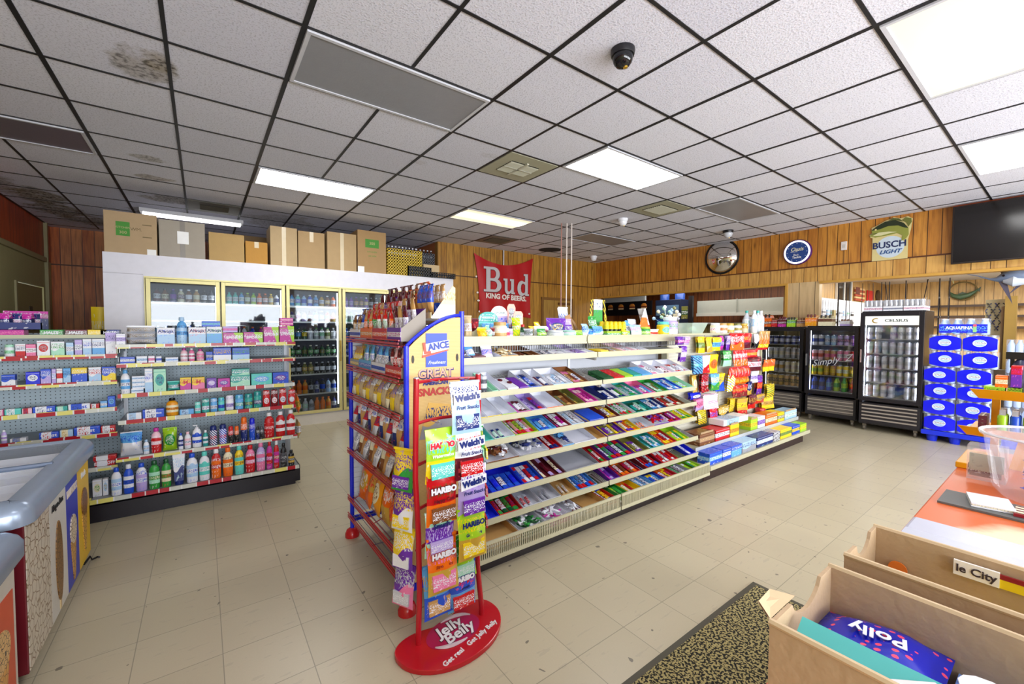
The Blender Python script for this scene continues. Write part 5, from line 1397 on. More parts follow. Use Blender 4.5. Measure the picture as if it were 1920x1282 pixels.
crate('plastic_crate', 2.385, 2.97, FY + .03, 6.95, ZT, .42, M('d8b41c', .4), 'large yellow perforated plastic crate above the cooler')
crate('plastic_crate', 2.72, 3.12, FY - .01, FY + .029, ZT, .16, M('black', .4), 'low black crate in front of the yellow crate')
crate('plastic_crate', 3.13, 3.56, FY - .04, 6.8, ZT, .09, M('black', .4), 'flat black crate at the right end above the cooler')
crate('plastic_crate', 2.99, 3.34, 6.83, 7.2, ZT, .46, M('dark grey', .4), 'tall dark crate stacked behind the flat black crate')
o = carton(3.0, 3.30, 6.56, .2, .12, 'c2aa84', 'small beige printed carton on the flat black crate', None, z=ZT + .1)
rr = random.Random(5)
for i in range(9):
    place(proto('drink', .06, .06, .20, ('black,silver,silver', 'navy,silver,white', 'dark grey,white,silver')[i % 3]), 'drink_bottle', ('black', 'navy', 'dark grey')[i % 3] + ' bottle standing in the yellow crate', 'bottle', (2.43 + i * .058, 6.62, ZT + .27), group=('black', 'navy', 'dark grey')[i % 3] + ' bottles in the yellow crate')
for i in range(5):
    place(proto('drink', .055, .055, .22, 'black,grey,silver'), 'drink_bottle', 'black bottle standing in the tall dark crate', 'bottle', (3.03 + i * .068, 6.9, ZT + .3), group='black bottles in the tall dark crate')
# small things seen between cooler and left wall
o = tag(empty('parcel_bag', (-.955, 6.75, 0)), 'dark blue and yellow patterned bag leaning beside the cooler', 'bag')
part('body', smooth_bag(.13, .1, 1.62, 7, 13, .04, seed=9), pk('navy', 'yellow', 'cream', 'top'), o)
part('tie', MB().lathe([(.02, 1.35), (.06, 1.36), (.02, 1.37)], 8), M('black', .5), o)

# ================================================================== THREE GLASS DOOR FRIDGES (facing -X)
BLK = M('16141c', .3)


def fridge(x, yc, w, h, label, name='drinks_fridge', z0=.09, header=None, base_h=.42, inner='20242c', shelves=5, side='black', led=3.0):
    """local: front at y=0 facing -Y, width along x. placed turned to face -X"""
    r = tag(empty(name, (x, yc, 0), (0, 0, -PI / 2)), label, 'fridge'); d = .55; t = .035
    body = MB().box(-w / 2, -w / 2 + t, .03, d, z0, h).box(w / 2 - t, w / 2, .03, d, z0, h).box(-w / 2 + t, w / 2 - t, d - t, d, z0, h).box(-w / 2 + t, w / 2 - t, .03, d - t, h - t, h).box(-w / 2 + t, w / 2 - t, .03, d - t, z0, z0 + .30)
    part('cabinet', body, BLK if side == 'black' else M(side, .3), r, bevel=.003)
    part('inner_liner', MB().box(-w / 2 + t, w / 2 - t, d - t - .006, d - t - .001, z0 + .3, h - t).box(-w / 2 + t, -w / 2 + t + .003, .04, d - t - .006, z0 + .3, h - t).box(w / 2 - t - .003, w / 2 - t, .04, d - t - .006, z0 + .3, h - t), M(inner, .4), r)
    g0 = base_h; g1 = h - .02; f = .05
    ht = .12 if header else 0
    dr = part('fridge_door', MB().box(-w / 2, -w / 2 + f, -.03, .025, g0, g1).box(w / 2 - f, w / 2, -.03, .025, g0, g1).box(-w / 2 + f, w / 2 - f, -.03, .025, g1 - f, g1).box(-w / 2 + f, w / 2 - f, -.03, .025, g0, g0 + f), BLK, r, bevel=.003)
    part('glass_pane', MB().box(-w / 2 + f, w / 2 - f, -.012, -.006, g0 + f, g1 - f - ht), glass((1, 1, 1), .035, 'fridge_glass'), dr)
    part('door_handle', MB().box(-w / 2 + .015, -w / 2 + .03, -.06, -.03, (g0 + g1) / 2 - .08, (g0 + g1) / 2 + .1), M('silver', .2, .9), dr)
    if header:
        hd = part('lit_header', MB().box(-w / 2 + f, w / 2 - f, -.022, .02, g1 - f - ht, g1 - f), M('dfe4dc', .4, emit=.55), r)
        text(hd, 'CELSIUS', .052, M('2c3038', .4), (.05, -.0225, g1 - f - ht / 2), xs=1.25, bold=.0012)
        part('swoosh', MB().prism([(-.155 + .045 * math.cos(q), g1 - f - ht / 2 + .036 * math.sin(q)) for q in [PI * .35 + PI * 1.25 * i / 10 for i in range(11)]] + [(-.148 + .035 * math.cos(q), g1 - f - ht / 2 + .024 * math.sin(q)) for q in [PI * 1.6 - PI * 1.25 * i / 10 for i in range(11)]], -.0245, -.022), M('c2a45a', .3, .5), hd)
    gr = part('grille', MB().box(-w / 2 + .01, w / 2 - .01, -.006, .03, z0 + .02, g0 - .03), M('1c1a20', .4), r)
    n = 9 if not header else 5
    for i in range(n):
        z = z0 + .07 + i * (g0 - z0 - .14) / (n - 1)
        part('grille_slat', MB().add([(-w / 2 + .04, -.012, z), (w / 2 - .04, -.012, z), (w / 2 - .04, -.006, z + .018), (-w / 2 + .04, -.006, z + .018), (-w / 2 + .04, -.004, z), (w / 2 - .04, -.004, z)], [(0, 1, 2, 3), (0, 4, 5, 1), (3, 2, 5, 4), (0, 3, 4), (1, 5, 2)]), M('8d8478' if header or i % 2 else '5a544c', .35, .3), gr)
    sp = (g1 - f - ht - g0 - f) / shelves
    zs = []
    for i in range(shelves):
        z = g0 + f + .01 + i * sp; zs.append(z)
        part('shelf', MB().box(-w / 2 + t + .004, w / 2 - t - .004, .035, d - t - .01, z - .008, z), M('c9ced6', .3, .3), r)
    for sx in (-1, 1):
        for yy in (.07, d - .07):
            cs = part('caster', MB().lathe([(.034, -.013), (.036, 0), (.034, .013)], 14, Matrix.Translation((sx * (w / 2 - .06), yy, .037)) @ Matrix.Rotation(PI / 2, 4, 'Y')).box(sx * (w / 2 - .06) - .02, sx * (w / 2 - .06) + .02, yy - .025, yy + .03, .06, z0), M('7c766c', .3, .6), r)
    for sx in (-1, 1):
        part('light_strip', MB().box(sx * (w / 2 - t - .007) - .003, sx * (w / 2 - t - .007) + .003, .045, .055, g0 + f, g1 - f - ht), M('eef4ff', .3, emit=led * 3), r)
    return r, zs


def stock(x, yc, zs, rows, w, place_name):
    """rows bottom-up: (kind, item width, height, [(colours,name)...])"""
    for (kind, iw, ih, cl), z, sn in zip(rows, zs, ['bottom', 'fourth', 'middle', 'second', 'top'] if len(zs) == 5 else ['bottom', 'third', 'second', 'top']):
        n = int((w - .11) / (iw * 1.16)); 
        for i in range(n):
            if cl[i * len(cl) // n] is None: continue
            cs, nm = cl[i * len(cl) // n]
            yy = yc + (w / 2 - .055 - iw / 2) - i * (w - .11 - iw) / (n - 1)
            for q in range(2):
                place(proto(kind, iw, iw, ih, cs), {'drinkcan': 'drink_can', 'drink': 'drink_bottle'}[kind], lab(nm + ' on the ' + sn + ' shelf', place_name), {'drinkcan': 'can', 'drink': 'bottle'}[kind], (x + .085 + q * (iw + .006), yy, z + .001), (0, 0, -PI / 2), group=nm + ' ' + sn + ' shelf ' + place_name)


_, z1 = fridge(7.35, 1.475, .64, 1.645, 'tall black fridge with glass door and lit white header, left of the water pallet', header=True, inner='a8b2c4', shelves=5, side='black', led=14)
SV = ('white,silver,grey', 'slim white and silver can'); SV2 = ('white,silver,navy', 'slim white can')
stock(7.35, 1.475, z1, [('drinkcan', .058, .155, [SV, SV, SV, SV, None, SV, SV]), ('drinkcan', .058, .155, [SV]), ('drinkcan', .058, .155, [SV]), ('drinkcan', .058, .155, [SV]), ('drinkcan', .058, .155, [SV2, SV2, None, SV2, SV2, SV2, SV2])], .64, 'of the white header fridge')
_, z2 = fridge(7.45, 2.155, .64, 1.445, 'middle black fridge full of coloured drinks with script on its glass door', shelves=4, inner='46507a', led=3)
stock(7.45, 2.155, z2, [('drink', .066, .2, [('blue,navy,navy', 'blue bottle'), ('blue,light blue,navy', 'bright blue bottle'), ('lime,green,green', 'lime green bottle'), ('green,lime,green', 'green bottle'), ('maroon,red,brown', 'dark red bottle')]),
                        ('drinkcan', .062, .15, [('yellow,lime,olive', 'yellow green can'), ('gold,yellow,olive', 'gold can'), ('yellow,white,lime', 'yellow can'), ('olive,gold,yellow', 'olive can')]),
                        ('drinkcan', .062, .15, [('pale pink,red,brown', 'pale pink can'), ('tan,pink,red', 'tan can'), ('pink,white,maroon', 'pink can'), ('red,pink,maroon', 'red can')]),
                        ('drinkcan', .062, .15, [('white,navy,blue', 'white and navy can'), ('pale blue,white,navy', 'pale blue can'), ('lilac,navy,pink', 'lilac can'), ('purple,lilac,pink', 'purple can')])], .64, 'of the middle fridge')
fr = bpy.data.objects['drinks_fridge.001']
text(fr, 'Simply  Z', .13, M('c9cdd6', .3, .3), (.0, -.014, .93), (0, -.25, 0), shear=.5, ext=.0005)
_, z3 = fridge(7.55, 2.84, .60, 1.43, 'left black fridge with tan cans, behind the snack rack end', shelves=4, inner='3a342c')
stock(7.55, 2.84, z3, [('drinkcan', .064, .17, [('gold,black,tan', 'gold and black can'), ('tan,black,gold', 'tan and black can')]), ('drinkcan', .064, .17, [('silver,tan,gold', 'silver and tan can'), ('cream,silver,tan', 'cream can')]),
                       ('drinkcan', .064, .17, [('silver,cream,grey', 'silver and cream can'), ('grey,silver,tan', 'grey can')]), ('drinkcan', .064, .14, [('navy,white,blue', 'navy and white can')])], .60, 'of the left fridge')
# cases of cans on the tall fridge
for i in range(3):
    y = 1.475 + .205 - i * .205
    o = tag(empty('can_case', (7.44, y, 1.6455), (0, 0, -PI / 2)), ['left', 'middle', 'right'][i] + ' film wrapped tray of silver cans on top of the tall fridge', 'case of cans', 'trays of cans on the tall fridge')
    part('cardboard_tray', MB().box(-.098, .098, -.06, .28, 0, .06), pk('white', 'pale pink' if i != 1 else 'grey', 'navy', 'band'), o)
    for a in range(4):
        for b in range(2): part('silver_can', MB().lathe([(.020, .06), (.0235, .07), (.0235, .135), (.019, .145)], 10, Matrix.Translation((-.073 + a * .0487, -.034 + b * .049, 0))), M('silver', .25, .6), o)
    part('film_wrap', MB().box(-.0985, .0985, -.062, .28, .058, .147), film('white', .18, .1), o)
# drink cartons on the lower fridges
BX = [(3.44, .13, 'white,pale blue,teal,band', 'white and pale blue bottle pack', .17), (3.30, .1, 'pale blue,white,navy,stripe', 'pale striped pack', .15), (3.14, .19, 'orange,brown,white,band', 'orange drink carton', .19), (3.0, .09, 'red,dark red,white,top', 'red drink carton', .13),
      (2.885, .12, 'maroon,magenta,white,low', 'crimson carton with picture', .15), (2.75, .125, 'lime,green,white,top', 'lime green six pack carton', .14), (2.615, .12, 'tan,maroon,white,top', 'tan and maroon six pack carton', .13), (2.455, .15, 'amber,orange,cream,top', 'amber six pack carton', .16), (2.27, .18, 'cream,maroon,olive,top', 'cream bottle carton with dark top', .15), (2.03, .12, 'white,lilac,grey,low', 'white carton of cans', .09)]
for i, (y, w, cs, nm, h) in enumerate(BX):
    x, z = (7.60, 1.4305) if y > 2.5 else (7.52, 1.4455)
    o = tag(empty('drink_carton', (x + .09, y, z), (0, 0, -PI / 2)), nm + (' on top of the left fridge' if y > 2.52 else ' on top of the middle fridge'), 'carton')
    part('carton_body', MB().cbox(0, 0, 0, w * .96, .16, h * .7), pk(*cs.split(',')), o, bevel=.002)
    part('carton_top', MB().prism([(-.08, h * .7), (.08, h * .7), (.02, h), (-.02, h)], -w * .47, w * .47, 'yz'), pk(cs.split(',')[0], cs.split(',')[1], cs.split(',')[2], 'none'), o)
    for q in range(3): part('bottle_neck', MB().lathe([(.012, h * .75), (.012, h * 1.02), (.014, h * 1.03), (.014, h * 1.1)], 8, Matrix.Translation((-w * .3 + q * w * .3, -.05, 0))), M(('brown', 'maroon', 'black')[i % 3], .3), o)

# ================================================================== PALLET OF WATER PACKS
pl = tag(empty('pallet', (7.62, .86, 0)), 'bright blue plastic pallet stand under the water packs', 'pallet')
BLU = M('1430d8', .35)
part('deck', MB().box(-.30, .32, -.33, .28, .10, .135).box(-.31, -.29, -.34, .29, .085, .14), BLU, pl, bevel=.004)
for x in (-.22, .22):
    for y in (-.25, 0, .2): part('foot', MB().lathe([(.045, 0), (.06, .1)], 10, Matrix.Translation((x, y, 0))), BLU, pl)
BODYC = M('3049c8', .15); SHR = film('dfe8ff', .14, .08)


def water_pack(x, y, z, label, top=False, sw=.275, tilt=0.0):
    r = tag(empty('water_bottle_pack', (x, y, z), (0, 0, -PI / 2 + tilt)), label, 'water pack', None)
    h = .196
    cl = M('b9d2f0', .12)
    for a in range(4):
        for b in range(5 if top else 2):
            px = -sw / 2 + .034 + a * (sw - .068) / 3; py = .034 + b * .064
            part('water_bottle', MB().lathe([(.026, 0), (.031, .01), (.030, .05), (.032, .1), (.031, .13), (.014, .17), (.014, .178)], 10, Matrix.Translation((px, py, 0))), cl, r)
            part('bottle_cap', MB().lathe([(.0155, .176), (.0155, .192), (.012, .193)], 8, Matrix.Translation((px, py, 0))), M('white', .3), r)
    if top:
        part('printed_wrap', MB().box(-sw / 2, sw / 2, -.002, .001, .02, .125), pk('royal blue', 'royal blue', 'light blue', 'none'), r)
        text(r, 'AQUAFINA', .05, M('white', .4), (-.03, -.0035, .08), xs=.9, bold=.0015)
        part('flavour_patch', MB().box(.085, .115, -.004, -.002, .03, .10), M('8fd08a', .4), r); part('flavour_patch', MB().lathe([(.016, 0), (.016, .002)], 12, Matrix.Translation((.1, -.004, .11)) @ Matrix.Rotation(PI / 2, 4, 'X')), M('f05a7a', .4), r)
    else:
        n = 14; vs = []; fs = []
        for i in range(n + 1):
            t = i / n; xx = lerp(-sw / 2, sw / 2, t); zt = lerp(.150, .188, math.sin(PI * t) ** .8); zb = .032 - .028 * math.sin(PI * t) ** .8; bul = -.002 - .008 * math.sin(PI * t)
            vs += [(xx, bul, zb), (xx, bul - .004, (zb + zt) / 2), (xx, bul, zt)]
        for i in range(n):
            a = i * 3; fs += [(a, a + 3, a + 4, a + 1), (a + 1, a + 4, a + 5, a + 2)]
        mb = MB(); mb.add(vs, fs); mb.add([(p[0], p[1] + .002, p[2]) for p in vs], [f[::-1] for f in fs]); mb.sm = True
        part('printed_wrap', mb, M('0e16ec', .18), r)
        ov = MB().prism([(.052 * math.cos(q), .100 + .038 * math.sin(q)) for q in [2 * PI * i / 24 for i in range(24)]], -.0165, -.0145)
        part('oval_badge', ov, pk('pale blue', 'white', 'navy', 'band', .2), r)
        ring = MB(); ring.tube([(.054 * math.cos(q), -.0165, .100 + .040 * math.sin(q)) for q in [2 * PI * i / 24 for i in range(24)]], .0028, 6, True); part('badge_ring', ring, M('e8f0ff', .2), r)
    part('film_wrap', MB().box(-sw / 2 - .002, sw / 2 + .002, 0.0005, .30 if top else .14, -.0, h), SHR, r)
    return r


wz = .1405
for k in range(6):
    sx = (-.012, .01, -.004, .014, -.008, .004)[k]
    for c in (0, 1):
        row = ['bottom', 'second', 'third', 'fourth', 'fifth', 'sixth'][k]
        water_pack(7.35 + (0 if k > 1 else .01), 1.000 + sx * .6 - c * .288 - (.03 if k > 3 else 0), wz + k * .2, ['left', 'right'][c] + ' blue water pack in the ' + row + ' layer from the floor', tilt=(-.01, .02, -.015, .01, .02, -.01)[k] * (1 - 2 * c))
water_pack(7.36, .83, wz + 1.2, 'top blue water pack lying across the stack with white lettering', True, .40)
for k in range(5):
    r_ = tag(empty('water_bottle_pack', (7.64, .395, wz + .15 + k * .2), (0, 0, -PI / 2)), ORD[k] + ' clear bottle pack from below, at the right rear of the water stack', 'water pack')
    for a in range(3):
        for b in range(2): part('water_bottle', MB().lathe([(.026, 0), (.031, .01), (.032, .1), (.031, .13), (.014, .17), (.014, .19)], 10, Matrix.Translation((-.07 + a * .066, .034 + b * .064, 0))), M('c9dcf4', .12), r_)
    part('film_wrap', MB().box(-.105, .105, 0, .14, 0, .197), SHR, r_)
o = tag(empty('stand_block', (7.72, .385, 0)), 'low blue block under the rear water packs', 'stand'); part('block', MB().box(-.1, .12, -.12, .12, 0, wz + .149), BLU, o, bevel=.004); part('block_foot', MB().box(-.11, .13, -.13, .13, 0, .02), BLU, o)
# ================================================================== BLUE SNACK RACK at the end of the candy gondola
BL = M('1a2bd8', .25); RDM = M('b81822', .3); SL = M('d5dbe6', .4)
X0, X1, Y0, Y1 = .79, 1.095, 1.925, 2.865
sr = tag(empty('snack_rack', (.94, 2.4, 0)), 'blue framed snack rack with red wire shelves and cream side panel at the gondola end', 'display rack')


def spart(name, mb, m, parent=None, **kw):
    o = part(name, mb, m, parent or sr, **kw)
    if not parent: o.location = (-.94, -2.4, 0)
    return o


def arc(n=10):
    # top edge of the side panel from low front to high rear
    return [(X0 + (X1 - X0) * t, 1.315 + .155 * math.sin(t * PI / 2) ** .9) for t in [i / n for i in range(n + 1)]]


for y, nm in ((Y0, 'near'), (Y1, 'far')):
    f = MB(); f.tube([(X0, y, .05), (X0, y, 1.315)] , .0135, 10); spart('post', f, BL)
    f = MB(); f.tube([(X1, y, .05), (X1, y, 1.49)], .0135, 10); spart('post', f, BL)
    f = MB(); f.tube([(p[0], y, p[1]) for p in arc()], .008, 8); spart('top_rail', f, BL)
    f = MB(); f.box(X0, X1, y - .008, y + .008, .10, .135); spart('bottom_rail', f, BL)
    for x in (X0, X1): spart('foot', MB().lathe([(.046, 0), (.046, .02), (.036, .045), (.016, .058)], 16, Matrix.Translation((x, y, 0))), M('c01c22', .25))
# far and back slatted panels
s = MB()
for i in range(34):
    z = .16 + i * .034; top = 1.30
    if z > top: break
    s.box(X0 + .012, X1 - .012, Y1 - .006, Y1 + .002, z, z + .0305)
spart('slat_panel', s, SL)
s = MB()
for i in range(38): z = .16 + i * .034; s.box(X1 - .006, X1 + .002, Y0 + .014, Y1 - .014, z, z + .0305)
spart('slat_panel', s, SL)
# near side panel with lettering
PANEL_Y = Y0 - .004
poly = [(X0 + .014, .14)] + [(X1 - .014, .14)] + [(p[0] * .96 + (X0 + X1) / 2 * .04, p[1] - .012) for p in arc()[::-1]]
m_, nt_, b_ = new_mat('corrugated_cream_panel'); g_ = NG(nt_); v_, x_, y_, z_ = g_.coords('Object')
rib = g_.m('GREATER_THAN', g_.m('SINE', g_.m('MULTIPLY', z_, 900.0)), .2)
nt_.links.new(g_.mix(rib, lin('d8b878'), lin('cda868')), b_.inputs['Base Color']); b_.inputs['Roughness'].default_value = .5
sp_ = spart('side_panel', MB().prism(poly, PANEL_Y - .003, PANEL_Y + .003), m_)
cx = (X0 + X1) / 2
part('logo_panel', MB().box(-.058, .058, -.001, .001, -.084, .084), M('2848c8', .4), sp_, loc=(cx + .004, PANEL_Y - .005, 1.292))
part('logo_ribbon', MB().prism([(-.072, -.036), (.070, -.010), (.074, .038), (-.062, .018)], -.0012, .0012), M('f0ece0', .4), sp_, loc=(cx, PANEL_Y - .0065, 1.305))
part('ribbon_edge', MB().prism([(-.075, -.05), (-.072, -.036), (.070, -.010), (.069, -.016)], -.0012, .0012), M('d8482a', .4), sp_, loc=(cx, PANEL_Y - .0065, 1.305))
text(sp_, 'ANCE', .047, M('1c3a9c', .4), (cx + .014, PANEL_Y - .0085, 1.312), (0, -.13, 0), bold=.002, xs=.92)
text(sp_, 'L', .076, M('c8442a', .4), (cx - .052, PANEL_Y - .009, 1.300), (0, -.13, 0), bold=.003)
text(sp_, 'Freshness', .024, M('white', .4), (cx + .004, PANEL_Y - .0066, 1.230), shear=.35)
text(sp_, 'GREAT', .062, M('1c1a6a', .4), (cx + .002, PANEL_Y - .0042, 1.172), bold=.004, ext=.0006)
text(sp_, 'GREAT', .062, M('e0a088', .4), (cx, PANEL_Y - .0055, 1.175), bold=.001, ext=.0008)
text(sp_, 'AMERICAN', .028, M('2a2a7c', .4), (cx, PANEL_Y - .0045, 1.128), bold=.0015)
text(sp_, 'SNACKS', .05, M('c03a3a', .4), (cx, PANEL_Y - .0045, 1.082), bold=.002)
part('printed_picture', MB().prism([(-.09, -.09), (.09, -.09), (.09, .07), (-.04, .09)], -.001, .001), pk('e0b45c', 'grey', 'navy', 'wave'), sp_, loc=(cx, PANEL_Y - .0042, .94))
for sx in (-1, 1):
    part('fixing_slot', MB().prism([(.007 * math.cos(q), .02 * math.sin(q)) for q in [2 * PI * i / 12 for i in range(12)]], -.001, .001), M('2a2418', .5), sp_, loc=(cx + sx * .122, PANEL_Y - .0042, 1.25))
RZ = [.145, .265, .58, .765, .948, 1.13, 1.312]
for i, z in enumerate(RZ):
    tilt = .0 if i in (0,) else -.35 if i < 5 else -.12
    back = X1 - .012; dz = math.tan(-tilt) * (back - X0)
    if i in (0,): z -= .0; dz = .0
    s = MB()
    for k in range(11):
        t = k / 10; s.rod((lerp(X0 - .03, back, t), Y0 + .02, z + dz * t), (lerp(X0 - .03, back, t), Y1 - .02, z + dz * t), .0022, 4)
    for k in range(3):
        Y = lerp(Y0 + .05, Y1 - .05, k / 2); s.rod((X0 - .03, Y, z - .004), (back, Y, z + dz - .004), .003, 4)
    o = spart('wire_shelf', s, M('7d6f86' if i == 0 else 'a83040', .35, .3))
    s = MB(); s.rod((X0 - .03, Y0 + .015, z + .03), (X0 - .03, Y1 - .015, z + .03), .004, 6).rod((X0 - .03, Y0 + .015, z), (X0 - .03, Y1 - .015, z), .0035, 6)
    s.box(X0 - .034, X0 - .030, Y0 + .02, Y1 - .02, z + .010, z + .020)
    part('front_rail', s, RDM, o)
# goods on the snack rack: cartons with snack tubes on the two upper shelves, leaning bags below


def snack_carton(y0, y1, x, z, h, cs, label, items, rx=-.45):
    w = y1 - y0; c1, c2, c3 = cs.split(',')
    r = tag(empty('snack_carton', (x, (y0 + y1) / 2, z), (0, 0, -PI / 2)), label, 'carton')
    d = .13; t = .003
    part('carton_front', MB().box(-w / 2 + .004, w / 2 - .004, -.002, .0015, 0, h * .45), pk(c1, c2, c3, 'band'), r)
    sd = MB()
    for sx in (-1, 1):
        xx = sx * (w / 2 - .005); sd = MB().prism([(0, 0), (d, 0), (d, h * 1.1), (0, h * .42)], xx - t / 2, xx + t / 2, 'yz'); part('carton_side', sd, M('968e84', .7), r)
    part('carton_back', MB().box(-w / 2 + .004, w / 2 - .004, d - t, d, 0, h * 1.1), M(c1, .6), r)
    n = max(2, int(w / .05))
    for i in range(n):
        for j in range(2):
            yy = (y0 + y1) / 2 + w / 2 - .02 - (i + .5) * (w - .03) / n
            cs2 = items[(i + j) % len(items)]
            place(proto('bag', min(.055, (w - .03) / n * .9), .024, h * 1.1, cs2 + ',band'), 'snack_packet', cs2.split(',')[0] + ' snack packet in the ' + label.split(' on ')[0], 'packet', (x + .03 + j * .045, yy, z + .008 + j * .04), (0, -.0, -PI / 2), group=cs2.split(',')[0] + ' packets in the ' + label)


Zt = RZ[6] + .024
snack_carton(2.62, 2.84, X0 - .01, Zt + .0, .12, 'white,blue,navy', 'white and blue snack carton on the top shelf of the blue rack, far end', ['brown,tan,white', 'blue,white,navy'])
snack_carton(2.40, 2.61, X0 - .01, Zt, .14, 'orange,amber,white', 'orange snack carton on the top shelf of the blue rack', ['tan,orange,white', 'red,green,white'])
snack_carton(2.16, 2.39, X0 - .01, Zt, .14, 'red,orange,white', 'red snack carton on the top shelf of the blue rack', ['red,white,green', 'red,orange,white'])
snack_carton(1.96, 2.15, X0 - .01, Zt, .15, 'purple,white,magenta', 'purple snack carton at the near end of the top shelf', ['maroon,white,purple', 'tan,white,maroon'])
Zr = RZ[6] + .13
for a, b, cs, nm, it in ((2.62, 2.82, 'red,maroon,white', 'maroon sausage stick carton on the raised back row of the blue rack', ['maroon,white,pink', 'maroon,purple,white']), (2.36, 2.60, 'maroon,white,purple', 'maroon and white carton on the raised back row', ['maroon,pale pink,white', 'dark red,white,white']),
                        (2.14, 2.35, 'tan,orange,red', 'tan carton with orange bags on the raised back row', ['orange,gold,red', 'brown,orange,white'])):
    snack_carton(a, b, X0 + .155, Zr, .15, cs, nm, it)
for i in range(6): place(proto('bag', .05, .03, .15, ('blue,tan,brown,low', 'tan,blue,white,low')[i % 2]), 'snack_packet', ('blue and tan', 'tan and blue')[i % 2] + ' cheese stick packet at the near end of the raised back row', 'packet', (X0 + .17 + (i % 2) * .05, 2.12 - i * .03, Zr + .03), (0, 0, -PI / 2), group=('blue and tan', 'tan and blue')[i % 2] + ' cheese stick packets')
o = tag(empty('snack_carton', (X0 + .19, 1.98, Zr + .01), (0, 0, -PI / 2)), 'cream wedge shaped carton at the top near corner of the blue rack', 'carton')
part('carton_side', MB().prism([(-.05, 0), (.09, 0), (.09, .16), (.075, .17)], .03, .034, 'yz'), pk('e8cf96', 'white', 'tan', 'low'), o); part('carton_front', MB().box(-.03, .034, -.05, -.047, 0, .03), M('e8cf96', .5), o)
Zs = RZ[5] + .024
snack_carton(2.66, 2.84, X0 - .01, Zs, .10, 'grey,yellow,white', 'grey snack carton on the second shelf, far end of the blue rack', ['tan,yellow,white'])
snack_carton(2.42, 2.65, X0 - .01, Zs, .12, 'light blue,blue,white', 'light blue snack carton on the second shelf of the blue rack', ['teal,turquoise,white', 'light blue,white,blue'])
snack_carton(2.19, 2.41, X0 - .01, Zs, .12, 'white,blue,navy', 'white and blue dotted carton on the second shelf', ['blue,white,navy', 'light blue,white,navy'])
snack_carton(1.96, 2.18, X0 - .01, Zs, .12, 'red,orange,white', 'red snack carton on the second shelf, near end', ['maroon,white,red', 'pale pink,red,white'])
rows = [(4, ['cream,gold,navy', 'tan,yellow,blue', 'beige,white,navy'], .15, 'shortbread', 13), (3, ['silver,red,navy', 'white,navy,red', 'tan,white,blue'], .15, 'wafer', 13), (2, ['silver,white,navy', 'cream,brown,silver', 'tan,orange,brown'], .15, 'cracker', 13)]
RNm = {4: 'third', 3: 'fourth', 2: 'fifth'}
for ri, cl, h, nm, n in rows:
    for j in range(2):
        for i in range(n):
            cs = cl[(i * 7 + j) % len(cl)]
            y = Y1 - .08 - i * (Y1 - Y0 - .14) / (n - 1)
            place(proto('bag', .060, .03, h, cs + ',' + ('band', 'low', 'top')[i % 3]), 'snack_packet', cs.split(',')[0] + ' ' + nm + ' packet leaning on the ' + RNm[ri] + ' shelf of the blue rack', 'packet', (X0 + .0 + j * .07, y, RZ[ri] + .026 + j * .026), (0, 0.0, -PI / 2 + rnd.uniform(-.1, .1)), group=cs.split(',')[0] + ' ' + nm + ' packets')
            C.objects[-2].rotation_euler.x = -.28
for j in range(2):
    for i in range(6):
        cs = ['orange,gold,white', 'gold,orange,red', 'amber,cream,brown'][(i + j) % 3]
        place(proto('bag', .125, .06, .23, cs + ',' + ('oval', 'low')[i % 2]), 'snack_bag', cs.split(',')[0] + ' cheese snack bag on the sixth shelf of the blue rack', 'bag', (X0 + .02 + j * .09, Y1 - .16 - i * .135, RZ[1] + .036 + j * .035), (-.22, 0, -PI / 2 + rnd.uniform(-.2, .2)), group=cs.split(',')[0] + ' cheese snack bags')

# ================================================================== RED BEAN SHAPED FLOOR STAND WITH HANGING CANDY BAGS
js = tag(empty('candy_bag_stand', (.90, 1.69, 0)), 'red tube stand on a bean shaped red base with two columns of hanging candy bags', 'display stand')
JR = M('b01522', .22)
pts = []
for i in range(56):
    a = 2 * PI * i / 56; ca, sa = math.cos(a), math.sin(a)
    x = .262 * math.copysign(abs(ca) ** .85, ca); y = .150 * math.copysign(abs(sa) ** .85, sa)
    y += .05 * (x / .262) ** 2 - .02 - (.045 * math.exp(-(x / .1) ** 2) if sa > 0 else 0)
    pts.append((x, y))
rotm = Matrix.Rotation(math.radians(8), 4, 'Z')
o = part('base_plate', MB().prism(pts, 0, .022, 'xy', Matrix.Translation((-.005, -.045, 0)) @ rotm), M('b81420', .2), js, bevel=.004)
ov = [(.135 * math.cos(q), .088 * math.sin(q)) for q in [2 * PI * i / 32 for i in range(32)]]
part('oval_logo', MB().prism(ov, 0, .0015, 'xy', Matrix.Translation((.0, -.035, .022)) @ rotm), M('a8154a', .25), js)
for k in (0, 1):
    ring = [(.128 * math.cos(q), .08 * math.sin(q), .0245) for q in [(.12 + k) * PI + .42 * PI * i / 10 for i in range(11)]]
    mb = MB(); mb.tube([tuple(rotm @ Vector(p) + Vector((.0, -.035, 0))) for p in ring], [.003 + .006 * math.sin(PI * i / 10) for i in range(11)], 6); part('highlight_stroke', mb, M('c9b8bc', .4), js)
for tx, sz, px, py, mm, bo in (('Jelly', .082, -.012, -.008, 'e9e6e6', .002), ('Belly', .082, .012, -.062, 'e9e6e6', .002)):
    text(js, tx, sz, M('4a1030', .4), (px, py, .0242), (-PI / 2, 0, math.radians(10)), bold=bo + .003, shear=.2, ext=.0004); text(js, tx, sz, M(mm, .4), (px, py, .0252), (-PI / 2, 0, math.radians(10)), bold=bo, shear=.2, ext=.0004)
text(js, 'Get real   Get Jelly Belly', .034, M('e9e6e6', .4), (.03, -.142, .0235), (-PI / 2, 0, math.radians(16)), shear=.1, bold=.0006)
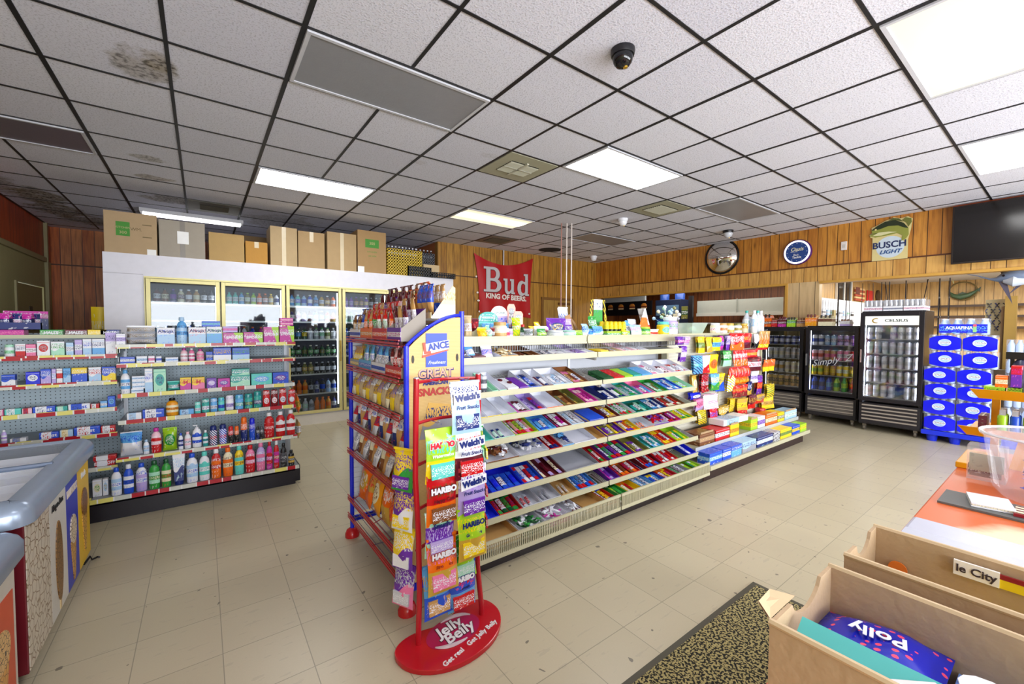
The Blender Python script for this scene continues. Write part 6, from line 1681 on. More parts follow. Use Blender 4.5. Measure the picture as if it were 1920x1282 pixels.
for sx in (-1, 1):
    P_ = [(sx * .163, -.015, .01), (sx * .163, -.015, .06), (sx * .150, .0, .25), (sx * .150, .01, .5), (sx * .163, .01, .75), (sx * .160, .01, 1.0), (sx * .157, .01, 1.185)]
    f = MB(); f.tube(P_, .0125, 12); part('tube_post', f, JR, js); part('post_cap', MB().lathe([(.0125, 0), (.012, .004), (.006, .008)], 10, Matrix.Translation((sx * .157, .01, 1.183))), M('silver', .2, .6), js)
for i, z in enumerate((1.165, .985, .80, .60, .42)):
    f = MB(); n = 8
    P_ = [(lerp(-.155, .155, t / n), .02 + .05 * math.sin(PI * t / n), z) for t in range(n + 1)]
    f.tube(P_, .008, 6); part('cross_bar', f, JR, js)
    for sx in (-.075, .075):
        f = MB(); f.tube([(sx, .065, z), (sx, -.03, z + .003), (sx, -.045, z + .012)], .002, 5); part('hook', f, M('silver', .25, .9), js)


def cbag(x, y, z, w, h, cs, style, tx, sub, label, tc='white', rz=0.0, rx=-.06, ts=.05, bold=.0022, depth=.035, name='candy_bag', band=None, tcb=None):
    """hanging bag whose top is at z"""
    c1, c2, c3 = cs.split(',')
    o = tag(link(name, smooth_bag(w, depth, h, 9, 11, .05, seed=int(z * 100)).mesh('bag', pk(c1, c2, c3, style, .2)), None, (x, y, z - h), (rx, 0, rz)), label, 'bag')
    part('header_strip', MB().box(-w * .49, w * .49, -.0035, .003, h * .955, h), M(c1, .3), o)
    part('picture_panel', MB().prism([(-w * .36, h * .08), (w * .36, h * .08), (w * .38, h * .36), (-w * .38, h * .36)], -depth / 2 - .004, -depth / 2 + .004), pk(c3, c2, 'white', 'none', .25), o)
    if band: part('name_band', MB().prism([(-w * .45, h * .56), (w * .45, h * .62), (w * .45, h * .8), (-w * .45, h * .76)], -depth / 2 - .004, -depth / 2 + .002), M(band, .3), o)
    ts *= .80
    if tx:
        if tcb: text(o, tx, ts, M(tcb, .3), (.0, -depth / 2 - .0055, h * .69), (0, -.07 if band else 0, 0), bold=bold + .0025, ext=.0004)
        text(o, tx, ts, M(tc, .3), (0, -depth / 2 - .0068, h * .69), (0, -.07 if band else 0, 0), bold=bold, ext=.0006)
    if sub: text(o, sub, ts * .62, M(tcb or 'navy', .3), (0, -depth / 2 - .0062, h * .5), (0, 0, 0), shear=.2, bold=.0005, ext=.0005)
    return o


JX, JY = .90, 1.69
cbag(JX + .055, JY - .055, 1.165, .155, .235, 'pale blue,white,navy', 'top', "Welch's", 'Fruit Snacks', 'pale blue fruit snack bag hanging at the top of the red stand', 'navy', 0, ts=.048, band='white')
cbag(JX + .075, JY - .058, .955, .155, .235, 'white,maroon,red', 'low', "Welch's", 'Fruit Snacks', 'white fruit snack bag with berries, second down the right column', 'navy', 0, ts=.048, band='f4f4fa')
cbag(JX + .085, JY - .062, .775, .15, .235, 'lilac,white,purple', 'top', "Welch's", 'Fruit Snacks', 'lilac fruit snack bag, third down the right column', 'navy', 0, ts=.046, band='white')
cbag(JX + .08, JY - .066, .585, .15, .235, 'lime,gold,yellow', 'low', 'HARIBO', 'Goldbears', 'gold and lime gummy bag below the lilac bag', 'navy', 0, ts=.040, bold=.0015)
cbag(JX + .055, JY - .02, .44, .145, .20, 'green,lime,mint', 'low', 'M', None, 'green gummy bag half hidden low in the right column', 'white', 0, ts=.05)
cbag(JX + .05, JY - .028, .315, .145, .215, 'blue,light blue,red', 'low', 'HARIBO', 'Starmix', 'blue gummy bag at the bottom of the right column', 'white', 0, ts=.038, tcb='navy')
cbag(JX - .065, JY - .045, .965, .15, .235, 'lime,yellow,turquoise', 'low', 'HARIBO', 'Watermelon', 'lime green gummy bag at the top of the left column', 'cc2233', 0, ts=.04, tcb='white')
cbag(JX - .062, JY - .05, .765, .15, .225, 'red,orange,brown', 'low', 'HARIBO', 'Happy Cola', 'red and orange gummy bag, second in the left column', 'white', 0, ts=.042, tcb='maroon')
cbag(JX - .068, JY - .04, .60, .145, .20, 'mint,purple,lilac', 'band', 'Smurfs', None, 'mint and purple gummy bag, third in the left column', 'navy', 0, ts=.036, bold=.001)
cbag(JX - .062, JY - .052, .485, .15, .245, 'orange,gold,pink', 'low', 'HARIBO', 'Streamers', 'orange gummy bag, fourth in the left column', 'white', 0, ts=.040, tcb='a03010')
cbag(JX - .07, JY - .02, .35, .14, .235, 'light blue,blue,tan', 'low', 'FROGS', None, 'light blue gummy bag at the bottom of the left column', 'white', 0, ts=.03)
for i, (z, cs, n) in enumerate(((.86, 'yellow,green,purple', 'yellow and green'), (.68, 'purple,white,yellow', 'purple and white'), (.50, 'yellow,purple,white', 'yellow and purple'), (.33, 'purple,pink,silver', 'purple and silver'))):
    cbag(JX - .185, JY + .10, z, .12, .19, cs, 'wave', None, None, n + ' bag on the left side of the red stand', rz=-1.1)
for i, (z, cs, n) in enumerate(((.95, 'green,mint,yellow', 'green'), (.77, 'maroon,white,red', 'maroon'), (.62, 'dark green,green,red', 'dark green'))):
    cbag(JX + .17, JY - .01, z, .10, .18, cs, 'wave', None, None, n + ' bag edge on at the right side of the red stand', rz=1.2)
# ================================================================== THINGS ON TOP OF THE CANDY GONDOLA
for i, (kind, x, y, z, w, h, cs, desc) in enumerate(TOP):
    d = .05 if kind == 'bag' else w
    o = place(proto(kind, w * 1.12, d * 1.2, h * (1.7 if desc.startswith('tall white and yellow') else 1.35), cs), 'candy_' + kind, lab(desc, 'on top of the candy rack'), kind, (x, y, 1.331), (0 if kind == 'jar' or h < .06 else -.12, 0, (i * 37 % 7 - 3) * .08))
for nm, x0, x1, y, z0, z1, cs, st in (('teal round headed', 1.60, 1.77, 2.57, 1.327, 1.52, 'turquoise,teal,white,top', 0), ('white arched', 1.745, 1.90, 2.63, 1.327, 1.57, 'white,lilac,blue,band', 0), ('rear salmon pink', 1.92, 2.0, 2.66, 1.327, 1.59, 'efab98,white,dark grey,oval', 1), ('front salmon pink', 1.90, 1.99, 2.55, 1.327, 1.53, 'efab98,white,dark grey,oval', 1)):
    w = x1 - x0; h = z1 - z0
    r = tag(empty('display_carton', ((x0 + x1) / 2, y, z0)), nm + ' cardboard display header standing on top of the candy rack', 'display box')
    if st == 0: poly = [(-w / 2, 0), (w / 2, 0), (w / 2, h * .72)] + [(w / 2 * math.cos(a), h * .72 + h * .28 * math.sin(a)) for a in [PI * i / 10 for i in range(1, 10)]] + [(-w / 2, h * .72)]
    else: poly = [(-w / 2, 0), (w / 2, 0), (w / 2, h * .9), (w * .3, h), (-w * .3, h), (-w / 2, h * .9)]
    part('header_card', MB().prism(poly, -.002, .002), pk(*cs.split(',')), r)
    part('printed_oval', MB().prism([(w * .33 * math.cos(a), h * .78 + h * .1 * math.sin(a)) for a in [2 * PI * i / 18 for i in range(18)]], -.004, -.002), pk(('teal' if 'teal' in nm else 'white' if 'white' in nm else 'grey'), 'silver', 'dark green', 'band'), r)
    part('carton_body', MB().box(-w / 2, w / 2, -.08, -.077, 0, h * .3).box(-w / 2, -w / 2 + .003, -.077, -.002, 0, h * .3).box(w / 2 - .003, w / 2, -.077, -.002, 0, h * .3), pk(cs.split(',')[1] if st == 0 else 'dark green', 'white', 'navy', 'band'), r)
    for k in range(max(2, int(w / .035))):
        place(proto('bag' if st == 0 else 'jar', .032, .026, .1, ('light blue,white,navy,band', 'dark green,red,white,band')[st]), 'candy_tube', ('light blue' if st == 0 else 'dark green') + ' candy pack in the ' + nm + ' display', 'candy pack', (x0 + .02 + k * .035, y - .045, z0 + .002), group='packs in the ' + nm + ' display')
o = tag(empty('cardboard_sheet', (2.46, 2.5, 1.327)), 'bent brown cardboard sheet leaning on top of the candy rack', 'cardboard')
part('sheet', MB().prism([(-.075, .17), (-.02, .19), (.055, .0), (.0, -.0)], -.002, .002, 'xz'), M('a8825a', .8), o); part('folded_edge', MB().prism([(-.02, .19), (.055, .12), (.13, .0), (.105, 0)], .01, .014, 'xz'), M('8a6844', .8), o)
# green display with striped posts
o = tag(empty('display_carton', (2.85, 2.56, 1.327)), 'green display stand with black and yellow striped posts on top of the candy rack', 'display box')
STR = pk('black', 'yellow', 'yellow', 'stripe')
for sx in (-1, 1): part('striped_post', MB().add([(sx * .125 - .012, -.002, 0), (sx * .125 + .012, -.002, 0), (sx * .075 + .012, -.002, .33), (sx * .075 - .012, -.002, .33), (sx * .125 - .012, .006, 0), (sx * .125 + .012, .006, 0), (sx * .075 + .012, .006, .33), (sx * .075 - .012, .006, .33)], [(0, 1, 2, 3), (7, 6, 5, 4), (0, 4, 5, 1), (1, 5, 6, 2), (2, 6, 7, 3), (3, 7, 4, 0)]), STR, o)
part('header_card', MB().prism([(-.06, .1), (.06, .1), (.055, .33), (-.055, .33)], -.001, .003), pk('green', 'white', 'navy', 'top'), o)
part('display_tray', MB().box(-.12, .12, -.1, -.097, 0, .06).box(-.12, .12, -.097, -.002, 0, .004), M('lime', .4), o)
for i in range(5):
    for j in range(2):
        place(proto('can', .05, .05, .13, 'black,yellow,lime,top'), 'candy_tube', 'black candy drum with yellow lid in a green tray', 'candy tube', (2.78 + i * .056, 2.40 + j * .053, 1.327 + .006), group='black drums with yellow lids')
tag(link('candy_tray', MB().box(-.15, .15, -.06, -.057, 0, .05).box(-.15, .15, -.057, .06, 0, .004).box(-.15, -.147, -.057, .06, 0, .05).box(.147, .15, -.057, .06, 0, .05).mesh('tray', pk('lime', 'green', 'white', 'band')), None, (2.895, 2.42, 1.327)), 'low bright green tray holding the black drums', 'tray')
o = tag(empty('tent_display', (3.32, 2.44, 1.327)), 'triangular white and orange tent shaped display on top of the candy rack', 'display box')
part('front_card', MB().prism([(-.12, 0), (.10, 0), (.0, .26)], -.03, -.027), pk('white', 'orange', 'orange', 'band'), o); part('side_card', MB().prism([(-.0, .26), (.10, 0), (.13, 0), (.02, .26)], -.026, .05), pk('white', 'red', 'maroon', 'low'), o)
o = tag(empty('lollipop_pot', (3.83, 2.5, 1.3505)), 'pot of wrapped flower like lollipops at the right end of the candy rack top', 'lollipops')
part('pot', MB().lathe([(.045, 0), (.06, .1), (.062, .12)], 14), pk('lilac', 'white', 'green', 'band'), o)
for i in range(16):
    a = i * 2.4; r = .03 + .011 * i; X, Y, Z = r * math.cos(a), r * math.sin(a) * .6, .2 + .05 * math.sin(i * 1.7) + (.02 if i < 6 else 0)
    part('lollipop', MB().rod((0, 0, .08), (X, Y, Z), .0018, 5).lathe([(.004, -.018), (.018, -.008), (.019, .006), (.006, .018)], 10, Matrix.Translation((X, Y, Z))), M(('mint', 'white', 'pale blue', 'cream', 'grey', 'olive')[i % 6], .25), o)
o = tag(empty('glass_bowl', (4.13, 2.42, 1.3505)), 'clear square glass bowl of pale sweets at the right end of the rack top', 'bowl')
part('bowl', MB().add([(-.10, -.07, 0), (.10, -.07, 0), (.10, .07, 0), (-.10, .07, 0), (-.15, -.1, .11), (.15, -.1, .11), (.15, .1, .11), (-.15, .1, .11)], [(0, 1, 2, 3), (0, 4, 5, 1), (1, 5, 6, 2), (2, 6, 7, 3), (3, 7, 4, 0)]), film('d8ecd8', .35, .05), o)
tag(link('wrapped_candy', scatter_pile(.2, .12, .05, 'mint', 'cream', 'pale blue', 60, 4, .03), None, (4.13, 2.36, 1.352)), 'pale wrapped sweets heaped in the glass bowl', 'candy', kind='stuff')

# ================================================================== PEGBOARD BAY, RIGHT END OF THE CENTRE GONDOLA
pg = tag(empty('peg_rack', (4.7, 2.45, 0)), 'cream slatted pegboard bay hung with snack bags at the far end of the candy rack', 'store shelf')


def ppart(name, mb, m, **kw):
    o = part(name, mb, m, pg, **kw); o.location = (-4.7, -2.45, 0); return o


s = MB()
for i in range(32):
    z = .34 + i * .031
    if z < 1.32: s.box(3.68, 5.75, 2.42, 2.43, z, z + .0295)
ppart('slat_panel', s, M('cfcbbb', .4)); ppart('slat_backing', MB().box(3.68, 5.75, 2.43, 2.445, .1, 1.33), M('8d8a80', .5))
ppart('kick_plate', MB().box(3.67, 6.0, 2.0, 2.86, 0, .085), M('2a1514', .35))
ppart('base_shelf', MB().box(3.67, 6.03, 1.945, 2.42, .13, .15), CR); ppart('price_rail', MB().box(3.67, 6.035, 1.937, 1.944, .115, .155), CR)
ppart('upper_shelf', MB().box(3.69, 6.10, 2.10, 2.415, .262, .275), CR); ppart('price_rail', MB().box(3.69, 6.105, 2.092, 2.099, .245, .285), M('b9bbb8', .35))
ppart('top_cap', MB().box(3.67, 5.76, 2.33, 2.55, 1.335, 1.35), CR); ppart('post', MB().box(3.672, 3.70, 2.40, 2.46, .08, 1.335), CR); ppart('post', MB().box(5.74, 5.765, 2.40, 2.46, .08, 1.335), CR); ppart('post', MB().box(4.70, 4.72, 2.41, 2.46, .08, 1.335), CR)
ppart('rear_shelf', MB().box(3.68, 5.75, 2.445, 2.86, .085, .14), CRW)
for i, (x, y, z, w, h, cs, desc) in enumerate(PEGS):
    w2 = w * .95; y2 = y + (.03 if i % 3 == 0 else 0)
    if 'bundle' in desc or w > .3:
        n = int(w2 / .07)
        for k in range(n):
            place(proto('bag', w2 / n * .96, .035, h, cs), 'snack_bag', desc.replace('bundle of ', '').replace('bags', 'bag').replace('very ', '').replace('wide ', '') + ' hanging in its row on the peg bay', 'bag', (x - w2 / 2 + (k + .5) * w2 / n, y2, z), (0, 0, .25 * (-1) ** k), group=desc + ' on the peg bay')
    else:
        for k in (0, 1): place(proto('bag', w2, .036, h * 1.04, cs), 'snack_bag', lab(desc, 'hanging on the peg bay'), 'bag', (x + .03 * k, y2 + .043 * k, z), (0, 0, (i % 5 - 2) * .07), group=desc + ' on one hook')
    m_ = MB(); zh = z + h * 1.04 + .011; m_.rod((x, y2 - .03, zh), (x, 2.419, zh), .0022, 5).rod((x, y2 - .03, zh), (x, y2 - .036, zh + .012), .0022, 5)
    if y > 2.2: ppart('peg_hook', m_, M('silver', .25, .9))
for i, (k, x, w, h, cs, desc) in enumerate(DECK):
    y, z = (2.115, .2755) if k == 'U' else (1.965, .1505)
    if x < 3.7 and k == 'L': continue
    if 'flat carton' in desc: z += .121; y += .02
    elif desc == 'yellow carton' and k == 'U': h = .12
    o = place(proto('box', w * .95, .16 if k == 'U' else .12, min(h, .105) if k == 'L' else h, cs), 'snack_carton', lab(desc, 'on the upper deck of the peg bay' if k == 'U' else 'on the floor deck of the peg bay'), 'carton', (x, y + (.08 if k == 'U' else .062), z), (0, 0, 0))
    if k == 'U' and i % 2 == 0: part('open_flap', MB().box(-w * .4, w * .4, -.078, -.0755, h, h + .02), M('kraft', .7), o)
# stock on the ledge on top of the peg bay
for i, (x, cs, d_) in enumerate(((4.62, 'cream,white,red,band', 'cream tub'), (4.78, 'white,tan,red,band', 'white and tan tub'), (4.94, 'cream,gold,white,low', 'cream and gold tub'), (5.12, 'white,olive,gold,band', 'white and olive tub'), (5.28, 'beige,gold,brown,top', 'beige tub'))):
    place(proto('jar', .11, .11, .11, cs), 'snack_tub', lab(d_, 'on the ledge above the peg bay'), 'tub', (x, 2.42, 1.3505))
for i in range(6):
    place(proto('drink', .075, .075, .27 if i < 4 else .2, ('white,pale blue,white', 'silver,white,teal')[i % 2]), 'drink_bottle', ('white', 'silver')[i % 2] + ' bottle standing at the right end of the peg bay ledge', 'bottle', (5.43 + (i % 3) * .09, 2.36 + (i // 3) * .09, 1.3505), group=('white', 'silver')[i % 2] + ' bottles at the end of the peg bay ledge')
tag(link('snack_tin', MB().lathe([(.058, 0), (.058, .12), (.054, .13)], 18).mesh('snack_tin', pk('red', 'dark red', 'gold', 'band')), None, (5.62, 2.345, .2755)), 'round dark red tin on the upper deck of the peg bay', 'tin')

# ================================================================== WALL DECORATIONS
# red beer banner on the back wall
bn = tag(empty('beer_banner', (5.14, YB - .03, 2.3)), 'sagging red fabric beer banner with grey and white lettering on the back wall', 'banner')
nx, nz = 24, 18; vs = []; fs = []
for j in range(nz + 1):
    for i in range(nx + 1):
        u, v = i / nx, j / nz
        xb = lerp(4.515, 5.865, u); xt = lerp(4.40, 5.93, u); zb = lerp(1.70, 1.60, u) + .03 * math.sin(u * PI); zt = lerp(2.885, 2.93, u) - .2 * math.sin(PI * u) ** .9
        bow = .05 * math.sin(PI * v) * (1 if u < .5 else -1) * abs(2 * u - 1) ** 4
        vs.append((lerp(xb, xt, v) - 5.14 + bow, .006 * math.sin(u * 23 + v * 3) - .006, lerp(zb, zt, v) - 2.3))
for j in range(nz):
    for i in range(nx): a = j * (nx + 1) + i; fs.append((a, a + 1, a + nx + 2, a + nx + 1))
mb = MB(); n0 = len(vs); mb.add(vs, fs); mb.add([(p[0], p[1] + .003, p[2]) for p in vs], [f[::-1] for f in fs]); mb.sm = True
part('banner_cloth', mb, M('b80c16', .45), bn)


def glyph(outer, holes, s, x, z, m, name='letter'):
    """slab serif letter from outlines"""
    cu = bpy.data.curves.new('letter', 'CURVE'); cu.dimensions = '2D'; cu.fill_mode = 'BOTH'; cu.extrude = .002
    for pl in [outer] + holes:
        sp = cu.splines.new('POLY'); sp.points.add(len(pl) - 1)
        for k, (a, b) in enumerate(pl): sp.points[k].co = (a, b, 0, 1)
        sp.use_cyclic_u = True
    ob = bpy.data.objects.new('letter', cu); me = bpy.data.meshes.new_from_object(ob); bpy.data.objects.remove(ob)
    me.transform(Matrix.Scale(s, 4)); me.transform(Matrix.Rotation(PI / 2, 4, 'X')); me.materials.clear(); me.materials.append(m)
    return link(name, me, bn, (x, -.0185, z))


def ell(cx, cy, rx, ry, a0, a1, n=12): return [(cx + rx * math.cos(math.radians(lerp(a0, a1, i / n))), cy + ry * math.sin(math.radians(lerp(a0, a1, i / n)))) for i in range(n + 1)]


GLY = {'B': ([(0, 0), (.46, 0)] + ell(.46, .27, .27, .27, -90, 70) + ell(.43, .73, .23, .27, -60, 90) + [(0, 1), (0, .91), (.1, .91), (.1, .09), (0, .09)], [[(.27, .1), (.4, .1)] + ell(.42, .27, .13, .17, -90, 90) + [(.27, .45)], [(.27, .55), (.38, .55)] + ell(.4, .73, .1, .17, -80, 90) + [(.27, .9)]]),
       'u': ([(.0, .66), (.26, .66), (.26, .22)] + ell(.36, .2, .1, .1, 180, 300) + [(.5, .2), (.5, .57), (.42, .57), (.42, .66), (.68, .66), (.68, .08), (.76, .08), (.76, 0), (.52, 0), (.51, .06)] + ell(.3, .19, .21, .21, 300, 180) + [(.09, .57), (0, .57)], []),
       'd': ([(.52, 0), (.78, 0), (.78, .08), (.70, .08), (.70, 1), (.43, 1), (.43, .91), (.52, .91), (.52, .64)] + ell(.3, .33, .28, .35, 60, 300, 18) + [(.52, .06)], [[(.52, .18), (.46, .12), (.36, .11), (.27, .18), (.24, .33), (.27, .49), (.36, .56), (.46, .54), (.52, .48)]])}
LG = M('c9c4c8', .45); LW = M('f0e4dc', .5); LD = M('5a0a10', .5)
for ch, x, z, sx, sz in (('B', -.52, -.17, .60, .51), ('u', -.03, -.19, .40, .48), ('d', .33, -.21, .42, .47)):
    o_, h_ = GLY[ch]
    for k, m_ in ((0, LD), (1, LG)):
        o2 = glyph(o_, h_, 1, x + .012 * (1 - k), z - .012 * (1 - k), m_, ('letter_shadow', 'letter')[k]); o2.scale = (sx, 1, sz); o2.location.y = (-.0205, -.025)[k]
text(bn, 'KING OF BEERS.', .14, LW, (.06, -.024, -.27), (0, .03, 0), bold=.006, xs=1.06, ext=.001)
for i, (x, z) in enumerate(((-.69, .12), (-.66, -.2), (-.64, -.36), (-.62, -.58), (.68, -.6))):
    part('ice_fleck', MB().lathe([(.004, 0), (.02, .001), (.004, .002)], 7, Matrix.Translation((x, -.014, z)) @ Matrix.Rotation(PI / 2, 4, 'X') @ Matrix.Scale(1 + i % 3 * .4, 4, (1, 0, 0))), LW, bn)
# convex mirror
mr = tag(empty('convex_mirror', (XR - .002, 4.085, 2.757), (0, 0, -PI / 2)), 'round convex security mirror with black rim high on the right wall', 'mirror')
part('mirror_dome', MB().lathe([(.30, .0), (.295, .03), (.26, .065), (.2, .10), (.13, .122), (.06, .133), (.005, .136)], 40, Matrix.Rotation(PI / 2, 4, 'X') @ Matrix.Scale(1.0, 4)), M('f4f4f4', .02, 1.0, spec=.5), mr, smooth=True)
part('mirror_rim', MB().tube([(.315 * math.cos(a), -.012, .315 * math.sin(a)) for a in [2 * PI * i / 40 for i in range(40)]], .014, 8, True), M('black', .3), mr)
part('mirror_backing', MB().lathe([(.31, 0), (.31, .01)], 32, Matrix.Rotation(PI / 2, 4, 'X')), M('black', .4), mr)
# round clock
ck = tag(empty('wall_clock', (XR - .002, 2.815, 2.668), (0, 0, -PI / 2)), 'round blue neon style wall clock with white glowing ring and purple rim', 'clock')
XF = Matrix.Rotation(PI / 2, 4, 'X')
part('clock_case', MB().lathe([(.205, 0), (.21, .03), (.2, .05)], 40, XF), M('4a1a6a', .3), ck)
part('clock_ring', MB().lathe([(.192, .05), (.186, .056), (.17, .056), (.165, .05)], 40, XF), M('f4eefc', .3, emit=1.3), ck)
part('clock_face', MB().lathe([(.165, .050), (.165, .0525)], 40, XF), M('24468c', .35), ck)
for i in range(12):
    a = PI * 2 * i / 12; part('hour_mark', MB().cbox(.143 * math.cos(a), -.054, .143 * math.sin(a) - .004, .012, .002, .009), M('cdd8ec', .4), ck)
text(ck, 'Oasis', .085, M('e6e2c4', .4), (0, -.055, .045), shear=.3, bold=.001); text(ck, 'Bait', .05, M('white', .4), (-.01, -.055, -.045)); text(ck, 'Tackle', .05, M('white', .4), (0, -.055, -.085), bold=.001)
part('clock_hand', MB().box(-.09, .01, -.057, -.055, .003, .008), M('white', .4), ck); part('clock_hand', MB().box(.0, .006, -.057, -.055, .0, .05), M('white', .4), ck)
# sensor plate
th = tag(link('wall_sensor', MB().box(-.035, .035, -.03, 0, -.065, .065).mesh('wall_sensor', M('e6e0dc', .4), bevel=.004), None, (XR - .001, 2.19, 2.68), (0, 0, -PI / 2)), 'small white wall sensor box between the clock and the fish sign', 'sensor'); part('sensor_window', MB().box(-.02, .02, -.032, -.029, -.03, .02), M('c9c4c0', .3), th); part('conduit', MB().box(-.004, .004, -.008, 0, -.27, -.065), M('7a5a34', .5), th)
# fish beer sign
fs_ = tag(empty('beer_sign', (XR - .002, 1.65, 2.40), (0, 0, -PI / 2)), 'die cut tin beer sign with a leaping bass above a pale panel', 'sign')
part('sign_plate', MB().prism([(-.20, 0), (.19, 0), (.19, .27), (.215, .40), (.225, .5), (.23, .545), (.18, .585), (.1, .57), (.03, .60), (-.0, .585), (-.06, .57), (-.15, .52), (-.215, .49), (-.21, .42), (-.235, .39), (-.225, .35), (-.20, .34)], -.012, -.006), M('d8c98c', .35), fs_)
fish = [(-.235, .375), (-.20, .40), (-.215, .45), (-.16, .5), (-.06, .555), (.05, .555), (.14, .5), (.19, .42), (.195, .33), (.17, .28), (.12, .25), (.13, .33), (.07, .37), (-.02, .355), (-.10, .35), (-.17, .345)]
part('fish_body', MB().prism(fish, -.020, -.012), M('8e9440', .35), fs_)
part('fish_back', MB().prism([(-.215, .45), (-.16, .5), (-.06, .555), (.05, .555), (.14, .5), (.19, .42), (.15, .43), (.08, .475), (-.03, .485), (-.12, .455)], -.022, -.020), M('24301a', .35), fs_)
part('fish_belly', MB().prism([(-.20, .37), (-.10, .362), (-.0, .38), (.07, .385), (-.02, .405), (-.13, .41)], -.022, -.020), M('d8d6a8', .35), fs_)
part('tail_fin', MB().prism([(.12, .54), (.16, .575), (.215, .55), (.222, .5), (.19, .44), (.165, .5)], -.02, -.012), M('6f7434', .35), fs_)
part('dorsal_fin', MB().prism([(-.03, .56), (.02, .59), (.09, .57), (.13, .52), (.05, .555)], -.02, -.012), M('555c2a', .35), fs_)
part('fish_eye', MB().lathe([(.012, 0), (.012, .003)], 12, Matrix.Translation((-.165, -.020, .455)) @ XF), M('f0e0a0', .2), fs_); part('mouth_line', MB().box(-.23, -.15, -.0225, -.020, .398, .404), M('1e2412', .4), fs_)
part('logo_oval', MB().prism([(.155 * math.cos(a) - .0, .185 + .155 * math.sin(a)) for a in [2 * PI * i / 28 for i in range(28)]], -.0145, -.012), M('c9d8e4', .35), fs_)
text(fs_, 'BUSCH', .125, M('1c2c5c', .4), (-.01, -.0165, .215), bold=.003, xs=.95); text(fs_, 'LIGHT', .075, M('24508c', .4), (-.0, -.0165, .115), shear=.3, bold=.002, xs=1.1)
# television
tv = tag(empty('television', (XR - .005, .40, 2.62), (0, 0, -PI / 2)), 'large dark flat television high on the right wall', 'television')
part('tv_housing', MB().box(-.62, .62, -.12, -.08, -.37, .37), M('1c1210', .35), tv, bevel=.006); part('tv_screen', MB().box(-.60, .60, -.123, -.12, -.35, .35), M('0e0a09', .15), tv); part('wall_bracket', MB().box(-.2, .2, -.08, 0, -.15, .15), M('black', .5), tv)
struct('trim_6', MB().box(XR - .03, XR, -3.2, 1.03, CZ - .05, CZ), M('b04a14', .5), 'reddish moulding where the right wall meets the ceiling', 'moulding')

# ================================================================== KITCHEN BEHIND THE LEFT OPENING
struct('floor_kitchen', MB().box(XR + .12, 15, -3.2, 9.3, -.1, 0), M('8a8070', .5), 'floor of the rooms behind the right wall', 'floor')
struct('wall_kitchen', MB().box(11.0, 11.1, 3.06, 9.3, 0, 2.8).box(XR + .12, 11.1, 9.2, 9.3, 0, 2.8).box(XR, XR + .12, 7.39, 9.3, 0, 2.8), wood('y', '8a4a20', '9a5a2c', '3c1408'), 'dark reddish wood wall of the kitchen behind the opening', 'wall')
struct('ceiling_kitchen', MB().box(XR + .12, 11.1, 3.0, 9.3, 2.8, 2.9), M('c9c9cc', .8), 'pale ceiling of the kitchen', 'ceiling')
struct('wall_divider', MB().box(XR + .12, 15, 2.94, 3.06, 0, 2.8), wood('x', 'c49a5a', 'd0a868', '94683a'), 'plank wall between the kitchen and the tackle room', 'wall')
o = tag(empty('menu_board', (9.4, 7.30, 1.98), (0, 0, -PI / 2 + .12)), 'long black menu board with burger pictures in the kitchen', 'menu board'); o.location = (9.5, 8.17, 2.0); o.rotation_euler.z = -PI / 2
part('board_panel', MB().box(-.12, 1.50, -.01, .01, -.26, .12), M('0e1016', .35), o); part('board_top', MB().box(-.12, 1.3, -.03, .03, .12, .27), M('aeb4b8', .4), o)
for i in range(4):
    cx_ = .12 + i * .38
    part('burger_bun', MB().lathe([(.09, 0), (.085, .04), (.05, .07), (.01, .078)], 14, Matrix.Translation((cx_, -.02, -.02)) @ Matrix.Scale(.15, 4, (0, 1, 0))), M('c07830', .4), o)
    part('burger_patty', MB().cbox(cx_, -.015, -.05, .18, .012, .028), M('6a2412', .5), o); part('burger_base', MB().cbox(cx_, -.015, -.09, .17, .012, .034), M('e0c090', .5), o)
o = tag(empty('drink_machine', (9.6, 6.28, 0), (0, 0, -PI / 2)), 'tall dark blue slush machine in the kitchen opening', 'drink machine')
part('machine_body', MB().box(-.36, .36, 0, .5, 0, 2.12), M('1b2540', .35), o, bevel=.01); part('light_panel', MB().box(-.32, .32, -.012, 0, 1.72, 1.98), M('5a7898', .3), o); part('dispense_panel', MB().box(-.3, .3, -.01, 0, 1.28, 1.62), M('2050a0', .35), o)
for i in range(3): part('dispense_nozzle', MB().cbox(-.18 + i * .18, -.05, 1.42, .06, .09, .12), M('light blue', .3), o)
for sx in (-.22, .22): part('syrup_tank', MB().lathe([(.12, 2.12), (.12, 2.26), (.1, 2.3)], 14, Matrix.Translation((sx, .2, 0))), M('3858a8', .2), o)
o = tag(empty('exhaust_hood', (9.5, 4.5, 1.68), (0, 0, -PI / 2)), 'pale metal exhaust hood hanging in the kitchen opening', 'kitchen hood')
part('hood_shell', MB().prism([(.0, .06), (.0, .36), (.95, .42), (.95, .06)], -.92, .92, 'yz'), M('b4b8b0', .35, .2), o); part('hood_lip', MB().box(-.93, .93, -.02, 0, .0, .07), M('d4d6ce', .3, .3), o); part('hood_seam', MB().box(.0, .02, -.022, -.018, .07, .38), M('8d9088', .4), o)
o = tag(empty('kitchen_counter', (8.9, 5.0, 0), (0, 0, -PI / 2)), 'low kitchen counter with olive panelled back behind the opening', 'counter')
part('counter_body', MB().box(-.8, 1.9, 1.2, 1.6, 0, 1.5), wood('x', '857840', '8f8248', '5a5028', False), o); part('counter_top', MB().box(-.8, 1.9, 1.1, 1.65, 1.5, 1.54), M('c9ccd0', .3, .3), o)
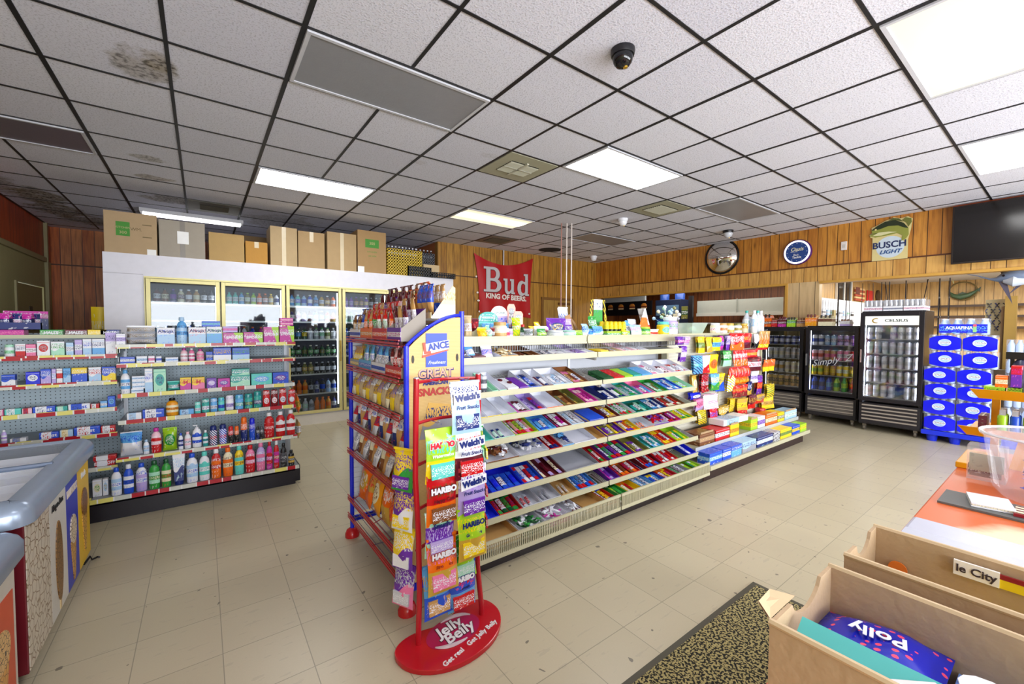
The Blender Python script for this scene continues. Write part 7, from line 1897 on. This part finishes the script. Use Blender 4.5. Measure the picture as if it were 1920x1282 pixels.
for i, (y, z, c, n) in enumerate(((5.85, 1.55, 'cream,grey,black', 'pale'), (5.76, 1.3, 'white,silver,grey', 'white'), (5.62, 1.72, 'olive,dark green,white', 'olive'))):
    place(proto('box', .16, .02, .3, c + ',band'), 'notice_sheet', n + ' printed notice standing in the kitchen opening', 'notice', (9.3, y, z - .1), (0, 0, -PI / 2))
tag(link('door_post', MB().box(-.03, .03, -.05, .05, 0, 2.16).mesh('door_post', M('14141c', .4)), None, (9.3, 5.46, 0)), 'black upright post standing in the kitchen opening', 'post')

# ================================================================== TACKLE ROOM BEHIND THE RIGHT OPENING
struct('wall_tackle_far', MB().box(14, 14.1, -3.2, 2.94, 0, 2.6), wood('y', 'd0a868', 'dab678', 'a07a44'), 'pale plank far wall of the tackle room', 'wall')
struct('wall_tackle_side', MB().box(XR + .12, 14.1, -3.3, -3.2, 0, 2.6), M('b49a68', .6), 'near side wall of the tackle room', 'wall')
struct('ceiling_tackle', MB().box(XR + .12, 14.1, -3.2, 2.94, 2.52, 2.6), M('d8d8d8', .8), 'white ceiling of the tackle room', 'ceiling')
o = tag(link('ceiling_light', MB().box(-.55, .55, -.28, .28, -.012, -.001).mesh('diffuser', M('ffffff', .4, emit=7)), None, (11.6, 1.25, 2.52)), 'bright ceiling light in the tackle room behind the right opening', 'ceiling light')
part('light_frame', MB().box(-.57, .57, -.3, -.28, -.016, -.001).box(-.57, .57, .28, .3, -.016, -.001), M('c9c9c9', .4), o)
o = link('window_1', MB().box(-.42, .42, -.02, 0, -.4, .36).mesh('window', M('101218', .1))); o.location = (10.72, 2.935, 2.14); o['kind'] = 'structure'; o['label'] = 'dark window with white frame in the tackle room side wall'; o['category'] = 'window'
part('window_frame', MB().box(-.46, -.42, -.04, 0, -.44, .36).box(.42, .46, -.04, 0, -.44, .36).box(-.46, .46, -.04, 0, -.46, -.4).box(-.02, .02, -.035, 0, -.4, .36), M('e6e2d8', .4), o)
o = tag(empty('wooden_flag', (11.75, 2.93, 2.16)), 'reddish wooden slat flag hanging beside the window', 'wall hanging')
for i in range(6): part('flag_slat', MB().box(-.33, .33, -.03, -.005, -.14 + i * .048, -.10 + i * .048), M(('a8442c', 'd8b07c')[i % 2], .5), o)
part('flag_canton', MB().box(-.33, -.05, -.036, -.03, .0, .15), M('6a2a22', .5), o)
tag(link('red_sign', MB().box(-.24, .24, -.02, 0, -.13, .13).mesh('red_sign', M('c81c24', .4)), None, (12.58, 2.93, 2.16)), 'plain red rectangular sign on the tackle room side wall', 'sign')
tag(link('round_plaque', MB().lathe([(.14, 0), (.14, .03), (.1, .04)], 16, Matrix.Rotation(PI / 2, 4, 'X') @ Matrix.Scale(1, 4)).mesh('plaque', M('4a3a28', .5)), None, (13.2, 2.93, 2.2)), 'small dark round plaque near the tackle room corner', 'plaque')
tag(link('shelf_panel', MB().box(8.6, 12.8, 2.85, 2.93, 0, 1.98).mesh('panel', M('dadce2', .5))), 'white lower wall display panel on the side wall of the tackle room', 'display panel')
o = tag(empty('merchandise_rack', (9.9, 2.8, 0)), 'white grid rack hung with small tackle packs behind the middle fridge', 'display rack')
g_m = MB()
for i in range(14): g_m.box(-.9 + i * .14, -.895 + i * .14, -.01, 0, .9, 1.93)
for i in range(9): g_m.box(-.9, .95, -.012, -.002, .95 + i * .12, .956 + i * .12)
part('wire_grid', g_m, M('white', .4), o); part('wooden_post', MB().box(-.42, -.32, -.08, -.02, .9, 1.75), M('a89868', .6), o)
for i in range(22):
    place(proto('box', .14, .02, .09, ('white,grey,black,band', 'pale blue,white,navy,band', 'silver,mint,black,band', 'grey,black,white,low')[i % 4]), 'tackle_pack', ('white', 'pale blue', 'silver', 'grey')[i % 4] + ' tackle pack on the white grid rack', 'pack', (9.08 + (i % 8) * .23, 2.76, 1.66 - (i // 8) * .16), group=('white', 'pale blue', 'silver', 'grey')[i % 4] + ' tackle packs')
# fishing rods
rods = [(2.42, 1.05, 2.15, .012), (2.31, 1.0, 2.13, .007), (2.24, .95, 2.12, .004), (2.12, 1.1, 2.12, .005), (2.02, 1.0, 2.11, .004), (1.94, 1.0, 2.11, .005), (1.864, 1.0, 2.12, .007), (1.80, 1.0, 2.12, .004), (1.77, 1.0, 2.12, .008), (1.68, 1.0, 2.12, .006), (1.58, 1.0, 2.12, .009), (1.50, 1.0, 2.12, .006), (1.33, 1.0, 2.12, .003), (1.217, 1.0, 2.12, .009), (1.114, 1.0, 2.12, .008), (1.17, 1.0, 2.12, .004)]
for i, (y, z0, z1, r) in enumerate(rods):
    lean = (0, .0, .04, -.02, .0, .03, 0, .02, 0, .14, 0, -.16, .02, 0, 0, .05)[i]
    o = tag(empty('fishing_rod', (8.62, y, 0)), 'dark fishing rod standing in the row of rods behind the fridges', 'fishing rod', 'fishing rods in the tackle room')
    part('rod_blank', MB().rod((0, 0, .9), (0, lean, z1 + .02), r * .9, 6), M('20181a', .35), o); part('rod_grip', MB().rod((0, -lean * .1, .645), (0, 0, .9), r * 1.7, 8), M('3a2c22', .6), o)
    for k in range(3): part('line_guide', MB().tube([(-.012 + .01 * math.cos(a), lean * (.3 + .25 * k), 1.3 + k * .28 + .01 * math.sin(a)) for a in [2 * PI * q / 8 for q in range(8)]], .0015, 4, True), M('silver', .3, .8), o)
tag(link('rod_rack', MB().box(8.5, 8.74, 1.0, 2.47, 0, .64).box(8.50, 8.56, 1.0, 2.47, .64, 1.0).mesh('rod_rack', M('5a4428', .6))), 'brown wooden rack holding the fishing rods', 'rack')
tag(link('corner_post', MB().box(8.28, 8.40, .47, .57, 0, 1.83).mesh('corner_post', M('a88438', .6, bump=.3)).copy(), None), 'yellowish wooden post right of the water packs', 'post')
part('side_batten', MB().box(8.30, 8.36, .571, .60, 0, 1.70), M('6a4a20', .6), C.objects[-1] if C.objects[-1].name.startswith('corner') else bpy.data.objects['corner_post'])
for i in range(3):
    o = tag(empty('wall_shelf', (13.86, .9, 1.45 + i * .24)), ['lowest', 'middle', 'top'][i] + ' long shelf on the far wall of the tackle room', 'shelf'); part('shelf_board', MB().box(-.1, .13, -1.8, 1.6, -.012, .012), M('8a5a2c', .5), o); part('shelf_edge', MB().box(-.105, -.1, -1.8, 1.6, -.03, .02), M('3a2412', .5), o)
o = tag(empty('fish_mount', (13.95, 1.59, 2.27), (0, 0, -PI / 2)), 'green mounted fish curled on a rope ring on the far tackle room wall', 'fish mount')
f = MB(); f.tube([(.21 * math.cos(a) * 1.05, -.03, .2 * math.sin(a)) for a in [2 * PI * i / 24 for i in range(24)]], .016, 6, True); part('rope_ring', f, M('7a6a40', .6), o)
f = MB(); f.tube([(-.2, -.06, -.02), (-.15, -.06, -.10), (-.03, -.07, -.14), (.1, -.07, -.10), (.2, -.06, -.02), (.24, -.05, .04)], [.012, .045, .06, .05, .025, .004], 10); part('fish_body', f, M('4a6448', .4), o)
part('tail_fin', MB().prism([(.2, -.0), (.28, .08), (.26, -.04)], -.06, -.05), M('3a4c34', .4), o); part('dorsal_fin', MB().prism([(-.1, -.09), (.0, -.02), (.1, -.07)], -.075, -.065), M('3a4c34', .4), o); part('antler_stick', MB().rod((-.15, -.04, .18), (-.17, -.05, .3), .012, 6), M('d8d8a0', .5), o)
# marlin hanging above the post
o = tag(empty('marlin_mount', (8.17, .56, 2.04), (0, 0, -PI / 2)), 'blue grey mounted marlin with a long bill above the wooden post', 'fish mount')
f = MB(); f.tube([(-.36, 0, .10), (-.24, 0, .06), (-.14, 0, .01), (-.08, 0, .0), (.0, 0, .03), (.09, 0, .04), (.18, .02, .02), (.3, .05, -.02), (.5, .1, -.05)], [.003, .006, .012, .03, .075, .095, .085, .05, .01], 14); part('fish_body', f, M('70809c', .25), o)
part('belly', MB().tube([(-.02, -.02, -.02), (.06, -.03, -.03), (.16, -.02, -.03)], [.03, .075, .05], 10), M('c4cede', .25), o)
for a, b, c in (((-.04, .06), (-.09, .20), (.04, .10)), ((.06, .12), (.05, .24), (.14, .11)), ((-.07, -.02), (.06, -.32), (.01, -.06)), ((.1, -.06), (.02, -.2), (.15, -.06))): part('fin', MB().prism([a, b, c], -.004, .004), M('4c4658', .4), o)
part('fish_eye', MB().lathe([(.014, 0), (.01, .008)], 10, Matrix.Translation((-.02, -.066, .04)) @ Matrix.Rotation(PI / 2, 4, 'X')), M('black', .1), o)
tag(link('dark_sign', MB().box(8.9, 8.94, .12, .40, 1.9, 2.28).mesh('sign', pk('dark red', 'black', 'silver', 'band'))), 'dark red sign hanging right of the marlin', 'sign')
o = tag(empty('lure_display', (8.45, .66, 1.3), (0, 0, -PI / 2)), 'tangled black rack of hanging lures left of the wooden post', 'display')
for i in range(26):
    x = -.07 + (i % 5) * .034; z = .45 - (i // 5) * .075
    part('lure', MB().tube([(x, -.02, z), (x + .02 * (-1) ** i, -.03, z - .03), (x, -.02, z - .055)], [.008, .004, .006], 5), M(('black', 'dark grey', 'navy')[i % 3], .4), o)
part('lure_board', MB().box(-.09, .1, .0, .02, 0, .5), M('c9b88c', .6), o)
o = tag(empty('leaning_panel', (8.2, .30, .9), (0, .0, -PI / 2)), 'dark framed grey panel leaning behind the counter display', 'panel')
part('panel_face', MB().prism([(-.16, 0), (.2, 0), (.2, .75), (.1, .8)], -.01, .01), M('6a7a78', .3), o); part('panel_frame', MB().tube([(-.17, 0, 0), (.09, 0, .82)], .018, 8), M('1c2438', .3), o)

# ================================================================== ICE CREAM CHEST FREEZERS at the left edge
def freezer(y0, y1, x1, zr, label, panels, name='ice_cream_freezer'):
    r = tag(empty(name, (x1 - .4, (y0 + y1) / 2, 0)), label, 'chest freezer'); ox, oy = x1 - .4, (y0 + y1) / 2
    def fp(n, mb, m, p=None, **kw):
        o = part(n, mb, m, p or r, **kw)
        if not p: o.location = (-ox, -oy, 0)
        return o
    b0, b1 = y0 + .05, y1 - .06; xb = x1 - .03
    fp('cabinet', MB().box(xb - .72, xb, b0, b1, .05, zr - .06), M('6a1420', .35), bevel=.004)
    for X in (xb - .68, xb - .1):
        for Y in (b0 + .06, b1 - .06): fp('caster', MB().lathe([(.024, 0), (.024, .05)], 10, Matrix.Translation((X, Y, 0))), BLK)
    # rim: rounded grey frame
    rim = MB()
    R = [(x1 - .78, y0), (x1, y0), (x1, y1), (x1 - .78, y1)]
    for (ax, ay), (bx, by) in ((R[0], R[1]), (R[1], R[2]), (R[2], R[3]), (R[3], R[0])):
        n = 1
    prof = [(0, -.06), (.0, -.01), (-.012, .012), (-.035, .028), (-.075, .034), (-.085, .02)]
    cxm, cym = x1 - .39, (y0 + y1) / 2; hx, hy = .39, (y1 - y0) / 2; cr = .07; ring = []
    for qx, qy, a0 in ((1, 1, 0), (-1, 1, 90), (-1, -1, 180), (1, -1, 270)):
        for k in range(6):
            a = math.radians(a0 + 90 * k / 5); ring.append((qx * (hx - cr), qy * (hy - cr), math.cos(a), math.sin(a)))
    vs = []; fs = []; n = len(ring); K = len(prof)
    for cx0, cy0, ca, sa in ring:
        for o_, z in prof: vs.append((cxm + cx0 + (cr + o_) * ca, cym + cy0 + (cr + o_) * sa, zr + z))
    for i in range(n):
        j = (i + 1) % n
        for k in range(K - 1): fs.append((i * K + k, j * K + k, j * K + k + 1, i * K + k + 1))
    rim.add(vs, fs); rim.sm = True
    rm = fp('rim', rim, M('8f9db0', .25, .3))
    gl_ = MB().box(x1 - .70, x1 - .085, cym + .012, y1 - .085, zr + .018, zr + .024).box(x1 - .70, x1 - .085, y0 + .085, cym + .01, zr + .006, zr + .012)
    fp('sliding_lid', MB().box(x1 - .70, x1 - .085, cym + .012, y1 - .085, zr + .018, zr + .024), film('e4ecfa', .2, .04)); fp('sliding_lid', MB().box(x1 - .70, x1 - .085, y0 + .085, cym + .01, zr + .006, zr + .012), film('e4ecfa', .2, .04))
    fp('lid_bar', MB().rod((x1 - .72, cym, zr + .03), (x1 - .06, cym, zr + .03), .012, 8), M('7c8ca4', .25, .4))
    fp('frosted_bin', MB().box(x1 - .71, x1 - .08, y0 + .14, y1 - .08, zr - .055, zr - .045), M('f4f6fc', .5, bump=.6))
    for k in range(4): fp('wire_divider', MB().box(x1 - .70, x1 - .09, lerp(y0 + .2, y1 - .2, k / 3) - .002, lerp(y0 + .2, y1 - .2, k / 3) + .002, zr - .045, zr - .01), M('white', .3), None)
    for (pa, pb, c, nm) in panels:
        fp(nm, MB().box(xb + .0005, xb + .003, pa, pb, .06, zr - .066), c)
    return r, fp, xb


def vpat(c1, c2, scale):
    m, nt, b = new_mat('scribble_pattern'); g = NG(nt); v, x, y, z = g.coords('Object')
    n = g.n('ShaderNodeTexVoronoi', feature='DISTANCE_TO_EDGE'); n.inputs['Scale'].default_value = scale; nt.links.new(v, n.inputs['Vector'])
    nt.links.new(g.mix(g.m('LESS_THAN', n.outputs['Distance'], .05), lin(c1), lin(c2)), b.inputs['Base Color']); b.inputs['Roughness'].default_value = .4
    return m


r1, fp, xb = freezer(2.34, 3.56, -.535, .705, 'far ice cream chest freezer with cone pictures on its side and glass lid',
                     [(2.395, 2.70, vpat('cfc6b4', '8a7458', 26), 'printed_panel'), (2.702, 2.98, M('d6d4cc', .4), 'printed_panel'), (2.982, 3.22, M('2436b4', .4), 'printed_panel'), (3.222, 3.495, M('e2b81c', .4), 'printed_panel')])
YZ = Matrix.Rotation(PI / 2, 4, 'Z')


def side_text(s, size, m, y, z, **kw):
    o = text(r1, s, size, m, (xb + .0045 - (-.535 - .4), y - 2.95, z), (0, 0, PI / 2), **kw); return o


def cone(y, z0, z1, w, c1, c2, fp=None):
    fp('cone_wafer', MB().prism([(y - w * .15, z0), (y + w * .15, z0), (y + w * .5, lerp(z0, z1, .62)), (y - w * .5, lerp(z0, z1, .62))], xb + .003, xb + .006, 'yz'), vpat(c1, '7a5020', 40))
    fp('cone_ice', MB().prism([(y + w * .55 * math.cos(a), lerp(z0, z1, .78) + (z1 - z0) * .22 * math.sin(a)) for a in [2 * PI * i / 18 for i in range(18)]], xb + .003, xb + .008, 'yz'), vpat(c2, '3a2210', 60))


fp('ice_cream_bar', MB().prism([(2.83 + .055 * math.cos(a), .30 + .19 * math.sin(a)) for a in [2 * PI * i / 22 for i in range(22)]], xb + .003, xb + .007, 'yz'), vpat('8a6434', '4a2c10', 55))
fp('ice_cream_stick', MB().box(xb + .003, xb + .006, 2.82, 2.84, .07, .13), M('d8c090', .5))
side_text('Häagen-Dazs', .045, M('black', .4), 2.83, .57, shear=.2, xs=.8)
cone(3.10, .08, .42, .11, 'c89850', 'e0d0b4', fp); side_text('DRUMSTICK', .05, M('e8d8c8', .4), 3.10, .55, xs=.75, bold=.002)
cone(3.36, .12, .48, .12, 'd8a850', '8a6030', fp); side_text('Nestle', .05, M('white', .4), 3.36, .56, xs=.8)
fp('crumpled_cord', MB().tube([(-.58, 3.42, .01), (-.56, 3.47, .03), (-.55, 3.44, .02), (-.53, 3.48, .012), (-.52, 3.45, .02)], .006, 6), M('black', .5))
r2, fp, xb = freezer(1.05, 2.325, -.535, .632, 'near ice cream chest freezer with orange side panel at the left edge',
                     [(1.2, 2.262, M('c9c4b8', .4), 'printed_panel')])
fp('orange_panel', MB().prism([(1.3, .08), (2.235, .08), (2.235, .47), (1.3, .50)], xb + .003, xb + .005, 'yz'), M('cc4a22', .4))
cone(2.10, .06, .38, .16, 'd8a04c', 'e0b878', fp); cone(1.85, .06, .42, .16, 'd8a04c', 'c89858', fp)

# ================================================================== DOOR MAT
def mat_m():
    m, nt, b = new_mat('speckled_mat'); g = NG(nt); v, x, y, z = g.coords('Object')
    n = g.noise(v, 95.0, 3.0); nt.links.new(g.mix(g.m('GREATER_THAN', n, .5), lin('17160f'), lin('a89a66')), b.inputs['Base Color']); b.inputs['Roughness'].default_value = .95
    bp = g.n('ShaderNodeBump'); bp.inputs['Strength'].default_value = 1; nt.links.new(n, bp.inputs['Height']); nt.links.new(bp.outputs[0], b.inputs['Normal']); return m


o = tag(link('floor_mat', MB().box(-.4, 2.40, .30, 1.00, .0005, .010).mesh('floor_mat', mat_m())), 'black and tan speckled floor mat beside the checkout counter', 'mat')
part('rubber_border', MB().box(-.43, 2.43, 1.00, 1.028, .0005, .006).box(2.40, 2.43, .30, 1.0, .0005, .006), M('4a4636', .6), o)

# ================================================================== CHECKOUT COUNTER
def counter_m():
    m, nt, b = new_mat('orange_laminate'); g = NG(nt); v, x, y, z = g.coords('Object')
    d = g.m('ADD', g.m('POWER', g.m('DIVIDE', g.m('SUBTRACT', x, 1.46), .16), 2.0), g.m('POWER', g.m('DIVIDE', g.m('SUBTRACT', y, .02), .15), 2.0))  # cream ellipse: a light reflection painted into the laminate colour
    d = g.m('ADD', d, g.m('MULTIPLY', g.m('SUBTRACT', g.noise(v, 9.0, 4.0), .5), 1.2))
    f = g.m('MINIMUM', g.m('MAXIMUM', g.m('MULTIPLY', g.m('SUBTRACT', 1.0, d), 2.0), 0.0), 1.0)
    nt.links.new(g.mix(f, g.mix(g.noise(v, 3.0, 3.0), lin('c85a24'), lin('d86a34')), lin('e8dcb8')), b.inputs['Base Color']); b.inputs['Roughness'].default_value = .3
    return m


cc = tag(empty('checkout_counter', (1.3, -.2, 0)), 'orange laminate checkout counter with a cream patch of painted reflected light at the right edge', 'counter')
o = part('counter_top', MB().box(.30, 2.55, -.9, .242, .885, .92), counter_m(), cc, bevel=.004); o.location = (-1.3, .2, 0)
o = part('counter_body', MB().box(.32, 2.5, -.86, .2, 0, .885), M('8a3a1c', .5), cc); o.location = (-1.3, .2, 0)
o = tag(empty('white_tray', (1.28, -.2, .9205)), 'low white glossy box lying across the orange counter behind the cartons', 'box')
part('tray_body', MB().box(-.06, .075, -.7, .42, 0, .045), M('b8bac8', .25), o, bevel=.006); part('folded_flap', MB().box(-.10, -.058, -.7, .41, .02, .06), M('b4b7c4', .3), o)


def open_carton(x0, x1, y0, y1, z0, z1, label, mk='b59a78'):
    r = tag(empty('open_carton', ((x0 + x1) / 2, (y0 + y1) / 2, z0)), label, 'carton'); hx, hy, h = (x1 - x0) / 2, (y1 - y0) / 2, z1 - z0; t = .004
    m = M(mk, .8, bump=.5)
    part('carton_base', MB().box(-hx, hx, -hy, hy, 0, t), m, r)
    part('carton_side', MB().box(hx - t, hx, -hy, hy, t, h), m, r)
    # near side with a thumb notch
    part('carton_side', MB().box(-hx, -hx + t, -hy, hy, t, h), m, r)
    n = 12; pts = [(-hx + t, t), (hx - t, t), (hx - t, h)] + [(lerp(hx * .55, -hx * .45, i / n), h - .022 * math.sin(PI * i / n) ** .6) for i in range(n + 1)] + [(-hx + t, h)]
    part('carton_end', MB().prism(pts, hy - t, hy), m, r)
    part('carton_end', MB().box(-hx + t, hx - t, -hy, -hy + t, t, h), m, r)
    part('folded_edge', MB().tube([(-hx, hy, h), (-hx, -hy, h)], .0035, 6), M('c8b08c', .8), r); part('folded_edge', MB().tube([(hx, hy, h), (hx, -hy, h)], .0035, 6), M('c8b08c', .8), r)
    return r


ca = open_carton(.705, .845, -.22, .182, .9205, 1.10, 'open corrugated carton with a yellow label inside, rear of the two on the counter')
part('orange_disc', MB().lathe([(.011, 0), (.011, .002)], 18, Matrix.Translation((.064, .170, .127)) @ Matrix.Rotation(-PI / 2, 4, 'Y')), M('e07828', .5), ca)
part('shelf_label', MB().box(.060, .0625, -.19, .078, .150, .162), M('e8c81c', .4), ca); part('label_stripe', MB().box(.0595, .0625, -.19, .078, .162, .168), M('8a1420', .4), ca)
part('label_plate', MB().box(.0585, .0625, .070, .112, .150, .170), M('f0ece6', .4), ca)
text(ca, 'le City', .014, M('3a3038', .4), (.058, .091, .160), (0, 0, -PI / 2), ext=.0003, bold=.0003)
o = place(proto('bag', .09, .04, .3, 'yellow,gold,lime,none'), 'snack_bag', 'yellow bag lying in the rear open carton', 'bag', (.785, -.2, 1.02), (-PI / 2, 0, 0))
cb = open_carton(.478, .655, -.3, .185, .9205, 1.10, 'open corrugated carton of bright bags, front of the two on the counter')
part('torn_flap', MB().add([(-.085, .243, .18), (-.02, .243, .18), (-.04, .262, .186), (-.08, .257, .19)], [(0, 1, 2, 3)]).add([(-.085, .244, .178), (-.02, .244, .178), (-.04, .263, .184), (-.08, .258, .188)], [(3, 2, 1, 0)]), M('bca27e', .8), cb)


def dots():
    m, nt, b = new_mat('blue_bag_with_pink_drops'); g = NG(nt); v, x, y, z = g.coords('Object')
    n = g.n('ShaderNodeTexVoronoi', feature='F1'); n.inputs['Scale'].default_value = 85; n.inputs['Randomness'].default_value = .35; nt.links.new(v, n.inputs['Vector'])
    nt.links.new(g.mix(g.m('LESS_THAN', n.outputs['Distance'], .27), lin('1420a8'), lin('e84a6c')), b.inputs['Base Color']); b.inputs['Roughness'].default_value = .2; return m


o = tag(link('candy_bag', smooth_bag(.105, .03, .115, 9, 11, .04, seed=21).mesh('bag', dots()), None, (.598, .068, 1.045), (-PI / 2, 0, 0)), 'blue bag with pink drops lying in the front open carton', 'bag')
text(o, 'Polly', .026, M('white', .3), (.005, -.0225, .055), (0, -PI / 2 - .2, 0), bold=.0006, ext=.0004)
o = tag(link('candy_bag', smooth_bag(.10, .03, .17, 9, 11, .04, seed=23).mesh('bag', pk('7fa4e8', 'cream', 'navy', 'oval', .2)), None, (.60, -.105, 1.045), (-PI / 2, 0, 0)), 'light blue bag lying right of the pink dotted bag in the front carton', 'bag')
text(o, 'BO', .05, M('white', .3), (.0, -.0175, .13), (0, -PI / 2, 0), bold=.003, ext=.0008)
place(proto('box', .14, .42, .09, 'navy,blue,purple,none'), 'bag_stack', 'dark blue stack of bags filling the front open carton below the top ones', 'bags', (.575, -.06, .926))
o = tag(link('card_box', MB().box(-.028, .028, -.28, .16, -.002, .002).mesh('card_box', M('4fb8b4', .4)), None, (.508, .012, 1.073), (0, -.62, 0)), 'teal card with white diamonds along the near side of the front carton', 'card')
for y in (.055, -.05): part('white_diamond', MB().prism([(-.026, y), (0, y + .045), (.026, y), (0, y - .045)], .002, .0028, 'xy'), M('f0f0f0', .4), o)
text(o, '12', .026, M('4fb8b4', .4), (0, .055, .0032), (-PI / 2, 0, -PI / 2 - .5), ext=.0003, bold=.0008)

# papers, money box, jar bin and yellow tiered rack on the counter
o = tag(link('rubber_pad', MB().box(1.66, 1.80, .06, .222, .9205, .926).mesh('rubber_pad', M('5c5e5c', .5))), 'dark grey rubber pad on the orange counter', 'pad')
o = tag(link('paper_pad', MB().box(-.05, .05, -.04, .04, 0, .012).mesh('paper_pad', pk('white', 'cream', 'grey', 'band'), bevel=.001), None, (1.735, .13, .9265), (0, 0, .2)), 'small white printed paper pad on the grey rubber pad', 'paper'); part('page_edge', MB().box(-.05, .05, -.0405, -.04, .002, .010), M('b8b4b0', .6), o)
o = tag(link('ticket_strip', MB().box(1.69, 1.76, -.2, .085, .927, .935).mesh('ticket_strip', pk('cream', 'maroon', 'dark green', 'stripe')), None), 'long cream and red ticket strip lying beside the paper pad', 'tickets'); part('red_edge', MB().box(1.68, 1.689, -.2, .085, .9265, .934), M('8a1420', .4), o)
o = tag(empty('acrylic_box', (2.05, .16, .9205)), 'clear acrylic box holding banknotes on the orange counter', 'box')
part('acrylic_case', MB().box(-.035, .035, -.04, .045, 0, .11), film('e8eef4', .25, .05), o); part('banknote', MB().box(-.030, -.026, -.035, .04, .03, .085), pk('b8b898', 'white', '4a5844', 'oval'), o); part('banknote', MB().box(-.024, -.020, -.03, .043, .01, .05), pk('8a6a5a', 'maroon', 'cream', 'band'), o)
o = tag(empty('plastic_bin', (1.93, -.0, .9205)), 'clear round cornered plastic bin of blue wrapped candy on the counter', 'bin')
part('bin_wall', MB().lathe([(.115, 0), (.13, .02), (.15, .17), (.158, .175), (.158, .185), (.150, .185)], 24, None, 1, 1.1), film('dde4ee', .22, .05), o)
part('bin_rim', MB().tube([(.158 * math.cos(a), .172 * math.sin(a), .182) for a in [2 * PI * i / 28 for i in range(28)]], .004, 6, True), film('f0f4fa', .6, .1), o)
tag(link('wrapped_candy', scatter_pile(.16, .18, .075, 'blue', 'navy', 'lilac', 130, 8, .05), None, (1.93, -.09, .926)), 'blue wrapped candies filling the clear plastic bin', 'candy', kind='stuff')
place([('x', MB().lathe([(.022, 0), (.026, .004), (.02, .008)], 20).mesh('round_pack', M('a82048', .3)))], 'round_candy', 'round crimson candy pack against the wall of the clear bin', 'candy', (1.80, .035, .965), (0, -PI / 2, .3), parts=False)
ry = tag(empty('tiered_rack', (2.28, 0, .9205)), 'yellow tiered counter rack of lighters at the right edge of the photo', 'display rack')
YL = M('e8a410', .35)
for z, w in ((.135, .225), (.268, .20)):
    t = part('rack_tray', MB().box(-.10, .12, -.35, w, z - .012, z), YL, ry, bevel=.002); part('tray_lip', MB().add([(-.10, -.35, z - .02), (-.10, w, z - .02), (-.13, w + .02, z + .014), (-.13, -.35, z + .014), (-.094, -.35, z - .02), (-.094, w, z - .02), (-.124, w + .02, z + .014), (-.124, -.35, z + .014)], [(0, 1, 2, 3), (7, 6, 5, 4), (0, 4, 5, 1), (1, 5, 6, 2), (2, 6, 7, 3), (3, 7, 4, 0)]), YL, t)
part('rack_leg', MB().box(.04, .06, .16, .18, 0, .27), YL, ry); part('rack_leg', MB().prism([(.10, .0), (.13, .0), (.08, .27), (.05, .27)], -.02, .0, 'yz'), YL, ry); part('rack_foot', MB().box(-.14, .12, .19, .245, 0, .02), YL, ry, bevel=.003); part('rack_foot', MB().box(-.14, .12, -.3, -.26, 0, .02), YL, ry)
for i, c in enumerate(('lime', 'blue', 'lime', 'red')):
    for j in range(2):
        place([('x', MB().lathe([(.012, 0), (.0125, .055), (.010, .06)], 10).mesh('lighter', M(c, .25))), ('lighter_head', MB().box(-.009, .009, -.007, .007, .06, .078).mesh('lighter_head', M('silver', .25, .8)))], 'lighter', c + ' lighter standing ' + ('front' if j == 0 else 'behind') + ' on the lower tray of the yellow rack', 'lighter', (2.20 + j * .045, .145 - i * .028, 1.056), group=c + ' lighters ' + str(j))
for i in range(8):
    place([('x', MB().box(-.02, .02, -.010, .010, 0, .012).mesh('lighter_box', M('5a2030', .4))), ('box_stripe', MB().box(-.021, .021, -.002, .002, .0121, .0127).mesh('box_stripe', M('cream', .4)))], 'match_box', 'small dark matchbox lying left of the lighters on the yellow rack', 'matchbox', (2.21 + (i // 4) * .05, .20 - .01 - (i % 4) * .0, 1.056 + (i % 4) * .013), group='dark matchboxes on the yellow rack')
for i, (y, w, h, cs, nm, z) in enumerate(((.165, .05, .022, 'lime,green,dark green,none', 'lime green box', 0), (.12, .03, .026, 'black,lime,lime,stripe', 'black and lime box', 0), (.085, .03, .026, 'lime,black,lime,stripe', 'lime and black box', 0), (.15, .028, .04, 'orange,cream,tan,band', 'orange box', .0225), (.118, .026, .07, 'purple,red,magenta,top', 'purple and red box', .0265), (.09, .02, .06, 'white,lilac,maroon,band', 'white tube box', .0265), (.05, .04, .035, 'dark green,white,lime,band', 'dark green box', 0))):
    place(proto('box', w, .05, h, cs), 'small_box', lab(nm, 'on the upper tray of the yellow rack'), 'box', (2.20, y, 1.1887 + z), (0, 0, -PI / 2))
o = tag(empty('spray_bottle', (2.30, .115, 1.1887)), 'dark trigger spray bottle standing behind the boxes on the yellow rack', 'bottle')
part('bottle_body', MB().lathe([(.025, 0), (.027, .06), (.02, .1), (.01, .115)], 12), M('2a2c48', .3), o); part('trigger_head', MB().box(-.012, .012, -.05, .035, .115, .14).box(-.005, .005, .015, .025, .085, .115), M('black', .3), o)
